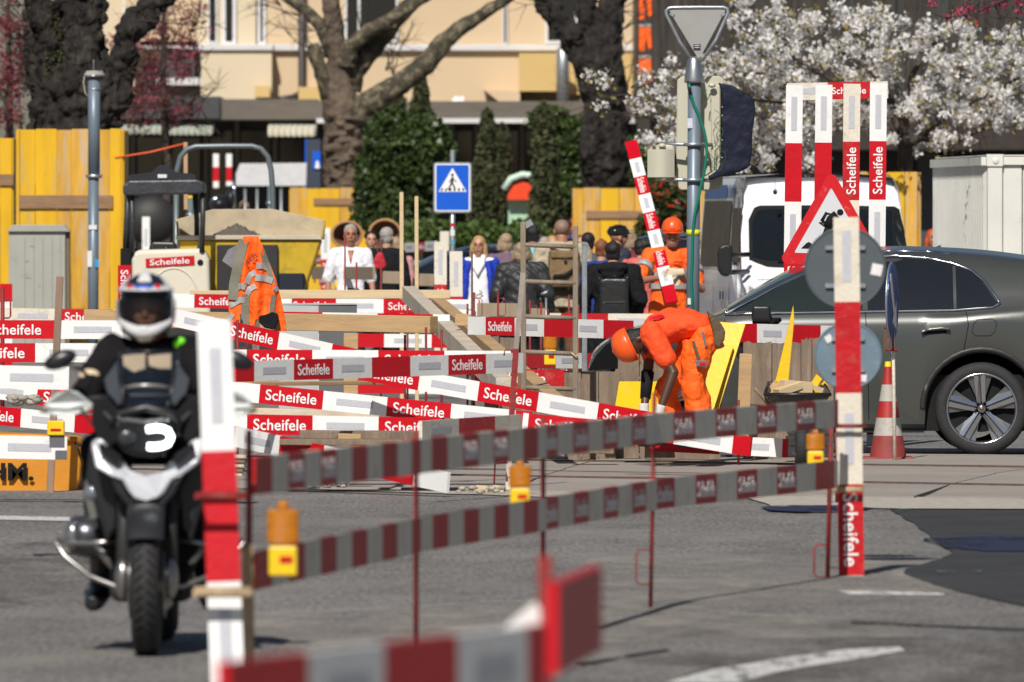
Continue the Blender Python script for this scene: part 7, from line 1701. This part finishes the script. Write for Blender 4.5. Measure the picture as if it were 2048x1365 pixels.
# 9,10
h = Human('small woman with an auburn bun behind the woman in the black hoodie', 1203, 172, 2.7, 1.66)
h.body(SK1, face=False); h.top(mat('royal_blue_coat', (.01,.03,.20), .8), 'long', .2); h.trousers(BLKC); h.hair(HRB, 'bun')
h = Human('black haired woman with a top bun in a black hoodie and black backpack, from behind', 1226, 188, math.pi-.05, 1.66, dict(elL=(-.27,.02,1.10), elR=(.29,.03,1.11), wrR=(.30,-.04,.86), wrL=(-.24,-.16,.95)), width=1.12)
h.body(SK1, face=False); h.top(BLKC, 'long', .22, .035, 'hoodie', disp=.04, loose=.025); h.trousers(BLKC, g=.03); h.hair(HB, 'bun'); h.part('hood', MB().ell((0,.10,1.45), (.16,.11,.07)).ell((0,.13,1.38), (.12,.07,.09)), BLKC, .014, 3, .03)
BP = mat('black_leatherette', (.018,.018,.019), .35, var=.1, fold=.25); h.part('backpack', MB().box((-.02,.21,1.13), (.29,.13,.42)), BP, .018, 9); h.part('backpack_zip', MB().bar((-.13,.285,1.07), (.09,.285,1.07), .006, .006), CHR); h.part('zip_puller', MB().box((.08,.285,1.06), (.01,.01,.02)), CHR)
h.part('shoulder_strap', MB().tube([(-.14,.14,1.30),(-.15,.06,1.42)], .022, 6, flat=.4), BP); h.part('shoulder_strap', MB().tube([(.11,.14,1.30),(.15,.06,1.42)], .022, 6, flat=.4), BP); h.part('top_loop', MB().tube([(-.05,.2,1.34),(-.02,.19,1.37),(.01,.2,1.34)], .007, 6), BP)
# 11 coral hoodie
h = Human('person in a coral hoodie with a black and white patterned backpack', 1282, 168, 2.5, 1.66, width=1.05)
h.body(SK1, face=False); CO = mat('coral_hoodie', (.62,.13,.11), .85, fold=.6); h.top(CO, 'long', .22, .03, 'hoodie', disp=.04, loose=.02); h.trousers(BLKC); h.hair(HB, 'messy'); h.part('hood', MB().ell((0,.09,1.45), (.15,.10,.07)), CO, .014, 3, .02); h.part('cap', MB().ell((0,-.03,1.69), (.09,.10,.06)), mat('olive_cap', (.05,.05,.035), .8))
h.part('backpack', MB().box((-.02,.21,1.16), (.28,.12,.38)), mat('patterned_pack', (.03,.03,.03), .7, dirt=((.55,.55,.55), .6, 26)), .018, 8)
# 13 man in white tee
h = Human('grey haired man in a white tee and sunglasses behind the signal pole', 1400, 170, -1.2, 1.80)
h.body(SK2, face=True); h.top(mat('white_tee', (.78,.78,.82), .85, fold=.4), 'short', .12, .02); h.trousers(mat('dark_trousers', (.015,.015,.018), .8)); h.hair(HG_); hh, f, u, r = h.hf; R_ = Matrix((r, -f, u)).transposed(); h.part('sunglasses', MB().ell(hh+u*.014+f*.085, (.066,.022,.015), R_), BLK)
# others
h = Human('red haired woman in a patterned blouse in the dark gap left of the container', 1866, 158, .2, 1.78); h.body(SK2); h.top(mat('patterned_blouse', (.16,.15,.22), .8, dirt=((.5,.5,.55), .5, 18)), 'elbow', .1, .02); h.trousers(BLKC); h.hair(HRD, 'bob')
h = Human('dark haired passer by whose head shows above the dumper skip', 570, 118, .1, 1.98); h.body(SK1); h.top(BLKC); h.trousers(BLKC); h.hair(HB)
h = Human('second dark head just above the dumper skip rim', 592, 120, 2.9, 1.94); h.body(SK1, face=False); h.top(BLKC); h.trousers(BLKC); h.hair(HB)
h = Human('person in a pink top partly hidden behind the grey haired woman', 792, 150, 2.8, 1.66); h.body(SK1, face=False); h.top(MATS['dusty_pink_top'], 'long'); h.trousers(BLKC); h.hair(HGB, 'bob')

for (x, sc_, rt, H_, w_, top_, hr, st, lab) in (
    (1176,166,2.9,1.74,1.02,'slate_shirt',HB,'short','dark haired passer by in a slate shirt beside the bald man'),
    (1160,158,.2,1.70,1.0,'olive_jacket',HRB,'long','auburn haired passer by in an olive jacket glimpsed right of the ladder'),
    (1258,158,2.7,1.76,1.0,'burgundy_top',HGB,'bob','passer by in a burgundy top left of the coral hoodie'),
    (1012,158,-2.8,1.72,1.0,'mauve_coat',HGB,'bob','passer by in a mauve coat right behind the woman in the blue cardigan'),
    (742,150,.1,1.74,.96,'slate_shirt',HB,'messy','dark haired passer by between the grey haired couple'),
    (1104,150,.2,1.68,1.0,'straw_shirt',HBL,'long','blonde passer by in a straw coloured shirt behind the bald man')):
    h = Human(lab, x, sc_, rt, H_, width=w_); h.body(SK1, face=abs(rt) < 1); h.top(mat(top_, dict(slate_shirt=(.06,.07,.10), olive_jacket=(.06,.06,.03), burgundy_top=(.14,.015,.03), mauve_coat=(.16,.10,.14), straw_shirt=(.45,.34,.18))[top_], .8, fold=.5), 'long', .16, .018, disp=.02); h.trousers(BLKC); h.hair(hr, st)

def hard_hat(h, m, front_plate=True, vox=.008):
    hh, f, u, r = h.hf; R_ = Matrix((r, -f, u)).transposed(); mb = MB()
    n = 28; c = hh+u*.058-f*.012
    prof = [(1.0,.0),(1.0,.03),(.97,.06),(.88,.09),(.72,.115),(.5,.132),(.25,.141),(.0,.144)]
    rows = []
    for k, z in prof: rows.append([c+r*math.cos(a)*.108*k-f*math.sin(a)*.130*k+u*z for a in [2*math.pi*j/n for j in range(n+1)]])
    mb.grid(rows)
    brim = []
    for q, dz in ((1.0,.004),(1.03,-.001),(1.05,-.005)): brim.append([c+r*math.cos(a)*.108*q-f*(math.sin(a)*.130*q-(.045*(q-1)/.08 if math.sin(a) < 0 else 0)*abs(math.sin(a)))*1.0+u*dz+(f*.030*(q-1)/.08*max(0,-math.sin(a))) for a in [2*math.pi*j/n for j in range(n+1)]])
    mb.grid(brim); o = h.part('hard_hat', mb, m)
    so_ = o.modifiers.new('solid', 'SOLIDIFY'); so_.thickness = .004
    h.part('helmet_ridge', MB().tube([c+f*.105+u*.075, c+f*.06+u*.128, c+u*.149, c-f*.06+u*.132, c-f*.11+u*.075], [(.018,.006)]*5, 8, side=r), m)
    if front_plate: h.part('helmet_badge', MB().tube([c+f*.128+u*.030-r*.025, c+f*.131+u*.030, c+f*.128+u*.030+r*.025], [(.008,.004)]*3, 6, side=u), RED)
    h.part('helmet_knob', MB().ell(c+r*.108+u*.012-f*.03, (.012,.012,.012), n=10, m=7), m)
    return c
HATM = mat('orange_hard_hat', (.82,.10,.012), .35, var=.06, scale=20, coat=.2, dirt=((.55,.2,.1), .12, 20))
GLOVE = mat('cream_work_glove', (.62,.52,.38), .85, var=.1, fold=.3); GLW = mat('white_glove', (.66,.64,.60), .85, var=.08)
# 12 standing worker: hands folded over the board
h = Human('worker in an orange hard hat and hi vis shirt leaning on a slanting board', 1337, 186.3, .12, 1.86,
          dict(elL=(-.34,-.24,1.16), wrL=(-.13,-.53,1.20), elR=(.31,-.26,1.08), wrR=(.04,-.55,1.22), shL=(-.20,-.02,1.41), shR=(.20,-.02,1.41), neck=(0,-.03,1.46), head=(.03,-.08,1.60), fdir=(-.15,-1,-.05), hup=(0,-.08,1)), width=.98, group='site workers', vox=.012)
h.body(SK2, hands=False); h.top(HVO, 'short', .14, .026, 'hi_vis_shirt', disp=.02, loose=.006)
h.trousers(HVO, g=.035, nm='hi_vis_trousers'); hard_hat(h, HATM)
for z, w_ in ((1.19,.196),(1.08,.182)):
    h.part('reflective_band', MB().lathe([(1,0),(1,.055)], (0,0,z), (0,0,1), 30).xf(Matrix.Diagonal((w_+.022,.152+.01,1,1))), HVR)
for sg in (-1, 1):
    a = h.p('shL' if sg < 0 else 'shR'); b = h.p('elL' if sg < 0 else 'elR'); h.part('sleeve_band', MB().tube([a.lerp(b,.38), a.lerp(b,.56)], .096, 14), HVR)
h.part('beard_shadow', MB().ell(h.hf[0]-h.hf[2]*.075+h.hf[1]*.03, (.056,.060,.042), Matrix((h.hf[3], -h.hf[1], h.hf[2])).transposed()), mat('stubble_skin', (.20,.09,.055), .7))
h.part('shirt_print', MB().bar(h.p((.03,-.17,1.35)), h.p((.13,-.165,1.35)), .012, .01), RED)
def glove(h, w_, d, side, nrm, m, curl=.3, sc=1.0, nm='glove'):
    mb = MB(); d = Vector(d).normalized(); sd = Vector(side).normalized(); nn = d.cross(sd).normalized()
    if nn.dot(Vector(nrm)) < 0: nn = -nn
    w_ = Vector(w_); mb.tube([w_-d*.05, w_, w_+d*.055*sc, w_+d*.095*sc], [(.040,.036),(.038,.030),(.048*sc,.024),(.046*sc,.020)], 12, side=sd)
    for i, L in enumerate((.066,.078,.074,.058)):
        o_ = w_+d*.085*sc+sd*(-.034+.0225*i)*sc; L *= sc
        p1 = o_+d*L*.45+nn*curl*L*.15; p2 = p1+(d*.7+nn*curl*1.2).normalized()*L*.35; p3 = p2+(d*.4+nn*curl*2.2).normalized()*L*.25
        mb.tube([o_, p1, p2, p3], [.0125*sc,.0118*sc,.011*sc,.009*sc], 8)
    o_ = w_+d*.03*sc-sd*.036*sc; mb.tube([o_, o_+(d*.6-sd*.8).normalized()*.04, o_+(d*.9-sd*.45+nn*curl).normalized()*.072], [.016*sc,.014*sc,.011*sc], 8)
    return h.part(nm, mb, m, .006, 2)
glove(h, h.p('wrL')+Vector((.02,-.01,0)), (.95,-.05,-.35), (.25,0,.95), (0,-1,-.2), GLOVE, .25, 1.05); glove(h, h.p('wrR')+Vector((-.01,-.045,.03)), (-.95,-.05,-.05), (.1,0,1), (0,-1,-.3), GLOVE, .3, 1.05)
# 15 bending worker, facing left in the photograph
s = 264; Mx = Map(s)
loc = Vector(((1355-1024)/s, F/s, 0)); K = lambda x, y, d=0.0: (((x-1355)/s), d, CH-(y-HY)/s)
J_ = dict(pel=K(1405,668), waist=K(1372,643), chest=K(1322,646,-.02), neck=K(1286,672,-.02), head=K(1277,684,-.03), hup=(-.86,0,-.50), fdir=(.42,-.15,-.9),
          shL=K(1300,665,-.19), shR=K(1306,650,.17), elL=K(1346,744,-.27), elR=K(1296,745,.14), wrL=K(1318,822,-.32), wrR=K(1288,826,.02),
          hipL=K(1398,685,-.10), hipR=K(1394,685,.10), knL=K(1386,768,-.14), knR=K(1334,778,.14), anL=K(1400,872,-.12), anR=K(1322,872,.18), toeL=(-1,0,0), toeR=(-1,0,0))
h = Human('worker in orange hard hat, tee and hi vis trousers bending down to the boards', 0, s, 0, 1.75, J_, loc=loc, group='site workers', vox=.012)
mb = MB()
h.body(SK3, face=True, hands=False, tg=-.05)
tb_ = MB()
side = (0,1,0)
tb_.tube([h.p(K(1416,662)), h.p(K(1402,654)), h.p(K(1374,649)), h.p(K(1342,652)), h.p(K(1316,661,-.01)), h.p(K(1294,674,-.02))], [(.15,.08),(.17,.10),(.175,.122),(.19,.136),(.185,.122),(.095,.07)], 22, side=side)
h.lim(tb_, 'shL', K(1330,716,-.24), .088, .084); h.lim(tb_, 'shR', K(1300,708,.17), .075, .072); h.lim(tb_, K(1350,655,-.05), K(1312,668,-.14), .11, .09)
h.part('tee_shirt', tb_, HVOP, .012, 4, .035, .12)
tr_ = MB(); tr_.tube([h.p(K(1390,662)), h.p(K(1408,672)), h.p(K(1412,700))], [(.165,.115),(.185,.15),(.16,.14)], 18, side=side)
for q, c1, c2 in (('L', (1390,738,-.13), (1397,818,-.13)), ('R', (1362,750,.12), (1344,822,.14))):
    tr_.tube([h.p('hip'+q), h.p(K(*c1)), h.p('kn'+q), h.p(K(*c2)), h.p('an'+q, (0,0,.0))], [.130,.112,.098,.098,.086], 16); tr_.ell(h.p('kn'+q), .10)
h.part('hi_vis_trousers', tr_, HVO, .013, 3, .06, .13)
h.shoes(BLKM); c_ = hard_hat(h, HATM, front_plate=False)
hh, f, u, r = h.hf; R_ = Matrix((r, -f, u)).transposed(); h.part('hair', MB().ell(hh+u*.035-f*.03, (.080,.092,.080), R_).ell(hh-u*.02-f*.05, (.07,.05,.06), R_), HB, .01, 1, .01)
h.part('helmet_sticker', MB().ell(c_+u*.10+r*.070-f*.03, (.010,.010,.010), n=10, m=6), mat('grey_sticker', (.5,.45,.42), .5))
h.part('black_arm_sleeve', MB().tube([h.p('elR'), h.p('elR').lerp(h.p('wrR'),.65)], [.050,.040], 12), BLKM)
gl = glove(h, h.p('wrR', (0,0,.02)), (0,-.05,-1), (1,0,0), (0,-1,0), GLW, .12, 1.0); gl2 = glove(h, h.p('wrL', (0,0,.0)), (-.3,-.05,-1), (1,.2,0), (-1,0,0), GLW, .5, 1.0)
def slab_(nm, pts, d, m, bev=.006): o = h.part(nm, MB().prism([h.p(K(*p)) for p in pts], d), m); b = o.modifiers.new('bevel', 'BEVEL'); b.width = bev; b.segments = 2; return o
LTH = mat('worn_leather_pouch', (.11,.07,.035), .75, var=.3, scale=10, bump=.3, fold=.4)
slab_('tool_pouch', [(1418,640,-.20),(1428,632,-.20),(1442,648,-.20),(1450,662,-.20),(1448,680,-.20),(1438,697,-.20),(1428,692,-.20),(1426,670,-.20)], (0,.10,0), LTH, .015); slab_('tool_belt', [(1414,622,-.17),(1424,630,-.17),(1432,652,-.17),(1422,652,-.17)], (0,.34,0), LTH)
slab_('hammer_loop', [(1382,682,-.275),(1388,681,-.275),(1404,730,-.275),(1399,733,-.275)], (0,.02,0), LTH, .004); slab_('knee_patch', [(1389,720,-.285),(1412,720,-.285),(1412,735,-.285),(1392,732,-.285)], (0,.02,0), DG, .004); slab_('patch_print', [(1398,724,-.29),(1410,724,-.29),(1410,731,-.29),(1398,731,-.29)], (0,.006,0), RED, .001)
slab_('trouser_trim', [(1402,664,-.235),(1407,663,-.235),(1413,692,-.235),(1409,696,-.235)], (0,.02,0), DG, .004)
o = slab_('back_print', [(1296,636,-.155),(1320,628,-.165),(1330,632,-.165),(1318,640,-.165),(1300,641,-.16)], (0,.012,0), RED, .003)
# 16 rider
loc = Vector(((292-1024)/460, F/460+.85, 0)); K = lambda x, y, d=0.0: (((x-292)/455), d, CH-(y-HY)/455)
J_ = dict(pel=K(292,870,.25), waist=K(292,820,.18), chest=K(286,745,.02), neck=K(284,690,-.06), head=K(283,622,-.14), fdir=(-.06,-1,-.05), hup=(0,-.05,1),
          shL=K(210,708,-.04), shR=K(362,708,-.04), elL=K(176,775,-.12), elR=K(408,775,-.12), wrL=K(150,806,-.40), wrR=K(436,806,-.40),
          hipL=K(245,880,.25), hipR=K(340,880,.25), knL=K(190,905,-.28), knR=K(395,905,-.28), anL=K(190,1150,.05), anR=K(400,1150,.05))
h = Human('motorcyclist in a black textile suit and black and white adventure helmet', 0, 460, 0, 1.75, J_, loc=loc, group=None, vox=.014)
h.body(SK2, face=True, hands=False); JB = mat('black_textile', (.010,.009,.010), .9, spec=.15, var=.3, scale=8, fold=.7, fscale=8); SD = mat('sand_panel', (.66,.52,.36), .8, var=.1, scale=10, fold=.3); NB = mat('navy_textile', (.012,.018,.035), .7, fold=.5)
mb = MB(); mb.tube([h.p('pel'), h.p('waist'), h.p('chest'), h.p('neck',(0,0,-.06)), h.p('neck',(0,0,.01))], [(.19,.15),(.20,.15),(.215,.155),(.15,.12),(.085,.08)], 22, side=(1,0,0))
for q in 'LR': h.lim(mb, 'sh'+q, 'el'+q, .088, .078); h.lim(mb, 'el'+q, 'wr'+q, .076, .052); h.lim(mb, h.p('neck',(0,0,-.07)), 'sh'+q, .09, .08)
h.part('jacket', mb, JB, .013, 3, .04, .1)
mb = MB(); mb.tube([h.p('neck',(0,-.1,-.02)), h.p('chest',(0,-.125,.02)), h.p('waist',(0,-.12,.0))], [(.10,.05),(.155,.045),(.14,.05)], 16, side=(1,0,0)); h.part('bib', mb, NB, .013, 2, .02)
for x0, x1, dx in ((236,281,0),(287,333,0)): h.part('chest_panel', MB().prism([h.p(K(x0,712,-.215)), h.p(K(x1,708,-.22)), h.p(K(x1,738,-.235)), h.p(K((x0+x1)/2,745 if x0 < 260 else 738,-.235)), h.p(K(x0+2,732,-.23))], (0,.12,0)), SD)
for sg, x in ((-1,168),(1,414)): h.part('elbow_panel', MB().ell(h.p(K(x,752,-.17)), (.05,.04,.03)), SD, .01, 1)
h.part('neon_tag', MB().ell(h.p(K(350,684,-.10)), (.024,.012,.020)).ell(h.p(K(341,690,-.11)), (.015,.01,.022)), mat('neon_green', (.20,.85,.02), .5), .006, 1)
mb = MB()
for q in 'LR': mb.tube([h.p('hip'+q), h.p('kn'+q), h.p('kn'+q,(0,.02,-.06)), h.p('an'+q,(0,0,.1))], [.11,.085,.085,.065], 14); mb.ell(h.p('kn'+q), .088)
h.part('riding_trousers', mb, JB, .014, 3, .03)
for q, X_ in (('L',186),('R',404)): h.part('boot', MB().tube([h.p('kn'+q,(0,.1,-.25)), h.p('an'+q), h.p(K(X_,1190,.05)), h.p(K(X_-(8 if q == 'L' else -8),1205,-.12)), h.p(K(X_-(12 if q == 'L' else -12),1210,-.22))], [.062,.055,.055,.048,.034], 12), BLK, .013, 2)
for q in 'LR': 
    sg = -1 if q == 'L' else 1; glove(h, h.p('wr'+q), (sg*.35,-.9,.0), (sg*.9,.35,0), (0,0,-1), BLKM, .6, 1.05)
# helmet
hh, f, u, r = h.hf; R_ = Matrix((r, -f, u)).transposed(); HW = mat('helmet_white', (.62,.62,.62), .25, var=.04, coat=.6); HN = mat('helmet_navy', (.012,.016,.03), .2, coat=.6)
c0 = hh+u*.015
def hpt(a, e, k=1.0):   # a: yaw from front, e: elevation
    return c0+(f*math.cos(a)*math.cos(e)*.158+r*math.sin(a)*math.cos(e)*.128+u*math.sin(e)*.152)*k
shell = MB(); rows = []
for e in [math.radians(x) for x in (-35,-20,-5,10,24,38,52,66,80,90)]:
    a0 = 0 if e > math.radians(20) else math.radians(58)
    rows.append([hpt(a0+(2*math.pi-2*a0)*k/36, e) for k in range(37)])
shell.grid(rows); sh_ = h.part('helmet_shell', shell, HN); so_ = sh_.modifiers.new('solid', 'SOLIDIFY'); so_.thickness = .012; so_.offset = 1
def hpatch(nm, a0, a1, e0, e1, m, k=1.02, n=12):
    rows = [[hpt(math.radians(a0+(a1-a0)*i/n), math.radians(e0+(e1-e0)*j/5), k) for i in range(n+1)] for j in range(6)]
    return h.part(nm, MB().grid(rows), m)
hpatch('white_stripe', 55, 70, 24, 60, HW, 1.09); hpatch('white_stripe', -70, -55, 24, 60, HW, 1.09); hpatch('white_side', 60, 74, -26, 14, HW, 1.09, 6); hpatch('white_side', -74, -60, -26, 14, HW, 1.09, 6); hpatch('white_crown', -18, 18, 45, 86, HW, 1.095)
mb = MB(); mb.tube([hpt(math.radians(x), math.radians(-14-24*math.cos(math.radians(x))), 1.0+.10*max(0,math.cos(math.radians(x*2)))) for x in range(-78, 79, 6)], [.017+.012*max(0,math.cos(math.radians(x*1.6))) for x in range(-78, 79, 6)], 10); mb.tube([hpt(0,math.radians(-27),1.06), hpt(0,math.radians(-38),1.16), hpt(0,math.radians(-54),1.08)], [(.022,.016),(.046,.022),(.040,.022)], 12, side=r); h.part('chin_guard', mb, HW, .008, 2); h.part('neck_roll', MB().tube([hpt(math.radians(x), math.radians(-52), .93) for x in range(-90, 91, 15)], .024, 8), mat('dark_red_collar', (.12,.01,.015), .7)); h.part('lower_shell', MB().tube([hpt(math.radians(x), math.radians(-42), .90) for x in range(-90, 91, 15)], .030, 8), HN)
hpatch('chin_vent', -16, 16, -52, -42, mat('grey_vent', (.18,.18,.19), .6), 1.16)
mb = MB(); rows = [[hpt(math.radians(x), math.radians(27+el), 1.03+q)+(f*.0) for x in range(-62, 63, 6)] for el, q in ((14,0),(6,.10),(-1,.26))]; mb.grid(rows); pk = h.part('peak', mb, HW); so_ = pk.modifiers.new('solid', 'SOLIDIFY'); so_.thickness = .006
hpatch('peak_blue', -17, 17, 29, 36, mat('helmet_blue', (.03,.08,.42), .35), 1.20); hpatch('peak_red', 24, 34, 29, 37, RED, 1.20, 5); hpatch('peak_red', -34, -24, 29, 37, RED, 1.20, 5)
hpatch('visor', -56, 56, -20, 22, mat('dark_visor', (.012,.010,.012), .06, alpha=.80, spec=.7), 1.0, 18); hpatch('visor_edge', -60, 60, 20, 24, BLK, 1.03, 18); hpatch('side_red', -75, -50, -52, -38, RED, 1.0, 5); hpatch('side_red', 50, 75, -52, -38, RED, 1.0, 5)
MATS['dark_visor'].node_tree.nodes['Principled BSDF'].inputs['Alpha'].default_value = .55
